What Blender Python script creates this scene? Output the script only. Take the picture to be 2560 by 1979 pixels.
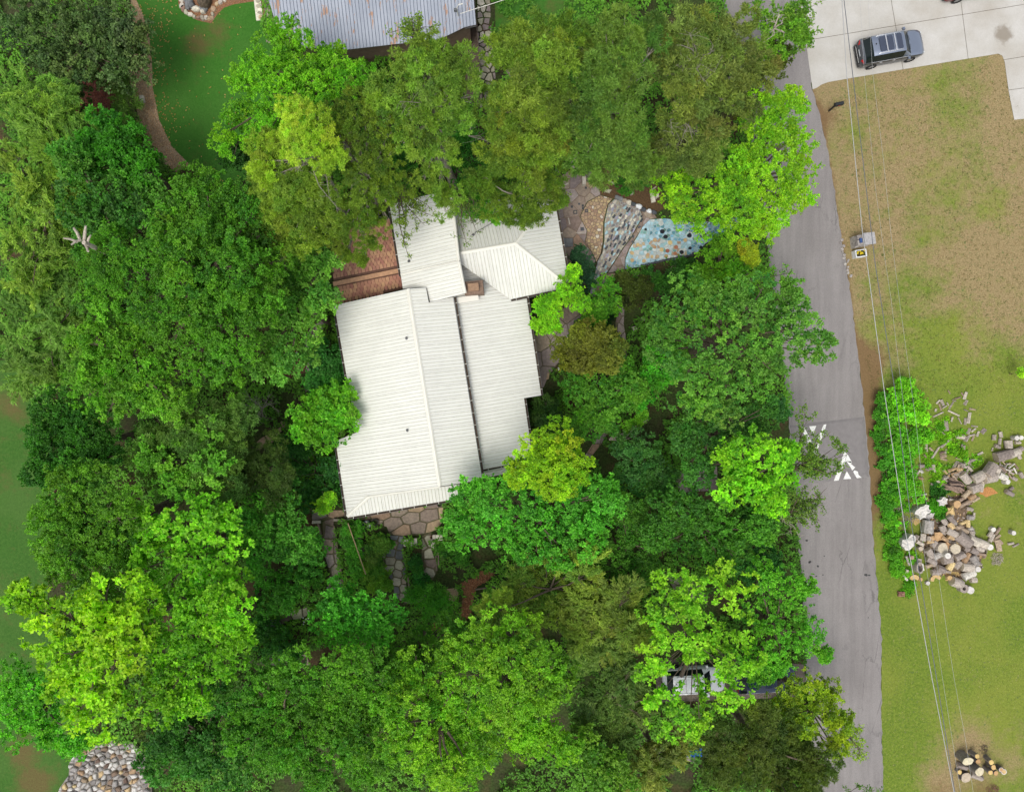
import bpy, math, random
import numpy as np
from mathutils import Vector, Matrix
from mathutils.geometry import tessellate_polygon

for o in list(bpy.data.objects): bpy.data.objects.remove(o)
scene = bpy.context.scene
COL = scene.collection
PI = math.pi

# ------------------------------------------------------------------ camera, sky, sun, exposure
CAMH = 52.0
SC = 37.3 / 1280.0
cd = bpy.data.cameras.new('camera'); cam = bpy.data.objects.new('camera', cd); COL.objects.link(cam)
cam.location = (0, 0, CAMH); cam.rotation_euler = (0, 0, 0)
cd.sensor_width = 36; cd.lens = 36 * CAMH / 74.6; cd.clip_end = 1500; cd.clip_start = 0.5
scene.camera = cam
SUN_EL = math.radians(66); SUN_AZ = math.radians(207)   # compass bearing of the sun, image top = north
world = bpy.data.worlds.new('World'); scene.world = world; world.use_nodes = True
wn = world.node_tree; wn.nodes.clear()
sky = wn.nodes.new('ShaderNodeTexSky'); sky.sky_type = 'NISHITA'; sky.sun_disc = False
sky.sun_elevation = SUN_EL; sky.sun_rotation = SUN_AZ; sky.dust_density = 3.0; sky.air_density = 1.0
hs = wn.nodes.new('ShaderNodeHueSaturation'); hs.inputs['Saturation'].default_value = 0.35
bg = wn.nodes.new('ShaderNodeBackground'); bg.inputs['Strength'].default_value = 0.15
wo = wn.nodes.new('ShaderNodeOutputWorld')
wn.links.new(sky.outputs[0], hs.inputs['Color']); wn.links.new(hs.outputs[0], bg.inputs['Color']); wn.links.new(bg.outputs[0], wo.inputs[0])
sd = bpy.data.lights.new('sun', 'SUN'); sd.energy = 1.3; sd.angle = math.radians(28); sd.color = (1.0, 0.96, 0.88)
sun = bpy.data.objects.new('sun', sd); COL.objects.link(sun)
sdir = Vector((math.sin(SUN_AZ) * math.cos(SUN_EL), math.cos(SUN_AZ) * math.cos(SUN_EL), math.sin(SUN_EL)))
sun.rotation_euler = (-sdir).to_track_quat('-Z', 'Y').to_euler()
sun.location = (0, 0, 80)
scene.view_settings.view_transform = 'Standard'; scene.view_settings.look = 'None'
scene.view_settings.gamma = 1.0; scene.view_settings.exposure = 0.41
scene.view_settings.use_curve_mapping = False
scene.render.engine = 'CYCLES'
scene.cycles.max_bounces = 6; scene.cycles.transmission_bounces = 4; scene.cycles.diffuse_bounces = 3

# ------------------------------------------------------------------ helpers
def W(px, py, z=0.0):
    k = (CAMH - z) / CAMH
    return ((px - 1280) * SC * k, (989.5 - py) * SC * k, z)
DF = 2560 / 2184.0
def D(x, y): return (x * DF, y * DF)
def WD(x, y, z=0.0): return W(x * DF, y * DF, z)

def s2l(h):
    h = h.lstrip('#'); v = [int(h[i:i + 2], 16) / 255 for i in (0, 2, 4)]
    return tuple(c / 12.92 if c < 0.04045 else ((c + 0.055) / 1.055) ** 2.4 for c in v)

def tag(o, label=None, cat=None, group=None, kind=None):
    if label: o['label'] = label
    if cat: o['category'] = cat
    if group: o['group'] = group
    if kind: o['kind'] = kind
    return o
def empty(name, loc=(0, 0, 0), rz=0.0, parent=None):
    o = bpy.data.objects.new(name, None); COL.objects.link(o)
    o.location = loc; o.rotation_euler = (0, 0, rz); o.empty_display_size = 0.3
    if parent: o.parent = parent
    return o
def link(name, me, parent=None, loc=(0, 0, 0), rot=(0, 0, 0)):
    o = bpy.data.objects.new(name, me); COL.objects.link(o)
    o.location = loc; o.rotation_euler = rot
    if parent: o.parent = parent
    return o

class MB:
    """collects faces into one mesh"""
    def __init__(s): s.v = []; s.f = []; s.m = []; s.sm = []
    def add(s, vs, fs, mi=0, smooth=False):
        b = len(s.v); s.v += [tuple(v) for v in vs]
        for f in fs: s.f.append(tuple(i + b for i in f)); s.m.append(mi); s.sm.append(smooth)
    def box(s, c, d, rz=0.0, mi=0, taper=1.0, jit=0.0):
        cx, cy, cz = c; dx, dy, dz = d[0] / 2, d[1] / 2, d[2] / 2
        ca, sa = math.cos(rz), math.sin(rz); vs = []
        for z, t in ((-dz, 1), (dz, taper)):
            for x, y in ((-dx, -dy), (dx, -dy), (dx, dy), (-dx, dy)):
                x = x * t + random.uniform(-jit, jit); y = y * t + random.uniform(-jit, jit)
                vs.append((cx + x * ca - y * sa, cy + x * sa + y * ca, cz + z))
        s.add(vs, [(3, 2, 1, 0), (4, 5, 6, 7), (0, 1, 5, 4), (1, 2, 6, 5), (2, 3, 7, 6), (3, 0, 4, 7)], mi)
    def cyl(s, c, r0, r1, h, n=12, mi=0, mt=None, cap=True, jit=0.0, smooth=False):
        cx, cy, cz = c; vs = []
        jj = [1 + random.uniform(-jit, jit) for _ in range(n)]
        for z, r in ((0, r0), (h, r1)):
            for i in range(n):
                a = 2 * PI * i / n; vs.append((cx + r * jj[i] * math.cos(a), cy + r * jj[i] * math.sin(a), cz + z))
        s.add(vs, [(i, (i + 1) % n, n + (i + 1) % n, n + i) for i in range(n)], mi, smooth)
        if cap:
            s.add(vs[n:], [tuple(range(n))], mi if mt is None else mt)
            s.add(vs[:n], [tuple(range(n))[::-1]], mi if mt is None else mt)
    def ring(s, c, ro, ri, h, n=24, mi=0):
        cx, cy, cz = c; vs = []
        for r, z in ((ro, 0), (ro, h), (ri, h), (ri, 0)):
            for i in range(n):
                a = 2 * PI * i / n; vs.append((cx + r * math.cos(a), cy + r * math.sin(a), cz + z))
        fs = []
        for k in range(4):
            for i in range(n):
                j = (i + 1) % n; k2 = (k + 1) % 4
                fs.append((k * n + i, k * n + j, k2 * n + j, k2 * n + i))
        s.add(vs, fs, mi)
    def tube(s, pts, rs, n=6, mi=0, smooth=True):
        pts = [Vector(p) for p in pts]; base = len(s.v); up = Vector((0.31, 0.2, 0.93)); vs = []
        for i, p in enumerate(pts):
            d = (pts[min(i + 1, len(pts) - 1)] - pts[max(i - 1, 0)]).normalized()
            a = d.cross(up)
            if a.length < 1e-3: a = d.cross(Vector((1, 0, 0)))
            a.normalize(); b = d.cross(a); r = rs[i] if hasattr(rs, '__len__') else rs
            for k in range(n):
                t = 2 * PI * k / n; vs.append(tuple(p + a * (r * math.cos(t)) + b * (r * math.sin(t))))
        fs = []
        for i in range(len(pts) - 1):
            for k in range(n):
                j = (k + 1) % n; fs.append((i * n + k, (i + 1) * n + k, (i + 1) * n + j, i * n + j))
        s.add(vs, fs, mi, smooth)
        s.add(vs[:n], [tuple(range(n))], mi); s.add(vs[-n:], [tuple(range(n))[::-1]], mi)
    def prism(s, poly, z0, z1, mi=0, inset=0.0, mside=None):
        """poly: list of (x,y) ccw or cw; z0/z1 numbers; inset shrinks the top"""
        a = area(poly); poly = poly if a > 0 else poly[::-1]; n = len(poly)
        top = shrink(poly, inset) if inset else poly
        vs = [(x, y, z0) for x, y in poly] + [(x, y, z1) for x, y in top]
        tris = tessellate_polygon([[Vector((x, y, 0)) for x, y in top]])
        ft = []
        for t in tris:
            t = tuple(t); p = [top[i] for i in t]
            if area(p) < 0: t = t[::-1]
            ft.append(tuple(i + n for i in t))
        s.add(vs, [(i, (i + 1) % n, n + (i + 1) % n, n + i) for i in range(n)], mi if mside is None else mside)
        b = len(s.v) - 2 * n
        for f in ft: s.f.append(tuple(i + b for i in f)); s.m.append(mi); s.sm.append(False)
    def mesh(s, name, mats):
        me = bpy.data.meshes.new(name); me.from_pydata(s.v, [], s.f)
        for m in (mats if isinstance(mats, (list, tuple)) else [mats]): me.materials.append(m)
        me.polygons.foreach_set('material_index', s.m); me.polygons.foreach_set('use_smooth', s.sm)
        me.update(); return me
    def build(s, name, mats, parent=None, loc=(0, 0, 0), rot=(0, 0, 0)):
        return link(name, s.mesh(name, mats), parent, loc, rot)

def area(p):
    return 0.5 * sum(p[i][0] * p[(i + 1) % len(p)][1] - p[(i + 1) % len(p)][0] * p[i][1] for i in range(len(p)))
def centroid(p):
    return (sum(q[0] for q in p) / len(p), sum(q[1] for q in p) / len(p))
def shrink(p, d):
    c = centroid(p); out = []
    for x, y in p:
        v = Vector((c[0] - x, c[1] - y)); l = v.length
        if l > 1e-6: v = v / l * min(d, l * 0.5)
        out.append((x + v[0], y + v[1]))
    return out
def clip(poly, a, b, c):
    """keep a*x+b*y<=c"""
    out = []; n = len(poly)
    for i in range(n):
        p, q = poly[i], poly[(i + 1) % n]
        dp = a * p[0] + b * p[1] - c; dq = a * q[0] + b * q[1] - c
        if dp <= 0: out.append(p)
        if (dp < 0) != (dq < 0) and abs(dp - dq) > 1e-12:
            t = dp / (dp - dq); out.append((p[0] + (q[0] - p[0]) * t, p[1] + (q[1] - p[1]) * t))
    return out
def inside(p, poly):
    x, y = p; r = False; n = len(poly)
    for i in range(n):
        x1, y1 = poly[i]; x2, y2 = poly[(i + 1) % n]
        if (y1 > y) != (y2 > y) and x < (x2 - x1) * (y - y1) / (y2 - y1 + 1e-12) + x1: r = not r
    return r
def clean(p, eps=0.01):
    out = []
    for q in p:
        if not out or math.hypot(q[0] - out[-1][0], q[1] - out[-1][1]) > eps: out.append(q)
    if len(out) > 1 and math.hypot(out[0][0] - out[-1][0], out[0][1] - out[-1][1]) <= eps: out.pop()
    return out
def voronoi(region, sp, ang=0.0, stretch=1.0, jit=0.42, rnd=random, gap=0.02, minarea=0.15):
    """cells of a crazy paving, clipped to the region; returns list of polygons"""
    ca, sa = math.cos(-ang), math.sin(-ang)
    T = lambda p: ((p[0] * ca - p[1] * sa) / stretch, p[0] * sa + p[1] * ca)
    def U(p):
        x, y = p[0] * stretch, p[1]; return (x * ca + y * sa, -x * sa + y * ca)
    R = [T(p) for p in region]
    xs = [p[0] for p in R]; ys = [p[1] for p in R]
    x0, y0 = min(xs) - sp, min(ys) - sp
    nx = int((max(xs) - x0) / sp) + 2; ny = int((max(ys) - y0) / sp) + 2
    G = {}
    for i in range(nx):
        for j in range(ny):
            G[i, j] = (x0 + (i + 0.5 + rnd.uniform(-jit, jit) + 0.25 * (j % 2)) * sp, y0 + (j + 0.5 + rnd.uniform(-jit, jit)) * sp)
    out = []
    for (i, j), s in G.items():
        c = R
        near = (s[0] > min(xs) - sp and s[1] > min(ys) - sp)
        if not near: continue
        for di in range(-2, 3):
            for dj in range(-2, 3):
                if (di or dj) and (i + di, j + dj) in G:
                    q = G[i + di, j + dj]; a, b = q[0] - s[0], q[1] - s[1]; L = math.hypot(a, b)
                    a /= L; b /= L
                    c = clip(c, a, b, a * (q[0] + s[0]) / 2 + b * (q[1] + s[1]) / 2 - gap / 2)
                    if len(c) < 3: break
            if len(c) < 3: break
        if len(c) < 3: continue
        c = clean([U(p) for p in c])
        if len(c) >= 3 and abs(area(c)) > minarea * sp * sp * stretch: out.append(c)
    return out

# ------------------------------------------------------------------ materials
def newmat(name):
    m = bpy.data.materials.new(name); m.use_nodes = True; nt = m.node_tree
    return m, nt, nt.nodes['Principled BSDF']
def mat(name, c, rough=0.8, var=0.25, scale=3.0, bump=0.0, metal=0.0, spec=0.3, c2=None, detail=6, bscale=None, objrand=0.0, coat=0.0):
    m, nt, b = newmat(name); N = nt.nodes; L = nt.links
    tc = N.new('ShaderNodeTexCoord'); no = N.new('ShaderNodeTexNoise'); no.inputs['Scale'].default_value = scale
    no.inputs['Detail'].default_value = detail; no.inputs['Roughness'].default_value = 0.65
    geo = N.new('ShaderNodeNewGeometry')
    L.new(geo.outputs['Position'], no.inputs['Vector'])
    cr = N.new('ShaderNodeValToRGB'); L.new(no.outputs['Fac'], cr.inputs[0])
    cr.color_ramp.elements[0].position = 0.3; cr.color_ramp.elements[1].position = 0.7
    a = tuple(x * (1 - var) for x in c); bb = tuple(min(1, x * (1 + var)) for x in c) if c2 is None else c2
    if c2 is not None: a = c
    cr.color_ramp.elements[0].color = (*a, 1); cr.color_ramp.elements[1].color = (*bb, 1)
    out = cr.outputs[0]
    if objrand:
        oi = N.new('ShaderNodeObjectInfo'); hv = N.new('ShaderNodeHueSaturation')
        mr = N.new('ShaderNodeMapRange'); mr.inputs[3].default_value = 1 - objrand; mr.inputs[4].default_value = 1 + objrand
        L.new(oi.outputs['Random'], mr.inputs[0]); L.new(mr.outputs[0], hv.inputs['Value']); L.new(out, hv.inputs['Color'])
        mr2 = N.new('ShaderNodeMapRange'); mr2.inputs[3].default_value = 0.5 - 0.02; mr2.inputs[4].default_value = 0.5 + 0.02
        L.new(oi.outputs['Random'], mr2.inputs[0]); L.new(mr2.outputs[0], hv.inputs['Hue'])
        out = hv.outputs[0]
    L.new(out, b.inputs['Base Color'])
    b.inputs['Roughness'].default_value = rough; b.inputs['Metallic'].default_value = metal
    b.inputs['Specular IOR Level'].default_value = spec
    if coat: b.inputs['Coat Weight'].default_value = coat
    if bump:
        bn = N.new('ShaderNodeTexNoise'); bn.inputs['Scale'].default_value = bscale or scale * 4; bn.inputs['Detail'].default_value = 8
        L.new(geo.outputs['Position'], bn.inputs['Vector'])
        bp = N.new('ShaderNodeBump'); bp.inputs['Strength'].default_value = bump; bp.inputs['Distance'].default_value = 0.05
        L.new(bn.outputs['Fac'], bp.inputs['Height']); L.new(bp.outputs[0], b.inputs['Normal'])
    return m
def noise_node(nt, scale, detail=6, rough=0.6, vec=None):
    n = nt.nodes.new('ShaderNodeTexNoise'); n.inputs['Scale'].default_value = scale
    n.inputs['Detail'].default_value = detail; n.inputs['Roughness'].default_value = rough
    if vec is None:
        g = nt.nodes.new('ShaderNodeNewGeometry'); vec = g.outputs['Position']
    nt.links.new(vec, n.inputs['Vector']); return n.outputs['Fac']
def ramp(nt, fac, stops):
    cr = nt.nodes.new('ShaderNodeValToRGB'); nt.links.new(fac, cr.inputs[0]); e = cr.color_ramp.elements
    while len(e) < len(stops): e.new(0.5)
    for el, (p, c) in zip(e, stops):
        el.position = p; el.color = (*c, 1) if len(c) == 3 else c
    return cr.outputs[0]
def gray(v): return (v, v, v)
def mix(nt, fac, a, b, mode='MIX'):
    m = nt.nodes.new('ShaderNodeMix'); m.data_type = 'RGBA'; m.blend_type = mode
    for k, s in ((0, fac), (6, a), (7, b)):
        if isinstance(s, (int, float)): m.inputs[k].default_value = s
        elif isinstance(s, tuple): m.inputs[k].default_value = (*s, 1)
        else: nt.links.new(s, m.inputs[k])
    return m.outputs[2]
def mathn(nt, op, a, b=0.0):
    m = nt.nodes.new('ShaderNodeMath'); m.operation = op
    for k, s in ((0, a), (1, b)):
        if isinstance(s, (int, float)): m.inputs[k].default_value = s
        else: nt.links.new(s, m.inputs[k])
    return m.outputs[0]
def attr(nt, name='col'):
    a = nt.nodes.new('ShaderNodeAttribute'); a.attribute_name = name; return a

# leaves: colour of each leaf comes from the leaf itself
mleaf, nt, b = newmat('leaf'); N = nt.nodes; L = nt.links
ca_ = attr(nt)
L.new(ca_.outputs['Color'], b.inputs['Base Color']); b.inputs['Roughness'].default_value = 0.55; b.inputs['Specular IOR Level'].default_value = 0.3
tr = N.new('ShaderNodeBsdfTranslucent'); hsv = N.new('ShaderNodeHueSaturation'); hsv.inputs['Hue'].default_value = 0.497; hsv.inputs['Saturation'].default_value = 1.1; hsv.inputs['Value'].default_value = 1.3
L.new(ca_.outputs['Color'], hsv.inputs['Color']); L.new(hsv.outputs[0], tr.inputs['Color'])
ms = N.new('ShaderNodeMixShader'); ms.inputs[0].default_value = 0.42
L.new(b.outputs[0], ms.inputs[1]); L.new(tr.outputs[0], ms.inputs[2]); L.new(ms.outputs[0], N['Material Output'].inputs[0])

mbark = mat('bark', (0.11, 0.085, 0.06), 0.95, 0.5, 6, 0.6)
mbark_pale = mat('pale_bark', (0.26, 0.23, 0.19), 0.9, 0.4, 8, 0.5)
mdeadwood = mat('dead_wood', (0.42, 0.37, 0.30), 0.9, 0.35, 8, 0.4)

# soil / leaf litter under the trees
msoil, nt, b = newmat('soil')
n1 = noise_node(nt, 0.35, 8); n2 = noise_node(nt, 7, 8, 0.7)
c1 = ramp(nt, n1, [(0.35, (0.055, 0.045, 0.028)), (0.5, (0.045, 0.07, 0.02)), (0.65, (0.085, 0.055, 0.032))])
c2 = ramp(nt, n2, [(0.35, gray(0.45)), (0.65, gray(1.4))])
nt.links.new(mix(nt, 1.0, c1, c2, 'MULTIPLY'), b.inputs['Base Color']); b.inputs['Roughness'].default_value = 1.0; b.inputs['Specular IOR Level'].default_value = 0.1

# asphalt
masph, nt, b = newmat('asphalt')
big = noise_node(nt, 0.25, 5); fine = noise_node(nt, 22, 6, 0.75)
g = nt.nodes.new('ShaderNodeNewGeometry'); mp = nt.nodes.new('ShaderNodeMapping'); mp.inputs['Scale'].default_value = (2.2, 0.16, 1); mp.inputs['Rotation'].default_value = (0, 0, 0.1)
nt.links.new(g.outputs['Position'], mp.inputs['Vector'])
streak = noise_node(nt, 1.0, 5, 0.6, mp.outputs[0])
base = ramp(nt, big, [(0.3, (0.222, 0.203, 0.195)), (0.7, (0.265, 0.245, 0.236))])
base = mix(nt, 0.8, base, ramp(nt, fine, [(0.3, gray(0.62)), (0.7, gray(1.25))]), 'MULTIPLY')
base = mix(nt, 0.5, base, ramp(nt, streak, [(0.35, gray(0.78)), (0.6, gray(1.1))]), 'MULTIPLY')
# cracks
wv = noise_node(nt, 1.3, 5, 0.7)
vo = nt.nodes.new('ShaderNodeTexVoronoi'); vo.feature = 'DISTANCE_TO_EDGE'; vo.inputs['Scale'].default_value = 0.55
va = nt.nodes.new('ShaderNodeVectorMath'); va.operation = 'ADD'
mp2 = nt.nodes.new('ShaderNodeMapping'); mp2.inputs['Scale'].default_value = (1.6, 0.5, 1); nt.links.new(g.outputs['Position'], mp2.inputs['Vector'])
cmb = nt.nodes.new('ShaderNodeCombineXYZ'); nt.links.new(wv, cmb.inputs[0]); nt.links.new(wv, cmb.inputs[1])
nt.links.new(mp2.outputs[0], va.inputs[0]); nt.links.new(cmb.outputs[0], va.inputs[1]); nt.links.new(va.outputs[0], vo.inputs['Vector'])
crk = ramp(nt, vo.outputs['Distance'], [(0.0, gray(0.55)), (0.012, gray(0.62)), (0.022, gray(1.0))])
cm = ramp(nt, noise_node(nt, 0.2, 3), [(0.5, gray(0.0)), (0.62, gray(0.8))])
base = mix(nt, cm, base, mix(nt, 1.0, base, crk, 'MULTIPLY'))
nt.links.new(base, b.inputs['Base Color']); b.inputs['Roughness'].default_value = 0.9
bp = nt.nodes.new('ShaderNodeBump'); bp.inputs['Strength'].default_value = 0.4; bp.inputs['Distance'].default_value = 0.02; nt.links.new(fine, bp.inputs['Height']); nt.links.new(bp.outputs[0], b.inputs['Normal'])
mhump = mat('hump_asphalt', (0.208, 0.193, 0.190), 0.9, 0.10, 3, 0.3, bscale=40)

# concrete
mconc, nt, b = newmat('concrete')
big = noise_node(nt, 0.35, 7, 0.6); fine = noise_node(nt, 16, 6, 0.7)
base = ramp(nt, big, [(0.3, (0.41, 0.38, 0.33)), (0.5, (0.47, 0.45, 0.41)), (0.7, (0.54, 0.525, 0.495))])
base = mix(nt, 0.6, base, ramp(nt, fine, [(0.3, gray(0.82)), (0.7, gray(1.1))]), 'MULTIPLY')
vd = nt.nodes.new('ShaderNodeVectorMath'); vd.operation = 'DISTANCE'; g = nt.nodes.new('ShaderNodeNewGeometry')
nt.links.new(g.outputs['Position'], vd.inputs[0]); vd.inputs[1].default_value = W(2508, 86, 0.03)
st = mathn(nt, 'ADD', vd.outputs['Value'], mathn(nt, 'MULTIPLY', noise_node(nt, 2.5, 6), 1.1))
base = mix(nt, ramp(nt, st, [(0.0, gray(1)), (0.55, gray(0.85)), (1.0, gray(0.0))]), base, (0.21, 0.18, 0.13)) if False else base
mr = nt.nodes.new('ShaderNodeMapRange'); mr.inputs[1].default_value = 0.95; mr.inputs[2].default_value = 1.35; mr.inputs[3].default_value = 0.75; mr.inputs[4].default_value = 0.0
nt.links.new(st, mr.inputs[0])
base = mix(nt, mr.outputs[0], base, (0.20, 0.165, 0.12))
nt.links.new(base, b.inputs['Base Color']); b.inputs['Roughness'].default_value = 0.85

def mrock(name, c, var=0.25, rnd=0.25, rough=0.85, bump=0.5, scale=5):
    return mat(name, c, rough, var, scale, bump, objrand=rnd, bscale=12)
mflag = mrock('flagstone', (0.27, 0.21, 0.17)); mflag_tan = mrock('tan_flagstone', (0.36, 0.25, 0.17)); mflag_grey = mrock('grey_flagstone', (0.17, 0.175, 0.18))
mflag_pale = mrock('pale_flagstone', (0.36, 0.33, 0.25)); mlime = mrock('pale_limestone', (0.55, 0.50, 0.42)); mslate = mrock('dark_slate', (0.07, 0.075, 0.085))
mpurple = mrock('weathered_flagstone', (0.27, 0.22, 0.21))
# ------------------------------------------------------------------ ground
def sheet(name, poly, z, m, kind='structure', parent=None, zb=None):
    mb = MB(); mb.prism(poly, zb if zb is not None else z - 0.15, z, 0)
    o = mb.build(name, m, parent)
    if kind: o['kind'] = kind
    return o
NP = lambda pts, z=0.0: [W(x, y, z)[:2] for x, y in pts]
mb = MB(); mb.add([(-500, -500, 0), (500, -500, 0), (500, 500, 0), (-500, 500, 0)], [(0, 1, 2, 3)])
tag(mb.build('ground', msoil), kind='structure')

def sm(a, b, x):
    t = min(1, max(0, (x - a) / (b - a))); return t * t * (3 - 2 * t)
def gauss(x, y, cx, cy, r): return math.exp(-((x - cx) ** 2 + (y - cy) ** 2) / (r * r))
def lawn(name, poly, z, m, fn, step=0.6):
    """grid lawn clipped to a polygon, with per-vertex greenness / bare soil"""
    xs = [p[0] for p in poly]; ys = [p[1] for p in poly]
    v = {}; verts = []; cols = []; faces = []
    def vid(p):
        k = (round(p[0], 3), round(p[1], 3))
        if k not in v:
            v[k] = len(verts); verts.append((p[0], p[1], z))
            px = p[0] / SC + 1280; py = 989.5 - p[1] / SC
            g_, d_ = fn(px, py); cols.append((g_, d_, 0, 1))
        return v[k]
    x = min(xs)
    while x < max(xs):
        cx = clip(clip(poly, -1, 0, -x), 1, 0, x + step)
        if len(cx) >= 3:
            y = min(p[1] for p in cx); y = math.floor(y / step) * step
            ym = max(p[1] for p in cx)
            while y < ym:
                c = clip(clip(cx, 0, -1, -y), 0, 1, y + step)
                c = clean(c, 0.002)
                if len(c) >= 3 and abs(area(c)) > 1e-4:
                    ids = [vid(p) for p in (c if area(c) > 0 else c[::-1])]
                    ids2 = [i for n, i in enumerate(ids) if i != ids[n - 1]]
                    if len(set(ids2)) == len(ids2) and len(ids2) >= 3: faces.append(tuple(ids2))
                y += step
        x += step
    me = bpy.data.meshes.new(name); me.from_pydata(verts, [], faces); me.materials.append(m)
    ca = me.color_attributes.new('col', 'FLOAT_COLOR', 'POINT'); ca.data.foreach_set('color', np.array(cols, dtype=np.float32).ravel())
    return tag(link(name, me), kind='structure')

def lawn_mat(name, dry, dry2, green, green2, dirt, weeds=True):
    m, nt, b = newmat(name)
    a = attr(nt); sp = nt.nodes.new('ShaderNodeSeparateColor'); nt.links.new(a.outputs['Color'], sp.inputs[0])
    nb = noise_node(nt, 0.55, 9, 0.68); nf = noise_node(nt, 9, 8, 0.75); nm = noise_node(nt, 2.4, 6, 0.7)
    s_ = mathn(nt, 'ADD', mathn(nt, 'MULTIPLY', nb, 0.9), mathn(nt, 'MULTIPLY', nm, 0.45))
    s_ = mathn(nt, 'ADD', s_, mathn(nt, 'SUBTRACT', sp.outputs[0], 0.68))
    f = ramp(nt, s_, [(0.33, gray(0)), (0.67, gray(1))])
    cd_ = mix(nt, ramp(nt, nf, [(0.35, gray(0)), (0.65, gray(1))]), dry, dry2)
    cg_ = mix(nt, ramp(nt, noise_node(nt, 5, 8, 0.7), [(0.35, gray(0)), (0.65, gray(1))]), green, green2)
    cg_ = mix(nt, ramp(nt, noise_node(nt, 0.16, 5, 0.6), [(0.42, gray(0)), (0.62, gray(0.55))]), cg_, tuple(x * y for x, y in zip(green2, (1.25, 1.02, 1.3))))
    c = mix(nt, f, cd_, cg_)
    if weeds:
        w = noise_node(nt, 5.5, 3, 0.5); wl = noise_node(nt, 0.6, 4, 0.6)
        wf = ramp(nt, mathn(nt, 'ADD', w, mathn(nt, 'MULTIPLY', wl, 0.35)), [(0.80, gray(0)), (0.86, gray(0.75))])
        c = mix(nt, wf, c, (0.10, 0.14, 0.045))
        w2 = noise_node(nt, 7.5, 4, 0.6)
        c = mix(nt, ramp(nt, w2, [(0.6, gray(0)), (0.70, gray(0.6))]), c, (0.36, 0.29, 0.15))
    dn = mathn(nt, 'ADD', sp.outputs[1], mathn(nt, 'MULTIPLY', mathn(nt, 'SUBTRACT', nm, 0.5), 0.9))
    c = mix(nt, ramp(nt, dn, [(0.35, gray(0)), (0.7, gray(0.95))]), c, dirt)
    c = mix(nt, 0.75, c, ramp(nt, nf, [(0.3, gray(0.72)), (0.7, gray(1.22))]), 'MULTIPLY')
    nt.links.new(c, b.inputs['Base Color']); b.inputs['Roughness'].default_value = 1.0; b.inputs['Specular IOR Level'].default_value = 0.1
    bp = nt.nodes.new('ShaderNodeBump'); bp.inputs['Strength'].default_value = 0.7; bp.inputs['Distance'].default_value = 0.04
    nt.links.new(nf, bp.inputs['Height']); nt.links.new(bp.outputs[0], b.inputs['Normal'])
    return m
mlawn = lawn_mat('dry_lawn', (0.22, 0.17, 0.08), (0.33, 0.25, 0.13), (0.095, 0.155, 0.02), (0.18, 0.24, 0.035), (0.19, 0.12, 0.06))
mlawn_d = lawn_mat('dark_lawn', (0.13, 0.105, 0.04), (0.11, 0.115, 0.035), (0.035, 0.135, 0.016), (0.055, 0.17, 0.024), (0.16, 0.10, 0.05), weeds=False)
mlawn_w = lawn_mat('west_lawn', (0.13, 0.10, 0.04), (0.12, 0.115, 0.04), (0.038, 0.11, 0.018), (0.065, 0.15, 0.028), (0.16, 0.10, 0.05), weeds=False)

ROAD_R = [(1985, -260), (2002, 60), (2015, 118), (2031, 224), (2052, 300), (2066, 366), (2084, 465), (2102, 590), (2115, 660), (2129, 758), (2151, 936), (2172, 1156), (2181, 1320), (2192, 1458), (2204, 1596), (2203, 1792), (2208, 1979), (2214, 2300)]
ROAD_L = [(1790, -260), (1808, 0), (1833, 170), (1880, 366), (1915, 590), (1926, 690), (1968, 995), (1990, 1290), (2003, 1450), (2012, 1600), (2015, 1792), (2018, 1979), (2022, 2300)]
def g_east(px, py):
    g_ = 0.33 + 0.33 * sm(860, 1020, py) + 0.06 * sm(1300, 1500, py)
    for cx, cy, r, a in ((2330, 200, 45, .3), (2400, 160, 50, .3), (2350, 260, 80, .15), (2400, 300, 70, .3), (2140, 340, 60, .3), (2160, 250, 50, .22), (2430, 420, 90, .2), (2470, 520, 60, .35), (2330, 470, 80, .2),
                         (2320, 560, 90, .25), (2250, 790, 130, .3), (2360, 820, 110, .22), (2290, 690, 50, .25), (2450, 1000, 180, .3), (2530, 900, 60, .2), (2140, 1400, 60, .1), (2500, 1450, 140, .2), (2300, 1500, 120, .1), (2240, 1700, 60, .25), (2500, 1650, 90, .15),
                         (2300, 1400, 90, .1), (2210, 1900, 60, .25), (2510, 300, 50, -.2), (2130, 600, 60, -.15), (2500, 700, 120, -.15), (2440, 620, 80, -.1), (2440, 1880, 75, -.42), (2360, 1960, 70, -.5), (2520, 1930, 60, -.25), (2410, 1840, 50, -.2), (2330, 1420, 50, -.15), (2420, 1330, 40, -.2), (2320, 1520, 60, -.15), (2350, 900, 60, .1)):
        g_ += a * (.5 if py < 800 else .75) * gauss(px, py, cx, cy, r)
    # bare verge beside the road
    import bisect
    rx = np.interp(py, [p[1] for p in ROAD_R], [p[0] for p in ROAD_R]); d = px - rx
    dirt = 0.55 * math.exp(-(d / 14) ** 2) * (1 - 0.5 * sm(1300, 1450, py)) + 1.0 * math.exp(-((d - 20) / 22) ** 2) * sm(860, 930, py) * (1 - sm(1230, 1330, py))
    dirt += 0.75 * gauss(px, py, 2165, 900, 55) + 0.6 * gauss(px, py, 2075, 290, 40) + 0.5 * gauss(px, py, 2350, 1975, 60) + 0.6 * gauss(px, py, 2460, 1975, 50) + 0.45 * gauss(px, py, 2455, 1870, 22) + 0.25 * gauss(px, py, 2240, 870, 60)
    dirt += 0.35 * gauss(px, py, 2540, 980, 50)
    return g_, dirt
east = [p for p in ROAD_R]
lawn('lawn', NP([(ROAD_R[0])] + ROAD_R[1:] + [(2950, 2300), (2950, -260)]), 0.006, mlawn, g_east)
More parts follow.
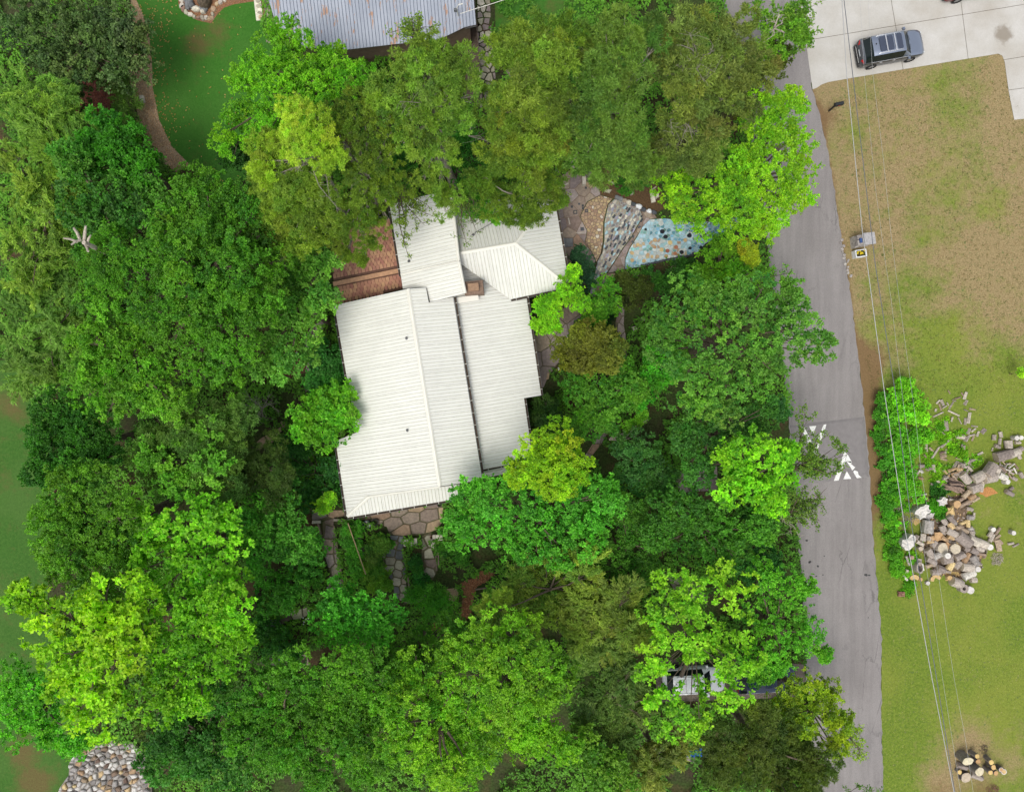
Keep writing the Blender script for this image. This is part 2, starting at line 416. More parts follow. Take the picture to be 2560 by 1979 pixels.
NWL = [(338, -80), (340, 0), (358, 40), (372, 79), (380, 157), (382, 220), (398, 299), (429, 366), (480, 417), (560, 470), (640, 440), (690, 300), (700, 150), (665, 90), (654, 47), (640, -80)]
lawn('lawn', NP(NWL), 0.006, mlawn_d, lambda x, y: (0.75 - 0.45 * gauss(x, y, 495, 105, 26) - 0.3 * gauss(x, y, 540, 80, 40) - .2 * gauss(x, y, 478, 132, 30), 0.35 * gauss(x, y, 495, 105, 15)))
lawn('lawn', NP([(-300, 900), (60, 900), (120, 1100), (120, 1500), (150, 1700), (215, 1800), (190, 1850), (175, 1930), (140, 2060), (-300, 2060)]), 0.006, mlawn_w, lambda x, y: (0.7 - 0.5 * gauss(x, y, 95, 1960, 40) - .4 * gauss(x, y, 60, 1880, 40) - .4 * gauss(x, y, 20, 1010, 40), 0.25 * gauss(x, y, 100, 1975, 20)))
lawn('lawn', NP([(1235, -80), (1500, -80), (1500, 120), (1240, 120)]), 0.006, mlawn_d, lambda x, y: (0.62, 0.1))

# road with a speed hump
rd = [p for p in ROAD_L] + ROAD_R[::-1]
random.seed(5)
def rag(line, amp, step=12):
    out = []
    for (x0, y0), (x1, y1) in zip(line[:-1], line[1:]):
        n = max(1, int(math.hypot(x1 - x0, y1 - y0) / step))
        for i in range(n):
            t = i / n; out.append((x0 + (x1 - x0) * t + random.uniform(-amp, amp), y0 + (y1 - y0) * t))
    out.append(line[-1]); return out
road = sheet('road', NP(rag(ROAD_L, 2.0) + rag(ROAD_R, 2.2)[::-1]), 0.03, masph, zb=-0.1)
mb = MB()
hp = NP([(1973, 1062), (2162, 1040), (2173, 1193), (1985, 1214)])
mb.prism(hp, 0.02, 0.085, 0, inset=0.35)
hump = tag(mb.build('speed_hump', mhump), kind='structure')
mpaint = mat('road_paint', (0.72, 0.72, 0.68), 0.7, 0.22, 9, 0.0)
def marking(pts, parent, z=0.0895):
    mb = MB(); mb.prism(NP(pts, 0.08), z - 0.004, z, 0); return mb.build('road_marking', mpaint, parent)
def r4(x, y): return (1950 + x / 7.34, 1000 + y / 7.34)
marking([r4(*p) for p in ((985, 1480), (1005, 1430), (1180, 950), (1230, 975), (1310, 1120), (1295, 1150), (1210, 1110), (1195, 1140), (1130, 1310), (1075, 1470))], hump)
marking([r4(*p) for p in ((1212, 1112), (1309, 1122), (1308, 1180), (1380, 1230), (1325, 1290), (1285, 1215))], hump)
marking([r4(*p) for p in ((1340, 1310), (1370, 1285), (1430, 1310), (1440, 1370), (1500, 1420), (1410, 1430))], hump)
marking([r4(*p) for p in ((1160, 1450), (1225, 1300), (1308, 1440))], hump)
marking([r4(*p) for p in ((370, 490), (440, 480), (560, 730), (620, 850), (670, 770), (800, 450), (850, 440), (830, 520), (660, 990), (620, 980), (480, 700))], hump)
marking([r4(*p) for p in ((535, 478), (665, 470), (600, 625))], hump)
# tar blobs and leaves dropped on the road
mtar = mat('tar', (0.05, 0.05, 0.05), 0.8)
mb = MB()
for cx, cy, r in ((2016, 1350, 4), (2024, 1403, 4), (2044, 1414, 4), (2060, 1389, 2), (2057, 1436, 2), (2040, 1439, 3), (2165, 1436, 5), (2172, 1437, 4), (2023, 1405, 3), (2170, 1543, 2)):
    p = W(cx, cy); n = 9
    mb.prism([(p[0] + SC * r * random.uniform(.5, 1.2) * math.cos(a * 2 * PI / n), p[1] + SC * r * random.uniform(.4, 1) * math.sin(a * 2 * PI / n)) for a in range(n)], 0.03, 0.034)
mb.build('tar_patch', mtar, road)

# driveway of concrete slabs
DRV = [(2000, -160), (2002, 60), (2016, 118), (2031, 224), (2042, 220), (2054, 212), (2070, 206), (2121, 197), (2300, 167), (2495, 135), (2505, 140), (2511, 155), (2521, 228), (2535, 300), (2600, 294), (2720, 200), (2900, 100), (2900, -160)]
drv = sheet('driveway', NP(DRV), 0.02, mat('joint_dirt', (0.10, 0.085, 0.06)), zb=-0.1)
def half(a, b, side, gap=0.6):
    """half plane through image points a,b"""
    nx, ny = b[1] - a[1], -(b[0] - a[0]); l = math.hypot(nx, ny); nx, ny = nx / l, ny / l
    c = nx * a[0] + ny * a[1]
    return (nx * side, ny * side, c * side - gap)
def slabs(poly, cuts, i=0):
    if i == len(cuts): return [poly]
    out = []
    for s in (1, -1):
        c = clip(poly, *half(*cuts[i], s))
        if len(c) >= 3 and abs(area(c)) > 20: out += slabs(c, cuts, i + 1)
    return out
cuts = [((2015, 102), (2560, 12)), ((2227, 0), (2257, 173)), ((2401, 0), (2420, 150)), ((2107, 0), (2125, 197)), ((2512, 150), (2560, 142)), ((2600, -20), (2640, 300)), ((2528, 225), (2640, 210))]
cuts = [c for i, c in enumerate(cuts) if i != 3]
for c in slabs(DRV, cuts):
    mb = MB(); mb.prism(NP(c), 0.0, 0.035, 0); mb.build('concrete_slab', mconc, drv)

# ------------------------------------------------------------------ crazy paving
def paving(name, region_px, sp, mats, weights, z=0.04, ang=0.0, stretch=1.0, gap=0.05, base=None, stone='flagstone', limit=290, seed=1, hvar=0.02, basez=0.012, rel=0.03, pick=None, jit=0.42):
    rnd = random.Random(seed); region = NP(region_px)
    par = sheet(name, region, basez, base or msoil, zb=-0.05)
    cells = voronoi(region, sp, ang, stretch, jit=jit, rnd=rnd, gap=gap)
    rnd.shuffle(cells); cells.sort(key=lambda c: -abs(area(c)))
    for c in cells[:limit]:
        mb = MB(); mb.prism(c, 0.0, z + rnd.uniform(-hvar, hvar), 0, inset=rel)
        mb.build(stone, pick(centroid(c), rnd) if pick else rnd.choices(mats, weights)[0], par)
    if len(cells) > limit:
        mb = MB()
        for c in cells[limit:]: mb.prism(c, 0.0, z + rnd.uniform(-hvar, hvar), rnd.randrange(len(mats)), inset=rel)
        o = mb.build(stone, mats, par); o['kind'] = 'stuff'
    return par
mmoss = mat('mossy_joint', (0.09, 0.10, 0.05), 1, 0.5, 5, c2=(0.16, 0.12, 0.08))
def c7(x, y): return (1350 + x / 3.971, 380 + y / 3.971)   # crop of the patio
mblue = mat('blue_glass_mosaic', (0.15, 0.33, 0.42), 0.4, 0.4, 2, objrand=0.3); mteal = mat('teal_mosaic', (0.18, 0.36, 0.33), 0.5, 0.4, 3, objrand=0.3)
mwhite = mat('white_mosaic', (0.50, 0.53, 0.51), 0.6, 0.2, 3, objrand=0.15); mbeige = mat('beige_mosaic', (0.42, 0.32, 0.20), 0.7, 0.2, 3, objrand=0.15)
mlblue = mat('pale_blue_mosaic', (0.33, 0.50, 0.56), 0.5, 0.3, 2, objrand=0.2); mlilac = mat('lilac_mosaic', (0.36, 0.33, 0.44), 0.6, 0.2, 3, objrand=0.2)
mgrout_l = mat('light_grout', (0.38, 0.46, 0.48), 0.9, 0.25, 5)
mgrout = mat('pale_grout', (0.30, 0.31, 0.30), 0.9, 0.3, 6); mgrout_b = mat('brown_grout', (0.22, 0.16, 0.12), 0.95, 0.35, 6)
mblack = mat('black_disc', (0.012, 0.013, 0.018), 0.6, 0.3, 5); mtan = mat('tan_disc', (0.48, 0.33, 0.17), 0.8, 0.15, 8, objrand=0.2); mred = mat('terracotta_disc', (0.34, 0.13, 0.08), 0.8, 0.2, 8, objrand=0.2)

def pick_fan(c, rnd):
    x, y = c; f = math.sin(x * 1.1 + y * 2.3 + 1.2 * math.sin(x * .9)) + rnd.uniform(-.55, .55)
    if x > W(*c7(1450, 900))[0] and f < .1: return rnd.choice([mblue, mblue, mflag_grey, mslate, mlblue])
    return rnd.choice([mblue, mlblue, mteal]) if f > .75 else rnd.choice([mlblue, mlblue, mlblue, mblue]) if f > 0 else rnd.choice([mwhite, mlblue, mwhite, mbeige]) if f > -.9 else rnd.choice([mbeige, mwhite, mteal])
# blue fan of the mosaic terrace
FAN = [c7(*p) for p in ((845, 1160), (850, 1060), (890, 960), (960, 850), (1020, 740), (1090, 670), (1240, 660), (1500, 700), (1700, 690), (1950, 640), (2000, 700), (1840, 800), (1640, 910), (1560, 1000), (1380, 1060), (1200, 1090), (1000, 1140))]
fan = paving('mosaic_terrace', FAN, 0.25, [mblue, mlblue, mwhite, mteal, mbeige, mflag_grey], [4, 12, 7, 1.6, 3, 1.2], z=0.05, gap=0.03, base=mgrout_l, stone='mosaic_piece', seed=11, hvar=0.006, rel=0.02, pick=pick_fan)
def disc(name, p, r, m, parent, z=0.045, h=0.025, sy=1.0, n=20):
    mb = MB(); x, y, _ = W(*p)
    mb.prism([(x + r * SC * math.cos(2 * PI * i / n), y + r * SC * sy * math.sin(2 * PI * i / n)) for i in range(n)], 0.0, z + h, 0, inset=0.02)
    return mb.build(name, m, parent)
for x, y, r in ((1213, 790, 7), (1245, 842, 6.5), (1048, 770, 3.8), (1483, 830, 6.3), (1633, 827, 6.3), (1405, 995, 6), (1488, 955, 5), (1597, 948, 5.5), (1550, 785, 7)): disc('black_disc', c7(x, y), r * 0.95, mblack, fan, sy=0.9)
for x, y, r in ((1140, 875, 6), (1290, 900, 6.5), (1205, 970, 6), (1250, 1035, 6), (915, 1005, 5), (970, 920, 5), (1070, 1020, 5), (1140, 945, 5), (1440, 875, 5.5), (1110, 1040, 4.5), (1030, 1080, 5.5), (915, 1075, 5.5), (1370, 1020, 4)): disc('tan_disc', c7(x, y), r * 0.95, mtan, fan)
for x, y, r in ((1350, 945, 5.2), (1265, 982, 5.4), (1340, 1008, 5.2)): disc('terracotta_disc', c7(x, y), r, mred, fan)
for x, y, r in ((990, 1050, 6), (1200, 710, 7), (970, 985, 4)): disc('white_disc', c7(x, y), r, mwhite, fan)
for (x, y, r) in ((1483, 830, 8.2), (1633, 827, 7.5), (1405, 995, 7.4), (1550, 785, 8.6)):
    mb = MB(); q = W(*c7(x, y)); mb.ring((q[0], q[1], 0.0), r * SC * 1.1, r * SC * 0.88, 0.062); mb.build('disc_rim', mwhite, fan)
for i in range(16):   # row of dark slips on the lower edge
    t = i / 15; x, y = 1020 + 480 * t, 1125 - 110 * t + (t > .8) * 10
    p = W(*c7(x, y)); mb = MB(); mb.box((p[0], p[1], 0.035), (0.24, 0.13, 0.08), 0.15 + random.uniform(-.2, .2), jit=0.02); mb.build('slate_slip', mslate, fan)
# stream of slate slivers
STR = [c7(*p) for p in ((680, 520), (740, 470), (880, 500), (990, 570), (1020, 640), (960, 740), (900, 850), (830, 940), (760, 1050), (700, 1140), (660, 1200), (600, 1215), (560, 1290), (545, 1450), (490, 1420), (550, 1190), (570, 1090), (620, 1000), (640, 880), (640, 700))]
stream = paving('mosaic_stream', STR, 0.17, [mflag_grey, mlblue, mlime, mflag, mslate, mlilac, mflag_pale, mpurple], [3, 2.4, 3.5, 4, .15, 1.6, 5, 4], z=0.045, ang=math.radians(62), stretch=1.8, gap=0.03, base=mgrout, stone='mosaic_piece', seed=4, hvar=0.005, rel=0.02)
rnd = random.Random(9)
for x, y, l in ((880, 580, 60), (800, 630, 40), (735, 640, 45), (710, 845, 60), (780, 760, 55), (830, 735, 60), (875, 745, 60), (740, 870, 55), (770, 850, 50), (840, 860, 60), (835, 910, 50), (720, 780, 40), (740, 930, 50), (770, 990, 50), (715, 1000, 45), (660, 950, 50), (1010, 680, 40), (985, 745, 30), (930, 740, 30), (690, 1070, 40), (910, 780, 30), (650, 1100, 40), (860, 560, 30), (925, 840, 30), (790, 900, 40), (845, 690, 40), (1005, 640, 22), (700, 920, 35), (630, 1130, 45), (885, 855, 40), (915, 890, 22)):
    p = W(*c7(x, y)); mb = MB(); mb.box((p[0], p[1], 0.035), (l / 3.971 * SC, 0.14, 0.1), math.radians(62) + rnd.uniform(-.25, .25), taper=0.85, jit=0.03); mb.build('slate_sliver', mslate, stream)
# brown cobble field left of the stream and the plain flags beside the house
FIE = [c7(*p) for p in ((560, 1090), (600, 1010), (625, 880), (628, 700), (670, 520), (720, 465), (600, 430), (470, 500), (400, 640), (470, 780), (450, 900), (520, 1000))]
mcob = mrock('tan_cobble', (0.40, 0.29, 0.17), rnd=0.2)
paving('cobble_field', FIE, 0.24, [mcob, mflag_tan, mlime], [6, 3, 0.4], z=0.035, gap=0.03, base=mgrout_b, stone='cobble', seed=3, hvar=0.008)
FLG = [c7(*p) for p in ((140, 390), (150, 280), (300, 180), (440, 150), (560, 250), (600, 425), (465, 495), (395, 640), (465, 780), (445, 900), (515, 1000), (550, 1080), (420, 1300), (280, 1180), (200, 700))]
paving('stone_terrace', FLG, 0.85, [mflag, mpurple, mflag_grey, mflag_tan], [5, 4, 2.2, 2], z=0.035, ang=0.15, gap=0.03, base=mgrout_b, seed=21, hvar=0.006)
BAND = [c7(*p) for p in ((880, 495), (1120, 600), (1160, 655), (1090, 668), (1018, 738), (953, 848), (884, 957), (843, 1057), (840, 1165), (770, 1180), (670, 1205), (710, 1143), (768, 1053), (838, 943), (908, 853), (968, 742), (1028, 640), (995, 565))]
paving('stone_band', BAND, 0.5, [mflag, mpurple], [3, 2], z=0.03, gap=0.02, base=mgrout_b, seed=22, hvar=0.005)
ENT = [c7(*p) for p in ((560, 1290), (610, 1215), (740, 1200), (765, 1240), (750, 1320), (640, 1370), (570, 1440), (545, 1400))]
paving('entrance_slab', ENT, 0.9, [mflag_tan, mpurple], [3, 2], z=0.035, gap=0.02, base=mgrout_b, seed=23, hvar=0.005)
# wider garden ways
PE = [D(*p) for p in ((1240, 640), (1262, 655), (1235, 680), (1215, 705), (1205, 740), (1195, 770), (1170, 800), (1160, 825), (1148, 830), (1140, 740), (1142, 690), (1165, 680), (1195, 660))]
paving('garden_path', PE, 1.15, [mpurple, mflag], [3, 2], z=0.04, ang=1.0, stretch=1.2, gap=0.035, base=mmoss, seed=31, hvar=0.008)
PE2 = [D(*p) for p in ((1312, 600), (1325, 640), (1332, 660), (1330, 690), (1335, 720), (1338, 770), (1328, 770), (1322, 720), (1312, 690), (1318, 665), (1312, 640), (1300, 610))]
paving('garden_path', PE2, 0.7, [mpurple, mflag], [3, 2], z=0.04, gap=0.035, base=mmoss, seed=32)
PE3 = [D(*p) for p in ((1310, 880), (1298, 920), (1280, 950), (1252, 985), (1243, 978), (1268, 940), (1282, 910), (1296, 876))]
paving('garden_path', PE3, 0.7, [mpurple, mflag_tan], [3, 1], z=0.03, gap=0.02, base=mmoss, seed=33)
PE4 = [D(*p) for p in ((1430, 1010), (1480, 1000), (1530, 990), (1530, 1045), (1450, 1050))]
paving('garden_path', PE4, 1.1, [mpurple, mflag], [3, 1], z=0.03, base=mmoss, seed=34)
PE5 = [D(*p) for p in ((1415, 1220), (1500, 1245), (1510, 1290), (1440, 1260))]
paving('garden_path', PE5, 0.9, [mpurple, mflag], [3, 1], z=0.03, base=mmoss, seed=35)
PW = [D(*p) for p in ((655, 760), (650, 720), (665, 695), (695, 680), (690, 700), (668, 735), (662, 780), (660, 830), (648, 840))]
paving('garden_path', PW, 0.8, [mpurple, mflag], [3, 2], z=0.04, base=mmoss, seed=36)
# patio south of the house
def c5(x, y): return (780 + x / 4.221, 1260 + y / 4.221)
PS = [c5(*p) for p in ((0, 60), (360, 60), (540, 120), (1330, -40), (1390, 0), (1370, 200), (1310, 270), (1170, 320), (960, 330), (820, 320), (790, 240), (640, 180), (440, 150), (220, 160), (0, 180))]
paving('patio', PS, 0.82, [mflag_tan, mflag, mpurple], [5, 3, 1], z=0.05, ang=0.2, stretch=1.6, gap=0.05, jit=0.2, base=mmoss, seed=41, hvar=0.01)
PS1 = [c5(*p) for p in ((110, 180), (225, 150), (240, 300), (275, 560), (310, 800), (330, 900), (260, 1080), (225, 1040), (215, 800), (140, 560), (115, 300))]
paving('stepping_path', PS1, 0.95, [mflag, mpurple, mflag_pale], [4, 3, 1], z=0.05, ang=1.45, gap=0.08, jit=0.2, base=mmoss, seed=42, hvar=0.01)
PS2 = [c5(*p) for p in ((820, 325), (965, 335), (960, 460), (985, 600), (990, 700), (1000, 960), (1000, 1050), (875, 980), (850, 820), (760, 660), (740, 540), (770, 450), (850, 430))]
paving('stepping_path', PS2, 0.62, [mflag_pale, mflag_grey, mflag, mlime], [5, 4, 3, 0.5], z=0.05, ang=1.45, gap=0.07, jit=0.2, base=mmoss, seed=43, hvar=0.01)
PS3 = [c5(*p) for p in ((1160, 330), (1260, 290), (1260, 470), (1310, 620), (1310, 720), (1260, 830), (1190, 760), (1150, 600), (1160, 430))]
paving('stepping_path', PS3, 0.95, [mflag_pale, mlime, mflag], [5, 1, 1], z=0.05, ang=1.5, stretch=0.85, gap=0.12, jit=0.2, base=mmoss, seed=44, hvar=0.01)
PS4 = [c5(*p) for p in ((960, 1060), (1000, 960), (1150, 955), (1245, 940), (1250, 990), (1100, 1040))]
paving('stepping_path', PS4, 0.8, [mflag, mpurple, mflag_pale], [4, 3, 1], z=0.05, gap=0.06, jit=0.2, base=mmoss, seed=45)
PS5 = [c5(*p) for p in ((450, 180), (530, 170), (525, 380), (580, 560), (570, 740), (510, 680), (470, 500), (450, 300))]
paving('stepping_path', PS5, 0.9, [mflag_tan, mflag], [4, 3], z=0.05, ang=1.3, gap=0.05, jit=0.2, base=mmoss, seed=46)
def c3b(x, y): return (560 + x / 7.673, 1480 + y / 7.673)
PS6 = [c3b(*p) for p in ((350, 690), (560, 620), (950, 500), (1290, 360), (1640, 270), (1660, 420), (1440, 510), (1290, 520), (1090, 620), (900, 680), (620, 830), (480, 770))]
paving('stepping_path', PS6, 0.85, [mflag, mpurple, mflag_grey, mflag_pale], [4, 4, 2, 1], z=0.05, ang=0.35, gap=0.07, jit=0.2, base=mmoss, seed=47)
PS7 = [c3b(*p) for p in ((450, 1250), (1000, 1230), (1600, 1180), (1640, 1400), (1100, 1400), (500, 1420))]
paving('garden_path', PS7, 1.1, [mflag, mpurple], [1, 2], z=0.03, gap=0.03, base=mmoss, seed=48)
# stones by the left shrub
def c2b(x, y): return (560 + x / 4.018, 780 + y / 4.018)
PL = [c2b(*p) for p in ((300, 1330), (380, 1260), (520, 1190), (640, 1090), (640, 1140), (520, 1250), (500, 1300), (330, 1400))]
paving('stepping_path', PL, 0.75, [mflag_tan], [1], z=0.05, ang=0.6, gap=0.08, jit=0.2, base=mmoss, seed=51)
def flatstone(name, label, pts, m, z=0.08, cat='stone', group=None):
    mb = MB(); mb.prism(NP(pts), 0.0, z, 0, inset=0.03); return tag(mb.build(name, m), label, cat, group)
flatstone('paving_slab', 'square terracotta slab lying on bare soil beside the short flagstone path', [c2b(*p) for p in ((495, 1390), (548, 1375), (578, 1420), (515, 1453))], mflag_tan, 0.1, 'slab')
flatstone('paving_slab', 'small tan slab at the upper end of the short flagstone path', [c2b(*p) for p in ((565, 1105), (610, 1088), (622, 1120), (575, 1140))], mflag_tan, 0.07, 'slab')
# rubble stone wall / cairn in the south-west corner
RB = [D(*p) for p in ((120, 1700), (135, 1670), (150, 1650), (152, 1620), (170, 1600), (205, 1585), (245, 1575), (290, 1580), (320, 1620), (330, 1720), (200, 1780), (100, 1760))]
mr1, mr2, mr3, mr4 = mrock('grey_rubble', (0.33, 0.31, 0.29), rnd=.4), mrock('white_rubble', (0.52, 0.50, 0.47), rnd=.2), mrock('tan_rubble', (0.42, 0.30, 0.17), rnd=.3), mrock('brown_rubble', (0.20, 0.14, 0.10), rnd=.4)
reg = NP(RB); par = sheet('rubble_terrace', reg, 0.2, mat('rubble_gap', (0.24, 0.21, 0.18)), zb=-0.05)
rnd = random.Random(61)
cells = voronoi(reg, 0.34, 0.4, 1.25, rnd=rnd, gap=0.05); rnd.shuffle(cells)
for c in cells[:295]:
    mb = MB(); h = 0.25 + rnd.uniform(0, 0.2); mb.prism(c, 0.1, h - 0.05, 0, inset=0.02)
    mb.prism(shrink(c, 0.025), h - 0.05, h, 0, inset=0.06); mb.build('rubble_stone', rnd.choices([mr1, mr2, mr3, mr4], [7, 3.5, 1.8, 1.6])[0], par)
# path beside the neighbour's shed
PT = [(1192, -60), (1222, -60), (1228, 60), (1236, 160), (1246, 270), (1200, 270), (1195, 100)]
paving('stone_path', PT, 0.5, [mflag_pale, mlime, mpurple], [3, 1.5, 3], z=0.05, gap=0.07, seed=71)
PT2 = [(1165, 60), (1200, 60), (1196, 270), (1160, 250)]
sheet('dirt_path', NP(PT2), 0.012, mat('bare_earth', (0.12, 0.09, 0.07), 1, 0.3, 6))
# mulch
mmulch = mat('mulch', (0.24, 0.125, 0.07), 1, 0.5, 14, 0.8, bscale=30); mmulch_d = mat('dark_mulch', (0.12, 0.045, 0.03), 1, 0.5, 14, 0.8, bscale=30)
mtanmulch = mat('tan_mulch', (0.38, 0.27, 0.17), 1, 0.45, 14, 0.8, bscale=30)
mul = []
def mulch(name, poly, m, z=0.011, n=0): 
    o = sheet(name, NP(poly), z, m, zb=-0.05); mul.append(poly); return o
mulch('mulch_path', [c5(*p) for p in ((1570, 830), (1700, 780), (1780, 700), (1940, 720), (1860, 800), (1740, 870), (1700, 1000), (1680, 1160), (1600, 1240), (1450, 1250), (1380, 1350), (1250, 1320), (1220, 1270), (1400, 1220), (1560, 1180), (1600, 950))], mmulch, 0.014)
mulch('mulch_bed', [c5(*p) for p in ((1350, 900), (1530, 880), (1550, 950), (1500, 1040), (1420, 1100), (1390, 1000))], mtanmulch, 0.012)
mulch('mulch_bed', [(170, 175), (230, 160), (290, 190), (300, 260), (285, 300), (240, 280), (180, 300)], mmulch_d)
mulch('leaf_litter', [(325, -20), (338, -20), (341, 0), (358, 40), (372, 79), (380, 157), (382, 220), (398, 299), (429, 366), (480, 417), (440, 430), (385, 390), (356, 330), (338, 260), (326, 205), (322, 150), (334, 100), (330, 40)], mtanmulch)
mulch('mulch_bed', [(445, -40), (446, 10), (457, 28), (492, 51), (528, 59), (541, 40), (560, 20), (583, 12), (634, 4), (636, 0), (654, 47), (664, 47), (655, -40)], mmulch, 0.012)
mulch('mulch_bed', [c7(*p) for p in ((720, 460), (850, 480), (1150, 600), (1250, 560), (1200, 350), (1000, 250), (750, 100), (550, 150), (600, 420))], mat('garden_soil', (0.10, 0.06, 0.03), 1, 0.5, 8), 0.009)
mulch('mulch_bed', [(700, 965), (765, 930), (770, 900), (740, 860), (705, 900)], mat('red_soil', (0.10, 0.05, 0.03), 1, 0.5, 8), 0.009)
# stones round the bed on the far lawn
def c6b(x, y): return (420 + x / 7.8, y / 7.8)
bed = tag(empty('stone_border', W(500, 30)), 'curved border of pale rocks round the mulch bed on the lawn', 'stone border')
rnd = random.Random(81)
pth = [(270, 20), (275, 110), (300, 180), (360, 245), (440, 290), (520, 335), (600, 350), (680, 360), (745, 350), (800, 370), (855, 360), (870, 290), (890, 180), (960, 90), (1030, 45), (1110, 15), (1760, 30), (1770, 130), (1790, 260), (1810, 350)]
for x, y in pth:
    p = W(*c6b(x, y)); r = rnd.uniform(0.16, 0.26); mb = MB()
    n = 8; mb.prism([(r * rnd.uniform(.8, 1.3) * math.cos(i * 2 * PI / n), r * rnd.uniform(.7, 1) * math.sin(i * 2 * PI / n)) for i in range(n)], -0.02, 0.12, 0, inset=0.05)
    mb.build('border_stone', rnd.choice([mlime, mlime, mflag_pale, mflag_tan]), bed, (p[0] - bed.location[0], p[1] - bed.location[1], 0), (0, 0, rnd.uniform(0, 6)))
def rock(name, label, px, py, rx, ry, h, m, cat='rock', group=None, rz=0, seed=0, n=9):
    rn = random.Random(seed + int(px)); mb = MB(); vs = []; levels = ((0, 1.0), (0.55, 1.05), (0.85, 0.8), (1.0, 0.45))
    jj = [rn.uniform(.82, 1.18) for _ in range(n)]
    for zz, k in levels:
        for i in range(n):
            a = 2 * PI * i / n; q = k * jj[i] * rn.uniform(.93, 1.07)
            vs.append((rx * q * math.cos(a), ry * q * math.sin(a), zz * h * rn.uniform(.93, 1.05)))
    fs = [(l * n + i, l * n + (i + 1) % n, (l + 1) * n + (i + 1) % n, (l + 1) * n + i) for l in range(3) for i in range(n)]
    fs.append(tuple(range(3 * n, 4 * n))); mb.add(vs, fs, 0)
    return tag(mb.build(name, m, None, W(px, py), (0, 0, rz)), label, cat, group)
for i, (x, y, rx, ry, lb) in enumerate(((410, 60, .28, .5, 'dark jagged boulder at the left of the mulch bed'), (480, 120, .2, .25, 'white rock beside the dark jagged boulder'), (560, 200, .3, .2, 'white broken rock low in the mulch bed'), (715, 190, .28, .3, 'dark rock at the foot of the stump in the mulch bed'), (700, 255, .2, .15, 'small pale rock at the bed\'s lower edge'))):
    q = c6b(x, y); rock('boulder', lb, q[0], q[1], rx, ry, 0.35, mflag_grey if 'dark' in lb else mlime, seed=i)
q = c6b(740, 60); rock('tree_stump', 'brown weathered stump in the middle of the mulch bed', q[0], q[1], .45, .6, .8, mbark, 'stump')
mb = MB(); p = W(358, 250); mb.box((0, 0, .12), (0.28, 0.5, .24), 0.2); tag(mb.build('concrete_block', mlime, None, p), 'pale concrete block lying on the pebble strip beside the lawn', 'block')
p = W(637, 15); mb = MB(); mb.box((0, 0, .04), (0.5, 2.0, .08), 0.12); tag(mb.build('stone_kerb', mlime, None, W(646, 18)), 'pale straight kerb slab at the lawn corner beside the mulch', 'kerb')
# ------------------------------------------------------------------ houses
mroof = mat('cream_metal_roof', (0.68, 0.68, 0.63), 0.45, 0.06, 0.5, 0.0, spec=0.4)
mrib = mat('roof_rib', (0.60, 0.59, 0.52), 0.6, 0.12, 4)
mtrim = mat('roof_trim', (0.76, 0.74, 0.66), 0.4, 0.04, 2)
mgutter = mat('gutter', (0.13, 0.135, 0.14), 0.5, 0.3, 5)
mgutter_in = mat('leafy_gutter', (0.07, 0.05, 0.035), 1.0, 0.5, 9)
mwall = mat('wall_siding', (0.20, 0.14, 0.10), 0.85, 0.2, 3)

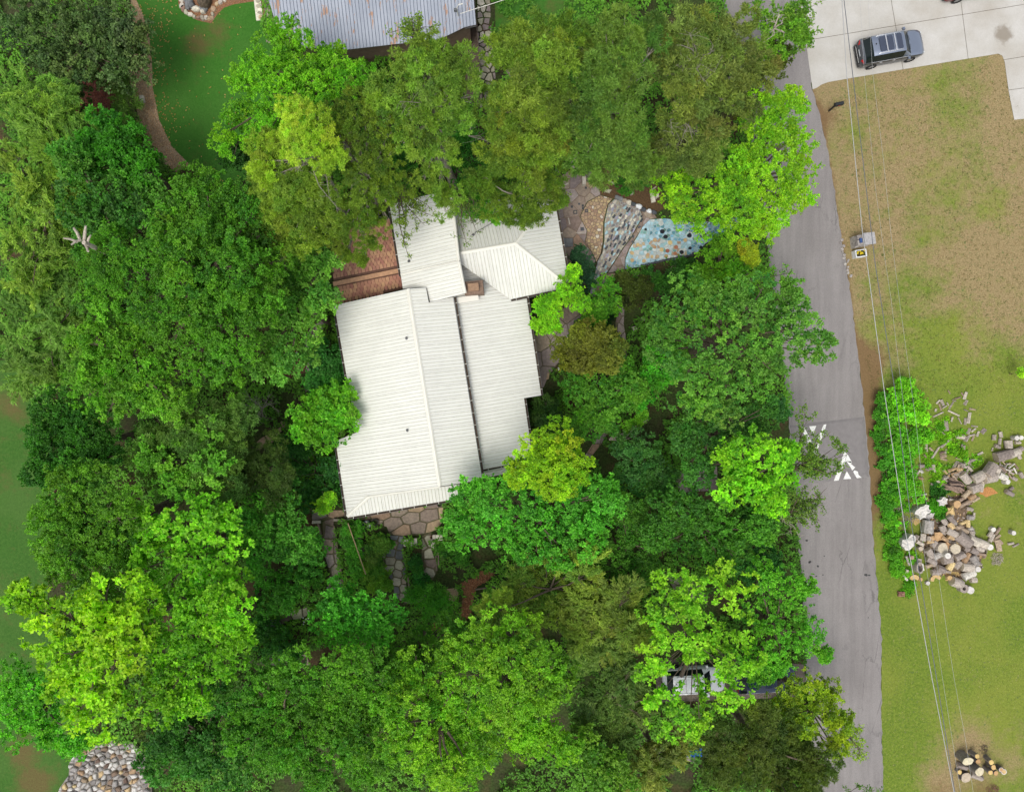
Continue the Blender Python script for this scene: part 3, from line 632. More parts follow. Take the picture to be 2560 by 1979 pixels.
def cam_ray(px, py, plane):
    n, d = plane; C = Vector((0, 0, CAMH)); P0 = Vector(W(px, py, 0)); r = P0 - C
    t = (d - n.dot(C)) / n.dot(r); return C + r * t
def plane3(a, b, c):
    A, B, C_ = (Vector(W(*q)) for q in (a, b, c)); n = (B - A).cross(C_ - A).normalized()
    if n.z < 0: n = -n
    return n, n.dot(A)
def roof(house, pl3, poly, seam, width=0.92, ribs=4, th=0.07, m=None, mr_=None, rib=(0.03, 0.024), panel='roof_panel'):
    """one roof slope: a deck with standing rib sheets laid side by side"""
    pl = plane3(*pl3); n = pl[0]
    P = [cam_ray(*q, pl) for q in poly]; s0, s1 = (cam_ray(*q, pl) for q in seam)
    u = (s1 - s0).normalized(); v = n.cross(u).normalized(); o = P[0]
    Q = [((p - o).dot(u), (p - o).dot(v)) for p in P]
    if area(Q) < 0: Q = Q[::-1]
    R = Matrix((( u.x, v.x, n.x, o.x), (u.y, v.y, n.y, o.y), (u.z, v.z, n.z, o.z), (0, 0, 0, 1)))
    T = lambda x, y, z: tuple(R @ Vector((x, y, z)))
    def tm(mb): mb.v = [T(*q) for q in mb.v]
    mb = MB(); mb.prism(Q, -th, -0.012, 0); tm(mb); deck = mb.build('roof', mwall if m is None else m, house)
    vs = [q[1] for q in Q]; y = math.floor(min(vs) / width) * width
    while y < max(vs):
        c = clean(clip(clip(Q, 0, -1, -(y + 0.004)), 0, 1, y + width - 0.004), 0.004)
        if len(c) >= 3 and abs(area(c)) > 0.01:
            mb = MB(); mb.prism(c, -0.012, 0.0, 0)
            for k in range(ribs):
                yy = y + (k + 0.5) * width / ribs; w2, hh = rib
                r_ = clip(clip(Q, 0, -1, -(yy - w2)), 0, 1, yy + w2)
                if len(r_) >= 3:
                    xs = [q[0] for q in r_]; a, b2 = min(xs) + 0.01, max(xs) - 0.01
                    # cut to true extent at rib centre
                    xi = []
                    for i in range(len(Q)):
                        (x1, y1), (x2, y2) = Q[i], Q[(i + 1) % len(Q)]
                        if (y1 > yy) != (y2 > yy): xi.append(x1 + (x2 - x1) * (yy - y1) / (y2 - y1))
                    xi.sort()
                    for a, b2 in zip(xi[::2], xi[1::2]):
                        if b2 - a > 0.1:
                            a += .01; b2 -= .01
                            mb.add([(a, yy - w2, 0), (b2, yy - w2, 0), (b2, yy - w2 * .4, hh), (a, yy - w2 * .4, hh), (a, yy + w2 * .4, hh), (b2, yy + w2 * .4, hh), (b2, yy + w2, 0), (a, yy + w2, 0)],
                                   [(0, 1, 2, 3), (3, 2, 5, 4), (4, 5, 6, 7), (0, 3, 4, 7), (1, 6, 5, 2)], 1)
            tm(mb); mb.build(panel, [mroof if m is None else m, mrib if mr_ is None else mr_], deck)
        y += width
    return pl, P, deck
def strip3(name, a, b, w, h, m, parent, lift=0.0):
    """a bar between two 3D points"""
    a = Vector(a); b = Vector(b); d = b - a; L_ = d.length; rz = math.atan2(d.y, d.x); ry = -math.asin(d.z / L_)
    mb = MB(); mb.box((0, 0, 0), (L_, w, h)); mid = (a + b) / 2 + Vector((0, 0, lift))
    o = mb.build(name, m, parent, mid); o.rotation_euler = (0, ry, rz); return o
def gutter(a, b, parent, out=(0, 0), w=0.13):
    """open trough"""
    a = Vector(a); b = Vector(b); d = b - a; L_ = d.length; mb = MB()
    mb.box((0, w / 2, 0), (L_, .012, .1)); mb.box((0, -w / 2, 0), (L_, .012, .1)); mb.box((0, 0, -.05), (L_, w, .012))
    mb.box((0, 0, -.035), (L_ - .02, w - .02, .012), mi=1)
    k = int(L_ / 0.8)
    for i in range(k): mb.box((-L_ / 2 + (i + .5) * L_ / k, 0, 0.045), (0.025, w + .02, 0.02), mi=2)
    o = mb.build('gutter', [mgutter, mgutter_in, mtrim], parent, (a + b) / 2 + Vector((out[0], out[1], -0.07))); o.rotation_euler = (0, -math.asin(d.z / L_), math.atan2(d.y, d.x)); return o
def cap(a, b, parent, w=0.26):
    a = Vector(a); b = Vector(b); d = b - a; L_ = d.length; mb = MB(); x = L_ / 2
    mb.add([(-x, -w / 2, -.03), (x, -w / 2, -.03), (x, -.03, .045), (-x, -.03, .045), (-x, .03, .045), (x, .03, .045), (x, w / 2, -.03), (-x, w / 2, -.03)],
           [(0, 1, 2, 3), (3, 2, 5, 4), (4, 5, 6, 7), (0, 3, 4, 7), (1, 6, 5, 2)], 0)
    o = mb.build('ridge_cap', mtrim, parent, (a + b) / 2 + Vector((0, 0, .02))); o.rotation_euler = (0, -math.asin(d.z / L_), math.atan2(d.y, d.x)); return o

house = tag(empty('house', W(1090, 950)), 'rambling one-storey house under cream ribbed metal roofs amid the trees', 'house')
house_parts_off = Vector(house.location)
house.location = (0, 0, 0)
# A: long gable
A_w = ((1020, 722, 5.6), (1100, 1215, 5.6), (836, 763, 3.9))
plA, PA, dA = roof(house, A_w, [(836, 763), (1020, 722), (1100, 1215), (921, 1241), (868, 1290), (839, 1102), (891, 1081)], ((836, 763), (1020, 722)))
A_e = ((1020, 722, 5.6), (1100, 1215, 5.6), (1133, 742, 4.75))
plA2, PA2, dA2 = roof(house, A_e, [(1020, 722), (1065, 719), (1072, 756), (1133, 742), (1206, 1199), (1100, 1215)], ((1100, 1215), (1206, 1199)))
A_s = ((921, 1241, 4.55), (1169, 1207, 4.55), (868, 1292, 3.7))
A_s = (tuple(cam_ray(921, 1241, plA)), None, None)
zr = cam_ray(921, 1241, plA).z - 0.03; zc = cam_ray(868, 1290, plA).z - .03
plS, PS_, dS = roof(house, ((921, 1241, zr), (1169, 1207, zr), (868, 1292, zc)), [(921, 1242), (1169, 1207), (1173, 1241), (868, 1293)], ((1169, 1207), (1173, 1241)))
cap(PA[1], PA[2], dA); cap(PA[4], PA[3], dS); cap(PA[3] + Vector((0, 0, .0)), cam_ray(1100, 1216, plA) + Vector((0, 0, 0)), dA, 0.16)
# B: lower east wing
B = ((1133, 745, 4.35), (1204, 1174, 4.35), (1353, 988, 3.2))
plB, PB, dB = roof(house, B, [(1150, 655), (1290, 752), (1316, 742), (1353, 988), (1310, 995), (1332, 1149), (1204, 1174), (1133, 745)], ((1204, 1174), (1332, 1149)))
B2 = ((1204, 1177, 3.95), (1332, 1152, 3.0), (1206, 1194, 3.85))
plB2, PB2, dB2 = roof(house, B2, [(1206, 1178), (1332, 1153), (1336, 1172), (1208, 1194)], ((1206, 1178), (1332, 1153)), width=0.46, ribs=2)
# C: hipped north-east wing
zc_ = 5.2; ze = 3.6
plCn, PCn, dCn = roof(house, ((1150, 632, zc_), (1289, 608, zc_), (1383, 478, ze)), [(1150, 632), (1289, 608), (1383, 478), (1132, 518)], ((1289, 608), (1262, 498)))
plCe, PCe, dCe = roof(house, ((1289, 608, zc_), (1383, 478, ze), (1424, 717, ze)), [(1289, 608), (1383, 478), (1424, 717)], ((1289, 608), (1404, 590)))
plCs, PCs, dCs = roof(house, ((1150, 632, zc_), (1289, 608, zc_), (1424, 717, ze)), [(1150, 632), (1289, 608), (1424, 717), (1276, 748), (1150, 658)], ((1289, 608), (1310, 735)))
cap(PCn[0], PCn[1], dCn); cap(PCe[1], PCe[0], dCe); cap(PCe[2], PCe[0], dCe)
# D: shed roof over the middle
D_ = ((974, 512, 4.7), (1007, 722, 4.7), (1163, 733, 5.75))
plD, PD, dD = roof(house, D_, [(974, 512), (1054, 491), (1127, 475), (1147, 652), (1002, 686)], ((1002, 686), (1147, 652)))
D2 = ((1002, 686, 4.72), (1007, 722, 4.62), (1163, 733, 5.7))
plD2, PD2, dD2 = roof(house, D2, [(1002, 687), (1147, 653), (1163, 733), (1075, 755), (1066, 719), (1007, 722)], ((1002, 687), (1147, 653)))
cap(cam_ray(1127, 476, plD), cam_ray(1147, 652, plD), dD, 0.2); cap(cam_ray(1147, 653, plD2), cam_ray(1163, 733, plD2), dD2, 0.2); cap(cam_ray(1002, 686, plD), cam_ray(1147, 652, plD), dD, 0.14)
# E: shingled roof over the back porch
msh = mat('brown_shingle', (0.46, 0.24, 0.155), 0.85, 0.2, 6, objrand=0.2); mshd = mat('shingle_deck', (0.16, 0.085, 0.06), 0.9)
Er = [(834, 713), (1002, 678)]
def shingled(pl3, poly, along, n_limit=160):
    pl = plane3(*pl3); n = pl[0]; P = [cam_ray(*q, pl) for q in poly]
    u = (cam_ray(*along[1], pl) - cam_ray(*along[0], pl)).normalized(); v = n.cross(u).normalized(); o = P[0]
    Q = [((p - o).dot(u), (p - o).dot(v)) for p in P]
    if area(Q) < 0: Q = Q[::-1]
    M = Matrix(((u.x, v.x, n.x, o.x), (u.y, v.y, n.y, o.y), (u.z, v.z, n.z, o.z), (0, 0, 0, 1)))
    mb = MB(); mb.prism(Q, -.1, -.005, 0); mb.v = [tuple(M @ Vector(q)) for q in mb.v]; deck = mb.build('roof', mshd, house)
    down = -1 if v.z > 0 else 1
    w, hgt = 0.25, 0.27; mb = MB()
    mb.add([(-w * .44, 0.1 * -down, 0.0), (w * .44, 0.1 * -down, 0.0), (w * .44, hgt * .55 * down, .05), (w * .2, hgt * .92 * down, .055), (-w * .2, hgt * .92 * down, .055), (-w * .44, hgt * .55 * down, .05),
            (w * .44, hgt * .55 * down, 0), (w * .2, hgt * .92 * down, 0), (-w * .2, hgt * .92 * down, 0), (-w * .44, hgt * .55 * down, 0)],
           [(0, 1, 2, 3, 4, 5) if down < 0 else (5, 4, 3, 2, 1, 0), (2, 6, 7, 3), (3, 7, 8, 4), (4, 8, 9, 5)], 0)
    me = mb.mesh('shingle', msh); R3 = M.to_3x3()
    ys = [q[1] for q in Q]; xs = [q[0] for q in Q]; r = 0; y = min(ys)
    while y < max(ys):
        x = min(xs) + (r % 2) * w / 2
        while x < max(xs):
            if inside((x, y), Q) and inside((x, y + down * hgt * .6), Q):
                o_ = link('shingle', me, deck, M @ Vector((x, y, 0.0))); o_.rotation_euler = (R3 @ Matrix.Rotation(random.uniform(-.06, .06), 3, 'Z')).to_euler()
            x += w
        y += hgt; r += 1
    return deck
random.seed(3)
e1 = shingled(((834, 708, 3.3), (1002, 674, 3.3), (836, 762, 2.75)), [(834, 714), (1003, 680), (1007, 722), (836, 762)], ((834, 714), (1003, 680)))
e2 = shingled(((834, 708, 3.3), (1002, 674, 3.3), (826, 600, 2.5)), [(834, 702), (829, 650), (850, 600), (890, 560), (985, 545), (1001, 668)], ((834, 702), (1001, 668)))
strip3('ridge_board', W(833, 710, 3.32), W(1003, 675, 3.32), 0.30, 0.05, msh, e1)
# gutters
gutter(cam_ray(1135, 742, plA2), cam_ray(1207, 1199, plA2), dA2, (0.07, 0))
gutter(cam_ray(836, 763, plA), cam_ray(890, 1081, plA), dA, (-0.07, 0)); gutter(cam_ray(839, 1102, plA), cam_ray(867, 1291, plA), dA, (-0.07, 0))
gutter(cam_ray(868, 1293, plS), cam_ray(1173, 1241, plS), dS, (0, -0.08))
gutter(cam_ray(1317, 743, plB), cam_ray(1353, 988, plB), dB, (0.07, 0)); gutter(cam_ray(1310, 995, plB), cam_ray(1332, 1149, plB), dB, (0.07, 0))
gutter(cam_ray(1383, 478, plCe), cam_ray(1424, 717, plCe), dCe, (0.08, 0)); gutter(cam_ray(1276, 748, plCs), cam_ray(1424, 717, plCs), dCs, (0, -0.08))
gutter(cam_ray(974, 512, plD), cam_ray(1003, 690, plD), dD, (-0.08, 0)); gutter(cam_ray(1204, 1175, plB), cam_ray(1332, 1150, plB), dB2, (0, -0.02))
# walls set back under the eaves
def walls(poly_z, top, name='wall'):
    mb = MB(); P = [W(x, y, z)[:2] for x, y, z in poly_z]; P = shrink(P, 0.55); a = area(P); P = P if a > 0 else P[::-1]; n = len(P)
    mb.prism(P, 0.0, top, 0); return mb.build(name, mwall, house)
walls([(836, 763, 3.9), (1133, 742, 4.4), (1206, 1199, 4.4), (868, 1270, 3.9), (842, 1102, 3.9), (891, 1081, 3.9)], 3.45)
walls([(1133, 745, 4), (1316, 743, 3.2), (1353, 985, 3.2), (1310, 993, 3.2), (1330, 1145, 3.2), (1204, 1172, 4)], 2.95)
walls([(1132, 520, 3.6), (1383, 480, 3.6), (1424, 717, 3.6), (1276, 747, 3.6), (1140, 700, 3.6)], 3.35)
walls([(976, 514, 4.7), (1127, 480, 5.5), (1160, 720, 5.5), (1008, 725, 4.7)], 4.35)
# chimney
ch = empty('chimney', (0, 0, 0), 0, house)
mstonech = mat('chimney_stone', (0.22, 0.15, 0.11), 0.9, 0.35, 7, 0.6)
zq = 5.1; cc = Vector(W(1185, 719, zq)); rzc = math.radians(6)
mb = MB(); mb.box((cc.x, cc.y, 2.6), (1.2, .82, 5.0), rzc); mb.box((cc.x, cc.y, 5.12), (1.28, .92, .1), rzc, taper=.94); mb.build('stack', mstonech, ch)
mb = MB(); mb.box((cc.x - .02, cc.y - .02, 5.32), (.64, .46, .3), rzc, mi=0); mb.box((cc.x - .02, cc.y - .02, 5.5), (.7, .5, .05), rzc, mi=0); mb.build('flue', mat('flue_clay', (.30, .19, .12), .9, .2, 6), ch)
o = strip3('saddle', W(1140, 752, 4.42), W(1196, 742, 4.3), 0.4, 0.1, mtrim, house)
# pipes through the roof
mpipe = mat('vent_pipe', (0.10, 0.10, 0.10), 0.6)
for (x, y, pl, dk) in ((1023, 653, plD, dD), (1017, 845, plA, dA), (1019, 1075, plA, dA), (1183, 588, plCn, dCn)):
    p = cam_ray(x, y, pl); mb = MB(); mb.cyl((0, 0, -.1), .055, .05, .4, 10, 0); mb.cyl((0, 0, -.02), .12, .07, .06, 12, 1); mb.build('vent_pipe', [mpipe, mgutter], house, p)
mb = MB(); pts = [cam_ray(*q, plCn) + Vector((0, 0, h)) for q, h in (((1187, 583), .1), ((1230, 560), .25), ((1290, 527), .5), ((1340, 500), 1.3))]; mb.tube(pts, .022, 5); mb.build('service_cable', mgutter, house)

# neighbour's shed at the top of the picture: grey ribbed roof streaked with rust
mgrey, nt, b = newmat('grey_metal_rusty')
pa = noise_node(nt, 0.6, 4)
g = nt.nodes.new('ShaderNodeNewGeometry'); mp = nt.nodes.new('ShaderNodeMapping'); mp.inputs['Rotation'].default_value = (0, 0, 0.03); mp.inputs['Scale'].default_value = (3.2, 0.9, 1)
nt.links.new(g.outputs['Position'], mp.inputs['Vector'])
ru = noise_node(nt, 0.75, 8, 0.65, mp.outputs[0])
c = ramp(nt, pa, [(0.3, (0.27, 0.30, 0.36)), (0.7, (0.35, 0.38, 0.44))])
c = mix(nt, ramp(nt, ru, [(0.575, gray(0)), (0.605, gray(0.9))]), c, (0.36, 0.19, 0.10))
nt.links.new(c, b.inputs['Base Color']); b.inputs['Roughness'].default_value = 0.55; b.inputs['Metallic'].default_value = 0.0
shed = tag(empty('shed'), 'grey ribbed metal shed roof with orange rust patches at the top edge', 'shed')
mgrib = mat('grey_rib', (0.20, 0.22, 0.27), 0.6, 0.2, 4)
plG, PG, dG = roof(shed, ((655, -60, 4.4), (1180, -60, 4.4), (760, 120, 3.4)), [(650, -70), (1178, -70), (1190, 62), (1162, 68), (1100, 98), (870, 124), (745, 118), (690, 60)], ((900, 0), (912, 110)), width=0.92, ribs=4, m=mgrey, mr_=mgrib)
gutter(cam_ray(1162, 68, plG), cam_ray(1190, 62, plG), dG)
mb = MB(); mb.prism([W(x, y, 3.4)[:2] for x, y in ((700, -60), (1165, -60), (1172, 50), (1090, 85), (780, 105))], 0, 3.2, 0); mb.build('wall', mwall, shed)
an = tag(empty('antenna', cam_ray(1145, 40, plG)), 'white service mast with bracket on the shed roof corner', 'mast')
mb = MB(); mb.tube([(0, 0, 0), (0, 0, 1.0), (.15, .1, 1.25), (.4, .15, 1.2)], .04, 8); mb.build('pole', mtrim, an); mb = MB(); mb.box((-.1, -.1, .9), (.2, .15, .25)); mb.build('junction_box', mgutter, an)
fence = tag(empty('wooden_fence'), 'weathered dark board fence along the shed and stone path', 'fence')
for i in range(22):
    x, y = 1186 + i * 1.0, -10 + i * 12.5
    p = W(x, y); mb = MB(); mb.box((0, 0, .8), (.05, .32, 1.6 + random.uniform(-.05, .05)), .08); mb.build('board', mat('fence_board', (0.13, 0.10, 0.08), .95, .3, 6) if i == 0 else bpy.data.materials['fence_board'], fence, p)
dk = tag(empty('deck'), 'small greyed wooden deck between the lawn corner and shed', 'deck')
for i in range(10):
    p = W(668 + i * 5.3, 55 + i * 1.5); mb = MB(); mb.box((0, 0, .25), (.13, 3.2, .05), .05); mb.build('plank', mdeadwood if i % 3 else mbark_pale, dk, p)
wr = tag(empty('service_cable', (0, 0, 0)), 'thin pale cable strung from the shed mast over the stone path', 'cable')
mb = MB(); mb.tube([W(1150, 35, 5), W(1190, 22, 5.3), (W(1230, 10, 5.6)), W(1290, -10, 6)], .02, 5); mb.build('wire', mtrim, wr)

# ------------------------------------------------------------------ cars
mglass = mat('car_glass', (0.010, 0.016, 0.016), 0.12, 0.1, 1, spec=0.3); mtyre = mat('tyre', (0.02, 0.02, 0.02), 0.9); mrim = mat('rim', (0.3, 0.3, 0.31), 0.3, 0.1, 5, metal=0.8)
mchrome = mat('chrome_trim', (0.75, 0.75, 0.76), 0.25, 0.05, 3, metal=0.7); mlamp = mat('tail_lamp', (0.35, 0.012, 0.01), 0.2, 0.1, 3); mhead = mat('head_lamp', (0.55, 0.58, 0.6), 0.1); mplast = mat('black_plastic', (0.025, 0.025, 0.027), 0.6)
mpano = mat('sunroof_glass', (0.045, 0.055, 0.085), 0.08, 0.1, 2, spec=0.7)
def car(name, label, px, py, rz, m, L=4.85, Wd=1.94, H=1.74, z=0.0, rails=True, pano=True, low=None):
    root = tag(empty(name, W(px, py, z + 0.7)[:2] + (z,), rz), label, 'car')
    # station: x, w sill, w belt, w roof, z sill, z belt, z roof
    ST = [(-1, .70, .70, .60, .48, .72, .76), (-.975, .86, .87, .74, .40, .86, .96), (-.93, .93, .93, .72, .36, .98, 1.06), (-.90, .95, .94, .70, .34, 1.04, 1.22), (-.74, .97, .95, .68, .34, 1.06, 1.66), (-.6, .98, .955, .69, .33, 1.06, 1.70), (-.3, .99, .96, .70, .33, 1.04, 1.74), (0, .99, .96, .70, .33, 1.02, 1.745), (.2, .99, .96, .69, .33, 1.01, 1.69),
          (.24, .99, .96, .70, .33, 1.01, 1.655), (.48, .99, .96, .80, .33, 1.0, 1.13), (.52, .99, .955, .80, .34, .985, 1.09), (.7, .97, .945, .76, .34, .93, 1.05), (.85, .94, .91, .70, .36, .86, .97), (.94, .85, .82, .62, .38, .78, .88), (.985, .70, .68, .52, .44, .66, .74), (1, .56, .55, .42, .48, .60, .62)]
    hz = H / 1.745; grid = []
    for x, ws, wb, wr_, zs, zb, zr_ in ST:
        hw = Wd / 2; X = x * L / 2
        half_ = [(ws * hw * .98, zs), (ws * hw * 1.0, zs + .2), (wb * hw * 1.02, (zs + zb) / 2 + .1), (wb * hw, zb), (wb * hw * .97, zb + .02), (wr_ * hw * 1.04, zr_ - .07 if zr_ > 1.25 else zr_ - .02), (wr_ * hw * .93, zr_ - .015), (wr_ * hw * .5, zr_), (0, zr_ + .008)]
        full = [(-y, q) for y, q in half_][::1] + [(y, q) for y, q in half_[::-1][1:]]
        grid.append([(X, y, q * hz) for y, q in full])
    nj = len(grid[0]); parts = {}
    def put(k, vs):
        parts.setdefault(k, MB()).add(vs, [(0, 1, 2, 3)], 0, True)
    for i in range(len(grid) - 1):
        for j in range(nj - 1):
            q = [grid[i][j], grid[i + 1][j], grid[i + 1][j + 1], grid[i][j + 1]]; jj = min(j, nj - 2 - j); k = 'body'
            if 3 <= i <= 8 and jj == 4: k = 'side_window_l' if j < 8 else 'side_window_r'
            if i == 3 and jj >= 5: k = 'rear_window'
            if i == 9 and jj >= 5: k = 'windshield'
            if k == 'body' and (jj <= 3 or i <= 1) and low: k = 'lower_body'  # flanks and tail coloured darker, standing in for their dark reflections
            put(k, q)
    for k, mb in parts.items():
        # merge: build with shared verts
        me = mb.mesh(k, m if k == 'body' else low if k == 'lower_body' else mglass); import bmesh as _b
        bm = _b.new(); bm.from_mesh(me); _b.ops.remove_doubles(bm, verts=bm.verts, dist=1e-4)
        _b.ops.recalc_face_normals(bm, faces=bm.faces); bm.to_mesh(me); bm.free()
        link('side_window' if 'side' in k else k, me, root)
    for e in (-1, 1):
        mb = MB(); mb.box((0, 0, 0), (.12, Wd * .8, .3)); mb.build('bumper', mplast, root, (e * L / 2 * .965, 0, .42))
        for xx in (-.59, .60):
            wl = empty('wheel', (xx * L / 2, e * Wd / 2 * .9, .36), 0, root)
            mb = MB(); mb.ring((0, 0, -.11), .36, .23, .22, 20); t = mb.build('tyre', mtyre, wl); t.rotation_euler = (PI / 2, 0, 0)
            mb = MB(); mb.cyl((0, 0, -.08), .23, .23, .16, 12); t = mb.build('rim', mrim, wl); t.rotation_euler = (PI / 2, 0, 0)
        mb = MB(); mb.box((0, 0, 0), (.10, .34, .12), taper=.8); mb.build('tail_light', mlamp, root, (-L / 2 * .955, e * Wd / 2 * .72, .95 * hz), (0, 0, e * -.35))
        mb = MB(); mb.box((0, 0, 0), (.16, .34, .10), taper=.7); mb.build('headlight', mhead, root, (L / 2 * .93, e * Wd / 2 * .66, .74 * hz), (0, 0, e * -.5))
        mb = MB(); mb.box((0, 0, 0), (.18, .22, .15), .2 * e, taper=.8); mb.box((-.02, -e * .12, -.03), (.08, .12, .06)); mb.build('wing_mirror', m, root, (.40 * L / 2, e * (Wd / 2 + .1), 1.08 * hz))
        for xx in (-.42, -.02):
            mb = MB(); mb.box((0, 0, 0), (.2, .04, .04)); mb.build('door_handle', mchrome, root, (xx * L / 2, e * (Wd / 2 * .99), .93 * hz))
        mb = MB(); mb.box((0, 0, 0), (L * .56, .02, .025)); mb.build('window_trim', mchrome, root, (-.17 * L / 2, e * Wd / 2 * .965, 1.075 * hz))
        if rails:
            mb = MB(); mb.tube([(-.62 * L / 2, 0, -.04), (-.57 * L / 2, 0, .04), (0, 0, .05), (.08 * L / 2, 0, .04), (.13 * L / 2, 0, -.04)], .022, 6); mb.build('roof_rail', mchrome, root, (-.0, e * Wd / 2 * .63, 1.73 * hz))
    mb = MB(); mb.box((0, 0, 0), (.03, Wd * .62, .04)); mb.build('rear_trim', mchrome, root, (-L / 2 * 1.002, 0, .62 * hz))
    mb = MB(); mb.box((0, 0, 0), (.03, .5, .12)); mb.build('number_plate', mhead, root, (-L / 2 * .985, 0, .84 * hz))
    if rails:
        for xx in (-.35, -.09):
            mb = MB(); mb.box((0, 0, 0), (.07, Wd * .63, .03)); mb.build('cross_bar', mchrome, root, (xx * L / 2, 0, 1.79 * hz))
    if pano:
        for x0, x1, wf in ((-.55, -.37, .56), (-.32, -.14, .56), (-.03, .13, .58)):
            mb = MB(); w2 = Wd / 2 * wf * .95; a, b_ = x0 * L / 2, x1 * L / 2; r_ = .06
            mb.prism([(a + r_, -w2), (b_ - r_, -w2), (b_, -w2 + r_), (b_, w2 - r_), (b_ - r_, w2), (a + r_, w2), (a, w2 - r_), (a, -w2 + r_)], 1.738 * hz, 1.757 * hz, 0); mb.build('sunroof', mpano, root)
    mb = MB(); mb.cyl((0, 0, 0), .05, .01, .1, 8); mb.build('antenna', mplast, root, (-.64 * L / 2, .1, 1.70 * hz))
    for e in (-1, 1):
        mb = MB(); mb.tube([(.505 * L / 2, e * .12, 1.155 * hz), (.47 * L / 2, e * .5, 1.18 * hz)], .012, 4); mb.build('wiper', mplast, root)
    return root
msilver = mat('grey_blue_paint', (0.36, 0.40, 0.48), 0.3, 0.03, 1, spec=0.6, metal=0.9, coat=0.3); mwhitep = mat('white_paint', (0.72, 0.74, 0.76), 0.3, 0.03, 1, coat=0.5)
mnavy = mat('navy_paint', (0.02, 0.035, 0.08), 0.25, 0.1, 1, coat=0.5); mredp = mat('dark_red_paint', (0.12, 0.012, 0.012), 0.25, 0.1, 1, coat=0.5)
car('parked_car', 'metallic grey SUV with roof rails and three dark sunroof panes on the driveway', 2226, 121, math.radians(10.5), msilver, z=0.035, L=4.75, low=mat('dark_grey_paint', (0.05, 0.052, 0.058), 0.3, 0.05, 1, coat=0.5))  # low: body grey darkened to paint in the shaded, dark-reflecting sides
car('parked_car', 'white car parked under the light green tree, half hidden by its leaves', 1735, 1699, math.radians(3), mwhitep, pano=False, L=4.5, Wd=1.85, H=1.6)
car('parked_car', 'navy blue car mostly hidden under the leaves beside the road', 1915, 1697, math.radians(4), mnavy, pano=False, rails=False, L=4.4, Wd=1.8, H=1.5)
car('parked_car', 'dark red car cut off by the top edge, its rear wheel showing', 2446, -45, math.radians(9), mredp, z=0.035, L=5.0)

# ------------------------------------------------------------------ mailboxes, planter, wires
mmail = mat('black_mailbox', (0.02, 0.022, 0.025), 0.45, 0.2, 5)
mbx = tag(empty('mailbox', W(2072, 278), math.radians(12)), 'small black mailbox on a post at the road edge by the large tree', 'mailbox')
mb = MB(); mb.box((0, 0, .55), (.1, .1, 1.1)); mb.box((.12, 0, 1.0), (.4, .08, .08)); mb.build('post', mmail, mbx)
mb = MB(); vs = []
for x in (-.1, .5):
    for a in range(9): t = PI * a / 8; vs.append((x, .13 * math.cos(t), 1.2 + .14 * math.sin(t)))
    vs += [(x, -.13, 1.05), (x, .13, 1.05)]
mb.add(vs, [(i, i + 1, 12 + i, 11 + i) for i in range(10)] + [(10, 0, 11, 21), tuple(range(11))[::-1], tuple(range(11, 22))]); mb.build('box', mmail, mbx)
mb = MB(); mb.box((.15, -.15, 1.25), (.14, .02, .06)); mb.build('flag', mlamp, mbx)
sm_ = tag(empty('stone_mailbox', W(2148, 606), math.radians(8)), 'grey stone mailbox pillar with a sloping slab cap and blue opening', 'mailbox')
ms1 = mrock('pillar_stone', (0.33, 0.30, 0.28), rnd=.25)
for k in range(4):
    for i in range(3):
        for j in (-1, 1):
            mb = MB(); mb.box((0, 0, 0), (.36, .34, .26), 0, taper=.97, jit=.02); mb.build('stone', ms1, sm_, ((i - 1) * .37 - .1, j * .18 + (.02 if k % 2 else -.02), .14 + k * .27))
mb = MB(); mb.box((0, 0, 0), (.85, .85, .12), jit=.02); c_ = mb.build('cap', mrock('cap_slab', (0.36, 0.35, 0.35), rnd=0), sm_, (.15, 0, 1.2)); c_.rotation_euler = (0, .12, 0)
mb = MB(); mb.box((0, 0, 0), (.16, .32, .22)); mb.build('letter_box', mat('blue_plastic', (.03, .07, .2), .5), sm_, (-.46, -.05, 1.12))
mb = MB(); mb.box((-.55, 0, .3), (.22, .8, .6), jit=.02); mb.build('plinth', ms1, sm_)
pl_ = tag(empty('planter', W(2143, 637), math.radians(8)), 'white rectangular planter with yellow flowers against the stone mailbox', 'planter')
for c0, d0 in (((0, .24, .3), (.8, .06, .6)), ((0, -.24, .3), (.8, .06, .6)), ((-.37, 0, .3), (.06, .42, .6)), ((.37, 0, .3), (.06, .42, .6))):
    mb = MB(); mb.box(c0, d0); mb.build('side_panel', mwhitep, pl_)
mb = MB(); mb.box((0, 0, .25), (.68, .42, .5)); mb.build('soil', msoil, pl_)
myel = mat('yellow_petals', (.65, .5, .01), .6); rn = random.Random(2)
for i in range(9):
    mb = MB(); n = 7
    mb.prism([(.065 * (1 if k % 2 else .6) * math.cos(k * PI / n), .065 * (1 if k % 2 else .6) * math.sin(k * PI / n)) for k in range(2 * n)], 0, .03, 0); mb.tube([(0, 0, -.2), (0, 0, 0)], .01, 4)
    mb.build('flower', myel, pl_, (rn.uniform(-.3, .25), rn.uniform(-.12, .16), .62 + rn.uniform(0, .06)))
rn = random.Random(12)
for i in range(13):
    t = i / 12; x, y = 2104 + 18 * t + rn.uniform(-5, 5), 600 + 90 * t
    rock('edge_stone', 'small broken stone strewn along the road edge by the stone mailbox', x, y, rn.uniform(.08, .16), rn.uniform(.07, .14), .1, ms1, 'stone', 'broken stones at the road edge', rz=rn.uniform(0, 3), seed=i)
for i, (x, y) in enumerate(((2136, 585), (2088, 622))): pass

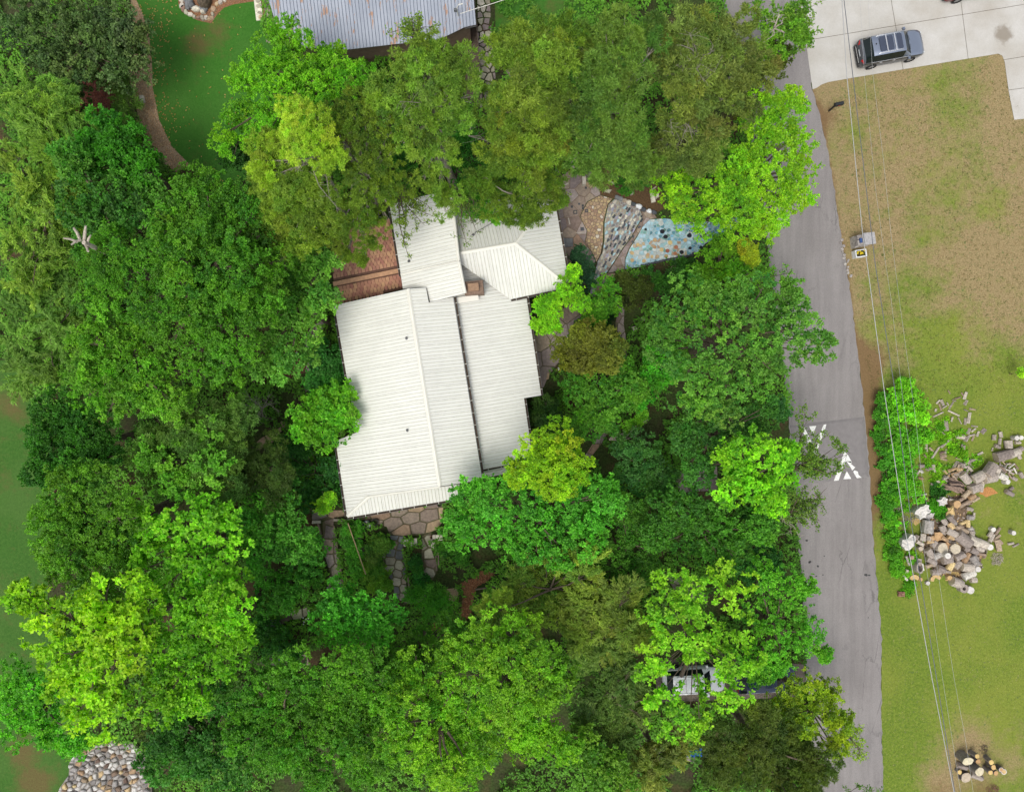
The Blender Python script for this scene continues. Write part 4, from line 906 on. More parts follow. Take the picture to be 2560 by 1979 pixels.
mw_l = mat('aluminium_cable', (0.42, 0.42, 0.42), 0.4, 0.05, 2); mw_d = mat('dark_cable', (0.12, 0.13, 0.15), 0.5, 0.05, 2)
def wire(label, pts, z, r, m):
    e = tag(empty('power_line', (0, 0, 0)), label, 'power line', 'power lines over the lawn'); mb = MB()
    mb.tube([W(x, y, z + 0.0 * i) for i, (x, y) in enumerate(pts)], r, 6); mb.build('cable', m, e); return e
wire('thick pale cable, nearest the road of the four overhead', [(2085, -160), (2105, 0), (2117, 189), (2157, 590), (2168, 660), (2212, 987), (2262, 1320), (2326, 1674), (2385, 1979), (2420, 2160)], 9.0, .020, mw_l)
wire('thick dark cable running beside the pale one overhead', [(2092, -160), (2110, 0), (2133, 197), (2188, 660), (2239, 987), (2280, 1320), (2338, 1674), (2388, 1985), (2420, 2160)], 9.6, .020, mw_d)
wire('thin overhead wire just right of the dark cable', [(2140, -160), (2150, 0), (2161, 189), (2188, 465), (2212, 646), (2228, 750), (2259, 1014), (2290, 1243), (2302, 1320), (2350, 1655), (2397, 1950), (2430, 2160)], 10.5, .006, mw_l)
wire('thin overhead wire, farthest from the road', [(2160, -160), (2170, 0), (2182, 185), (2208, 394), (2228, 590), (2251, 770), (2290, 1054), (2302, 1172), (2346, 1438), (2385, 1694), (2413, 1843), (2460, 2160)], 10.5, .006, mw_l)

# ------------------------------------------------------------------ logs
def wood(name, side, end, side2=None):
    return (mat(name + '_bark', side, .95, .4, 7, .8, objrand=.38, bscale=14), mat(name + '_cut', end, .9, .25, 6, .3, objrand=.15))
WG = wood('weathered', (.36, .31, .265), (.46, .39, .30)); WB = wood('brown', (.29, .215, .16), (.40, .30, .20)); WW = wood('bleached', (.44, .41, .365), (.56, .53, .49))
WY = wood('sawn_yellow', (.44, .31, .17), (.52, .36, .17)); WF = wood('fresh', (.16, .14, .13), (.52, .34, .15)); WS = wood('fresh_pale', (.17, .15, .135), (.55, .48, .34))
rl = random.Random(77)
def dirword(a):
    a = (a + 90) % 180 - 90
    if abs(a) < 14: return 'lying left to right'
    if abs(a) > 72: return 'lying upright'
    return ('steeply ' if abs(a) > 45 else 'slightly ') + ('rising rightward' if a > 0 else 'falling rightward')
def woodlabel(px, py, L_, a, wm, zone, where):
    x0, y0, x1, y1 = zone; u = (px - x0) / (x1 - x0); v = (py - y0) / (y1 - y0)
    h = 'left' if u < .33 else 'right' if u > .67 else 'middle'; t = 'upper' if v < .33 else 'lower' if v > .67 else 'central'
    col = {'weathered': 'grey', 'brown': 'brown', 'bleached': 'pale', 'sawn_yellow': 'yellowish'}.get(wm[0].name[:-5], 'grey')
    ln = 'long' if L_ > 17 else 'short' if L_ < 12.5 else 'middling'
    return ' '.join((ln, col, 'piece', dirword(a) + ',', t, h, 'of', where))
def log(px, py, L_, d, ang, wm, label, z=None, v=False, group=None, name='log', n=11, cat='log', sy=1.0, tilt=0.0):
    """L_, d in image pixels; ang image degrees; v: standing on end"""
    r = d * SC / 2; ln = L_ * SC; mb = MB()
    if v:
        mb.cyl((0, 0, 0), r * 1.04, r, ln, n, 0, 1, jit=.09)
        if r > .12: mb.cyl((0, 0, ln), r * .88, r * .86, .012, n, 1, 1, jit=.08)
        if sy != 1.0: mb.v = [(x, y * sy, q) for x, y, q in mb.v]
        o = mb.build(name, list(wm), None, W(px, py, ln)[:2] + (0 if z is None else z,), (rl.uniform(-.08, .08), rl.uniform(-.08, .08), math.radians(ang)))
    else:
        mb.cyl((0, 0, -ln / 2), r, r * rl.uniform(.85, 1), ln, n, 0, 1, jit=.12)
        if d > 45: mb.cyl((0, 0, ln / 2), r * .8, r * .78, .012, n, 1, 1, jit=.08)
        zz = r if z is None else z
        o = mb.build(name, list(wm), None, W(px, py, zz)[:2] + (zz,)); o.rotation_euler = Matrix.Rotation(0, 3, 'X').to_euler()
        o.rotation_euler = (Matrix.Rotation(math.radians(ang), 3, 'Z') @ Matrix.Rotation(PI / 2 - tilt + rl.uniform(-.08, .08), 3, 'Y') @ Matrix.Rotation(rl.uniform(0, 6), 3, 'Z')).to_euler()
    return tag(o, label, cat, group)
def split(px, py, L_, d, ang, wm, label, z=None, group=None, name='split_log', cat='log'):
    r = d * SC / 2; ln = L_ * SC; mb = MB(); k = rl.uniform(.6, 1)
    mb.add([(-ln / 2, -r, 0), (-ln / 2, r, 0), (-ln / 2, r * rl.uniform(-.4, .5), r * 1.3 * k), (ln / 2, -r * rl.uniform(.7, 1), 0), (ln / 2, r * rl.uniform(.7, 1), 0), (ln / 2, r * rl.uniform(-.5, .4), r * 1.2 * k)],
           [(0, 3, 5, 2), (1, 2, 5, 4), (0, 1, 4, 3)], 0)
    mb.add(mb.v[0:3], [(0, 2, 1)], 1); mb.add(mb.v[3:6], [(0, 1, 2)], 1)
    zz = rl.uniform(.02, .12) if z is None else z
    o = mb.build(name, list(wm), None, W(px, py, zz)[:2] + (zz,), (rl.uniform(-.3, .3), rl.uniform(-.12, .12), math.radians(ang)))
    return tag(o, label, cat, group)
R1 = lambda x, y: (2180 + x / 5.747, 940 + y / 5.747); R2 = lambda x, y: (2200 + x / 5.628, 1200 + y / 5.628)
sA = 'weathered split log lying in the weeds at the north end of the woodpile'; gA = 'split logs in the weeds'
for x, y, l, d, a in ((1340, 280, 110, 45, 75), (1230, 315, 100, 20, 15), (1140, 420, 120, 22, 60), (1010, 380, 90, 40, -70), (1040, 440, 70, 25, 30), (980, 440, 110, 25, -70), (1395, 600, 160, 35, 80), (1340, 650, 100, 35, 85), (1440, 475, 90, 25, -10), (1345, 380, 80, 40, 60), (1470, 720, 90, 20, -10), (1460, 775, 80, 25, 35), (1390, 790, 90, 40, 65), (1520, 830, 80, 30, 70), (1430, 850, 100, 25, 15), (1450, 895, 80, 30, 60), (1370, 900, 90, 35, 60), (1340, 900, 70, 35, 60), (780, 1030, 110, 40, -85), (850, 1050, 90, 30, -45), (1225, 1070, 110, 22, 85), (1290, 1020, 90, 22, 80), (1320, 1040, 90, 35, 70), (1250, 1190, 110, 22, -20), (1550, 1115, 90, 35, 30), (1000, 1100, 70, 40, 20), (1060, 1080, 70, 30, 80), (950, 370, 70, 25, 45), (1110, 230, 60, 20, -60), (1300, 260, 60, 20, -60), (915, 490, 45, 30, 80), (1180, 350, 60, 18, -20), (1350, 490, 70, 16, -20), (770, 1150, 70, 22, -50), (1150, 620, 70, 25, 80), (560, 790, 60, 30, -30), (650, 780, 70, 30, 10), (1090, 400, 50, 20, -60), (1020, 1150, 90, 45, 10), (1030, 1190, 90, 35, -20), (880, 850, 50, 16, -20), (1730, 1050, 50, 20, 80)):
    q = R1(x, y); w_ = rl.choice([WG, WG, WB]); split(*q, l / 5.747, d * 1.15 / 5.747, a, w_, woodlabel(*q, l / 5.747, a, w_, (2270, 975, 2460, 1150), 'the weedy log patch'), group=gA)
for lb, x, y, l, d, a, k in (('wide grey split slab standing out in the weeds', 1060, 710, 150, 75, -85, 's'), ('long thin grey log crossing the weeds near the leafy mound', 950, 550, 160, 25, 25, 'l'), ('long pale log under leaves east of the leafy mound', 1170, 530, 180, 26, -25, 'l'), ('thin grey stick angled down to the right of the pale log', 1260, 640, 110, 18, -60, 'l'), ('crooked grey branch log in the middle of the weeds', 1020, 820, 150, 24, -40, 'l'), ('upper half of the long thin trunk lying diagonally in weeds', 1060, 960, 190, 36, 42, 'l'), ('lower half of the long thin trunk lying diagonally in weeds', 910, 1100, 200, 34, 55, 'l'), ('short thick log with brown face east of the weeds', 1265, 870, 120, 62, -5, 'l'), ('squat split chunk on the grass edge north of the woodpile', 1600, 790, 80, 62, 50, 's'),
                         ('short log lying alone just above the pile of thick rounds', 1540, 1200, 80, 36, 5, 'l'), ('grey log at the top edge of the main heap', 1430, 1210, 130, 46, 15, 'l'), ('grey pole lying across the top of the main heap', 1320, 1270, 180, 40, 15, 'l'), ('long split log leaning at the heap\'s upper left', 1190, 1290, 160, 52, 55, 's'), ('upright-lying pale split log left of the heap top', 890, 1320, 110, 52, -75, 's'), ('short grey log left of the pale split log', 820, 1330, 80, 52, 20, 'l'), ('short pale billet beside the weeds left of the heap', 1040, 1320, 100, 36, 65, 's'), ('brown short log alone in the weeds under the wires', 710, 1290, 70, 52, 0, 'l')):
    q = R1(x, y); (log if k == 'l' else split)(*q, l / 5.747, d / 5.747, a, WG, lb)
sB = 'grey billet in the small cluster under the overhead wires'; gB = 'billets under the wires'
for x, y, l, d, a in ((555, 1375, 60, 50, 80), (610, 1370, 60, 50, 60), (700, 1365, 70, 45, -20), (640, 1420, 100, 40, 60), (700, 1465, 80, 38, -10), (660, 1530, 60, 45, 20), (570, 1420, 70, 40, -50), (620, 1480, 80, 28, 70)):
    q = R1(x, y); w_ = rl.choice([WG, WW, WY]); split(*q, l / 5.747, d / 5.747, a, w_, woodlabel(*q, l / 5.747, a, w_, (2275, 1175, 2303, 1208), 'the billets under the wires'), group=gB, z=.1)
for lb, x, y, l, d, a in (('short thick log, leftmost of the loose ones on the grass', 1755, 880, 78, 56, 85), ('small pale log standing tallest in the loose row', 1845, 840, 82, 52, -80), ('narrow pale log just below the small pale one', 1835, 940, 90, 42, 80), ('short log with rounded ends below the narrow pale log', 1800, 1010, 80, 55, -20), ('big square-looking grey round above the boulder-like logs', 1965, 980, 112, 112, -85), ('small log wedged under the two pale standing rounds', 2090, 955, 76, 50, 0), ('brown stubby log at the right end of the loose row', 2125, 1055, 90, 84, 30),
                          ('curved pale-edged log right of the boulder-like logs', 2110, 1140, 100, 55, -70), ('short log alone on the grass near the right edge', 2145, 1420, 90, 56, -60), ('small log lying beside two little chunks on the right grass', 2040, 1470, 80, 50, -30)):
    q = R1(x, y); log(*q, l / 5.747, d / 5.747, a, WG, lb)
for x, y, r, lb in ((2080, 890, 33, 'left one of two round pale log ends by the right edge'), (2152, 880, 33, 'right one of two round pale log ends by the right edge'), (1952, 1520, 36, 'round pale log end right of the big thick rounds')):
    q = R1(x, y); log(*q, 16, r * 2 / 5.747, 0, WW, lb, v=True)
for lb, x, y, l, d, a, z in (('huge flat-sided grey trunk chunk, top of the line of big rounds', 1890, 1140, 230, 150, 15, .35), ('second huge grey chunk touching the top one on its right', 2040, 1110, 150, 120, 20, .4), ('tall thick grey round at the bend of the big rounds', 1700, 1340, 190, 150, 55, .6), ('smaller round behind the tall thick grey round', 1775, 1340, 110, 100, -20, .5), ('widest grey round at the middle of the big rounds', 1690, 1460, 170, 140, 10, .45), ('thick round with a flat cut face, middle left of the big rounds', 1520, 1450, 170, 150, 30, .4), ('thick tilted round at the left end of the big rounds', 1340, 1460, 160, 120, -50, .4), ('barrel-sized round under the line of big rounds', 1480, 1590, 130, 130, 20, .35), ('pale sawn log right of the widest round', 1870, 1440, 130, 90, -25, .3), ('pale chunk next to the pale sawn log', 1810, 1420, 100, 80, 40, .25)):
    q = R1(x, y); log(*q, l / 5.747, d / 5.747, a, WW if 'pale' in lb else WG, lb, z=z)
sC = 'split billet in the loose fan of kindling right of the thick rounds'; gC = 'kindling beside the thick rounds'
for i in range(26):
    x = rl.uniform(1840, 2080); y = 1220 + (x - 1840) * .35 + rl.uniform(-30, 170) ; q = R1(x, y); l_, w_, a_ = rl.uniform(60, 110) / 5.747, rl.choice([WG, WW, WB]), rl.choice([40, 50, 60, -50, -60, 20, 5, -20]); split(*q, l_, rl.uniform(18, 30) / 5.747, a_, w_, woodlabel(*q, l_, a_, w_, (2500, 1150, 2542, 1190), 'the kindling fan'), group=gC, z=rl.uniform(.03, .3))
sD = 'broken grey piece of wood jumbled at the top left of the main heap'; gD = 'jumbled wood at the heap top'
for i in range(34):
    x = rl.uniform(1060, 1420); y = rl.uniform(1240, 1480); q = R1(x, y); l_, w_, a_ = rl.uniform(60, 140) / 5.747, rl.choice([WG, WG, WB, WY]), rl.choice([20, 40, 55, 75, -20, 0, -50]); split(*q, l_, rl.uniform(25, 50) / 5.747, a_, w_, woodlabel(*q, l_, a_, w_, (2364, 1155, 2427, 1198), 'the broken heap-top wood'), group=gD, z=rl.uniform(.05, .35))
for x, y, l, d, a in ((870, 1550, 60, 50, 0), (965, 1530, 100, 60, -50), (1030, 1460, 80, 50, 50), (1090, 1490, 90, 60, 20), (940, 1580, 60, 40, 20)):
    q = R1(x, y); split(*q, l / 5.747, d / 5.747, a, WG, woodlabel(*q, l / 5.747, a, WG, (2330, 1194, 2372, 1216), 'the bits beside the charred root'), group=gD, z=.1)
# charred hollow root
q = R1(1190, 1570); root_ = tag(empty('root_stump', W(*q, .3)[:2] + (0,), math.radians(-15)), 'charred hollow root mass with dark cavities left of the thick rounds', 'root'); mb = MB(); rn = random.Random(5)
mcharr = mat('charred_wood', (.05, .035, .03), 1, .5, 8, .5); mroot = mat('root_wood', (.24, .17, .13), .95, .4, 6, .7)
for i in range(13):
    a = rn.uniform(-1.5, 1.5); y0 = rn.uniform(-.35, .35); L0 = rn.uniform(.5, .9)
    mb = MB(); mb.tube([(-L0, y0 + rn.uniform(-.2, .2), .12), (-.3, y0, .3 + rn.uniform(0, .15)), (.3, y0 + rn.uniform(-.15, .15), .35), (L0, y0 + rn.uniform(-.2, .2), .18)], [.05, .12, .11, .04], 7); mb.build('root', mroot if i % 3 else mcharr, root_)
def rootplate(label, q, sx, sy, h, wm, seed, ang=0, name='root_stump', n=16, amp=.35):
    rn = random.Random(seed); mb = MB(); a0 = [1 + rn.uniform(-amp, amp * .6) for _ in range(n)]; vs = []
    for zz, k in ((0, .8), (h * .5, .95), (h, 1.0), (h * 1.08, .55)):
        for i in range(n):
            t = 2 * PI * i / n; vs.append((sx * k * a0[i] * math.cos(t), sy * k * a0[i] * math.sin(t), zz * (1 + rn.uniform(-.1, .1))))
    fs = [(l * n + i, l * n + (i + 1) % n, (l + 1) * n + (i + 1) % n, (l + 1) * n + i) for l in range(2) for i in range(n)]; mb.add(vs, fs, 0)
    mb.add(vs[2 * n:], [(i, (i + 1) % n, n + (i + 1) % n, n + i) for i in range(n)] + [tuple(range(n, 2 * n))], 1)
    return tag(mb.build(name, list(wm), None, W(*q, h)[:2] + (0,), (rn.uniform(-.1, .1), rn.uniform(-.1, .1), math.radians(ang))), label, 'stump')
s5 = SC / 5.628
rootplate('big bleached white stump with jagged roots at the heap\'s left', R2(600, 440), 115 * s5, 90 * s5, .75, WW, 1, 30)
rootplate('pale ragged piece tucked under the big white stump\'s right side', R2(705, 500), 75 * s5, 45 * s5, .4, WW, 8, 20)
rootplate('bleached white stump at the far left under the thick pale cable', R2(410, 870), 110 * s5, 90 * s5, .9, WW, 2, 60)
rootplate('small white stump with torn roots north of the star-shaped one', R2(875, 290), 80 * s5, 60 * s5, .6, WW, 3, 10)
rootplate('yellow star-shaped freshly torn stump in the heap', R2(1010, 430), 85 * s5, 80 * s5, .55, WY, 4, 90, amp=.6)
rootplate('yellow torn stump with splinters in the lower middle of the heap', R2(800, 800), 90 * s5, 65 * s5, .4, WY, 5, 0, amp=.5)
rootplate('yellow broken stump base below the fallen trunk', R2(965, 915), 70 * s5, 45 * s5, .4, WY, 6, -20)
def halfdisc(q, r, a, label, notch):
    mb = MB(); pts = [(r * math.cos(t), r * .9 * math.sin(t)) for t in np.linspace(0, PI, 11)] + [(-r * .5, -.25 * r), (-r * .1, notch * r), (r * .6, -.2 * r)]
    mb.prism(pts, 0, .16, 1, inset=.02, mside=0); return tag(mb.build('log_slice', [WG[0], WY[1]], None, W(*q), (0, 0, math.radians(a))), label, 'log slice')
halfdisc(R2(470, 1385), 75 * s5, 0, 'tan half-round log slice with ragged lower edge, left of its twin', .1); halfdisc(R2(770, 1390), 80 * s5, 15, 'tan curved log slice lying on the grass, right of its twin', .45)
# hollow pale log
q = R2(500, 1205); hl = tag(empty('hollow_log', W(*q), math.radians(5)), 'grey hollow log with a white curved rim under the wires', 'log'); mb = MB(); mb.ring((0, 0, 0), .34, .24, .6, 16); o = mb.build('bark_shell', WG[0], hl); o.scale = (.75, 1.25, 1); mb = MB(); mb.box((.2, .05, .62), (.07, .5, .06), .1); mb.build('rim', WW[1], hl)
q = R2(1160, 1515); hl = tag(empty('hollow_log', W(*q, .3)), 'small hollow round with a dark hole at the heap\'s bottom end', 'log'); mb = MB(); mb.ring((0, 0, -.28), .31, .13, .5, 14); mb.build('bark_shell', WG[0], hl)
# large rounds and trunks of the southern heap
for lb, x, y, l, d, a, z, wm in (('fallen trunk\'s thick butt with yellow torn flank', 1170, 830, 230, 165, -38, .45, WG), ('second length of the fallen trunk, going down right', 1310, 850, 160, 130, -25, .35, WG), ('third length of the fallen trunk, near its small end', 1425, 885, 170, 105, -22, .28, WG), ('thick log end-on above the fallen trunk\'s butt', 1020, 740, 180, 105, -28, .5, WG), ('log with yellow sawn patch above the trunk', 1000, 635, 95, 85, -60, .55, WY), ('long split timber right of the yellow-patched log', 1145, 690, 200, 60, -22, .3, WB), ('square grey block, upper of two left of the trunk', 905, 580, 90, 88, -60, .4, WG), ('square grey block, lower of two left of the trunk', 885, 675, 90, 90, -65, .4, WG), ('pale short log on top near the star-shaped stump', 1005, 545, 120, 78, -50, .7, WG),
                             ('big notched grey round with pale split, left of the heap', 670, 650, 175, 165, 85, .45, WW), ('thick round right of the thick rounds\' lower end', 1335, 110, 150, 135, 20, .4, WG), ('wedge-shaped grey slab beside that round', 1430, 90, 150, 60, 78, .25, WG), ('long brown split log below the thick rounds', 1215, 195, 130, 70, 45, .35, WB), ('round with tan end between the brown split logs', 1295, 235, 90, 75, 30, .4, WY), ('long brown bark log slanting under the others', 1200, 325, 200, 50, 28, .25, WB), ('brown bark log end slanting up right', 1345, 270, 110, 50, 30, .2, WB), ('brown log left of the tan-ended round', 1150, 265, 100, 50, 32, .3, WB), ('thin log behind the yellow round end', 1030, 280, 120, 40, -12, .3, WG),
                             ('standing grey chunk below the notched round', 605, 800, 100, 88, 85, .35, WG), ('small grey chunk left of the standing one', 510, 800, 66, 60, 60, .25, WG), ('small chunk between the notched round and yellow stump', 690, 820, 66, 62, 80, .3, WG), ('log beside the far-left white stump', 560, 880, 110, 60, -30, .25, WG), ('grey wedge chunk in the gap of green weeds', 760, 900, 90, 80, 50, .25, WG), ('yellowish log above the yellow broken base', 905, 825, 100, 60, -30, .35, WY), ('log butting the trunk\'s underside', 1000, 800, 90, 70, -20, .4, WY),
                             ('square-ended round, left of the lower rounds', 700, 1025, 130, 110, -58, .35, WG), ('round with pale face next to the square-ended one', 800, 1060, 110, 88, 28, .4, WW), ('long grey round under the square-ended one', 720, 1130, 140, 92, -30, .3, WG), ('largest round in the middle of the lower heap', 940, 1115, 130, 128, 10, .45, WG), ('round leaning right of the largest one', 1120, 1070, 140, 100, 25, .35, WG), ('split round with tan stripe, middle right', 1215, 1090, 150, 78, 58, .35, WY), ('log with pale oval end at the heap\'s right', 1330, 1125, 140, 105, -62, .35, WW), ('round under the fallen trunk\'s middle', 1320, 995, 105, 90, -30, .35, WG), ('short trunk piece under its small end', 1395, 960, 125, 92, -15, .25, WG),
                             ('small split log right of the heap, under the trunk', 1425, 1040, 125, 50, -12, .15, WB), ('barrel-shaped grey round, lower right', 1230, 1220, 155, 125, -5, .4, WG), ('white curved log below the barrel-shaped round', 1250, 1325, 170, 105, 28, .3, WW), ('small square round at the lower right edge', 1312, 1402, 82, 75, 0, .25, WG), ('bulky round at the bottom of the heap', 1080, 1440, 150, 130, -20, .35, WG), ('heaped round with dark bark, lower left', 850, 1250, 112, 100, -20, .3, WG), ('small chunk left of the dark-barked round', 790, 1270, 60, 60, 0, .2, WG), ('hollowed split log, lower left', 690, 1200, 95, 60, 20, .25, WB), ('tan-faced round in the lower middle', 985, 1200, 125, 95, 60, .35, WY), ('log with a dark slot in the lower middle', 1090, 1185, 110, 85, 45, .3, WG), ('small grey log at the heap\'s far lower left', 375, 1285, 62, 56, 80, .2, WG), ('pale long chip beside the small grey log', 350, 1370, 95, 42, -50, .15, WW),
                             ('long pale stick leaning by the hollow log', 390, 1130, 140, 30, -70, .25, WW), ('grey bark slab behind the hollow log', 550, 1150, 95, 60, 80, .3, WG), ('thick log of the little pile right of the heap', 1660, 910, 165, 80, -75, .25, WB), ('upper left log of the little pile right of the heap', 1548, 757, 80, 64, 58, .2, WG), ('top log of the little pile, pointing up right', 1655, 715, 115, 40, 55, .2, WB), ('middle left log of the little pile right of the heap', 1570, 812, 120, 55, 58, .15, WG), ('middle right log of the little pile', 1640, 812, 130, 38, 42, .2, WB), ('short log at the little pile\'s right', 1690, 860, 90, 40, -50, .12, WB), ('short stick on the grass right of the little pile', 1838, 890, 85, 34, 10, .08, WG), ('second short stick, farther right on the grass', 1910, 915, 95, 26, 25, .08, WG), ('grey block by itself on the grass, right of the orange patch', 1820, 180, 120, 72, -28, .2, WG), ('little chunk above the lone grey block', 1850, 118, 55, 45, 40, .15, WG),
                             ('pale block beside the white chips, right of star stump', 1272, 525, 74, 72, 0, .25, WW), ('narrow block right of the pale block', 1322, 497, 85, 34, 85, .2, WG), ('grey short block above the pale block', 1255, 400, 82, 55, -12, .2, WG), ('weathered bark plank at the woodpile\'s left by the wires', 545, 210, 230, 26, 8, .15, WW), ('brown board in the weeds above the white stump', 610, 255, 110, 50, 5, .15, WY), ('tan slab below the brown board', 700, 295, 90, 55, -25, .15, WY), ('dark square block in the weeds under the dark cable', 415, 110, 80, 60, -10, .25, WB)):
    q = R2(x, y); log(*q, l / 5.628, d / 5.628, a, wm, lb, z=z)
for lb, x, y, r, h, wm in (('yellow round end standing up above the star-shaped stump', 1085, 332, 52, 25, WY), ('white round end at the fallen trunk\'s tip', 1556, 940, 46, 12, WW), ('round log end beside the far-left white stump', 582, 962, 33, 14, WG), ('cracked round standing on end, left of two in mid heap', 885, 965, 76, 20, WG), ('cracked round standing on end, right of two in mid heap', 1072, 965, 72, 22, WG), ('small brown round end above the hollow log', 462, 1090, 28, 22, WB), ('small tan round end between the two tan slices', 575, 1398, 24, 8, WY), ('pale round end touching the right tan slice', 678, 1450, 28, 8, WW), ('tan round end on sawdust at the heap\'s bottom', 982, 1370, 33, 10, WY), ('pale round end at the heap\'s right edge', 1382, 1258, 40, 16, WW), ('pale octagonal round, last at the heap\'s bottom end', 1275, 1545, 53, 16, WW), ('round end on top of the little pile', 1601, 690, 34, 12, WW), ('round end alone on the right grass', 1892, 740, 31, 16, WW), ('small round perched on the largest lower round', 965, 1062, 42, 34, WW)):
    q = R2(x, y); log(*q, h, r * 2 / 5.628, 0, wm, lb, v=True)
sE = 'grey wood chunk filling the gaps of the southern heap'; gE = 'chunks in the southern heap'
for i in range(46):
    while True:
        x, y = rl.uniform(640, 1480), rl.uniform(480, 1350)
        if inside((x, y), [(860, 480), (1150, 440), (1250, 600), (1500, 920), (1400, 1250), (1250, 1350), (1000, 1330), (760, 1290), (640, 1180), (640, 900), (840, 700)]): break
    q = R2(x, y); l_, w_, a_ = rl.uniform(70, 130) / 5.628, rl.choice([WG, WG, WG, WY, WW, WB]), rl.uniform(-90, 90); (log if rl.random() < .5 else split)(*q, l_, rl.uniform(45, 85) / 5.628, a_, w_, woodlabel(*q, l_, a_, w_, (2314, 1285, 2466, 1440), 'the southern heap'), group=gE, z=rl.uniform(.05, .25))
# freshly cut rounds, bottom right
R6 = lambda x, y: (2340 + x / 9.93, 1820 + y / 9.93)
for lb, x, y, r, h, wm, sy, a in (('fresh tan round, topmost of the pair behind the big oval one', 1010, 702, 53, 26, WF, 1.1, 0), ('fresh tan round below the topmost of that pair', 1046, 825, 58, 24, WF, 1, 0), ('fresh round, top of the right-hand group of four', 1395, 828, 58, 26, WF, 1.1, 0), ('fresh round with white rim, second of the right-hand four', 1448, 972, 52, 26, WF, 1.2, 0), ('deep tan round, lower left of the right-hand four', 1365, 1082, 53, 26, WF, 1.1, 0), ('fresh round, lower right of the right-hand four', 1489, 1103, 51, 22, WF, 1.15, 0), ('small tan round at the left below the grey wedge', 596, 1085, 55, 14, WF, 1, 0),
                                 ('big pale oval round with dark bark, upper left', 812, 797, 135, 34, WS, .68, 18), ('big pale round at the bottom of the cut logs', 740, 1215, 122, 12, WS, .98, 40), ('pale round with a broken edge, in the middle', 1065, 1075, 100, 36, WS, 1.1, -60)):
    q = R6(x, y); log(*q, h, r * 2 / 9.93, a, wm, lb, v=True, sy=sy, n=16)
q = R6(1655, 1050); tw = tag(empty('log', W(*q, .5)[:2] + (0,), math.radians(-38)), 'double-hearted white-rimmed round at the right end', 'log')
for k, (x, r) in enumerate(((-.13, .17), (.12, .2))):
    mb = MB(); mb.cyl((x, 0, 0), r, r, .5 + .004 * k, 16, 0, 1); mb.cyl((x, 0, .5 + .004 * k), r * .75, r * .74, .012, 16, 2, 2); mb.build('trunk_half', [WS[0], WW[1], WY[1]], tw)
q = R6(650, 935); split(*q, 270 / 9.93, 150 / 9.93, -15, WG, 'grey wedge of split trunk at the left of the fresh rounds', z=.2)
q = R6(1000, 1180); log(*q, 30, 14, -20, WG, 'grey bark slab under the pale broken round', z=.15)
mb = MB(); rn = random.Random(31); hp_ = [(700, 250), (1150, 150), (1400, 250), (1250, 600), (1520, 920), (1400, 1300), (1100, 1480), (760, 1330), (560, 1000), (560, 560)]
for i in range(520):
    while True:
        x, y = rn.uniform(540, 1520), rn.uniform(150, 1480)
        if inside((x, y), hp_): break
    p = W(*R2(x, y)); s_ = rn.uniform(.03, .1); mb.box((p[0], p[1], .03), (s_ * 2.4, s_, .05), rn.uniform(0, 3.1), rn.randrange(3), jit=.012)
tag(mb.build('bark_debris', [WG[0], WB[0], WY[1]]), 'bark crumbs and wood chips strewn under the southern heap', 'wood chips', kind='stuff')
sheet('bare_soil', NP([R2(*p) for p in ((700, 330), (900, 250), (1150, 200), (1360, 260), (1230, 380), (1200, 620), (1330, 760), (1500, 930), (1440, 1090), (1370, 1260), (1200, 1400), (1000, 1360), (800, 1300), (650, 1160), (600, 1000), (640, 760), (580, 600))]), .012, mat('woody_soil', (.15, .105, .065), 1, .5, 6))
# brick stack by the weeds
q = R2(285, 1590); bx = tag(empty('brick_stack', W(*q)), 'small stack of old brown bricks beside the round weed clump', 'bricks'); mbr = mat('old_brick', (.24, .13, .09), .95, .3, 7, objrand=.25)
mb = MB(); mb.box((0, 0, 0), (.22, .105, .07)); meb = mb.mesh('brick', mbr)
for k in range(3):
    for i in range(2):
        for j in range(3): link('brick', meb, bx, (-.12 + i * .24 + rl.uniform(-.02, .02), -.13 + j * .125, .04 + k * .075), (0, 0, rl.uniform(-.08, .08)))
# brush piles, twigs
def twigs(name, label, px, py, r, n, m, h=.3, cat='brush pile', ln=.5, th=.012, seed=0):
    rn = random.Random(seed + int(px)); mb = MB()
    for i in range(n):
        a = rn.uniform(0, 6.28); d_ = r * math.sqrt(rn.random()); x, y = d_ * math.cos(a), d_ * math.sin(a); b_ = rn.uniform(0, 6.28); l_ = rn.uniform(.4, 1) * ln; z_ = rn.uniform(.02, h) * (1 - d_ / r * .7)
        mb.tube([(x - math.cos(b_) * l_ / 2, y - math.sin(b_) * l_ / 2, z_ * .5), (x, y, z_), (x + math.cos(b_) * l_ / 2, y + math.sin(b_) * l_ / 2, z_ * rn.uniform(.3, 1.3))], [th, th, th * .5], 4)
    return tag(mb.build(name, m, None, W(px, py)), label, cat)
q = R2(1640, 1105); twigs('brush_pile', 'round heap of small brown twigs on the grass right of the woodpile', q[0], q[1], .45, 110, mdeadwood, .3, ln=.35)
q = R2(330, 460); twigs('brush_pile', 'tangle of bleached sticks in the weeds left of the white stump', q[0], q[1], .95, 60, mbark_pale, .4, ln=.9, th=.02)
q = R6(1170, 500); twigs('brush_pile', 'small patch of brown wood chips above the fresh rounds', q[0], q[1], .35, 90, mbark, .08, ln=.15, cat='wood chips')
q = R6(1400, 1540); twigs('brush_pile', 'reddish brush heap cut off by the bottom edge', q[0], q[1], .5, 110, mat('red_twigs', (.22, .12, .08), .9), .2, ln=.3)
sheet('sawdust', NP([R2(*p) for p in ((1450, 120), (1510, 90), (1580, 110), (1660, 180), (1560, 210), (1490, 240), (1440, 200), (1390, 190))]), .013, mat('orange_sawdust', (.42, .20, .07), 1, .4, 12))
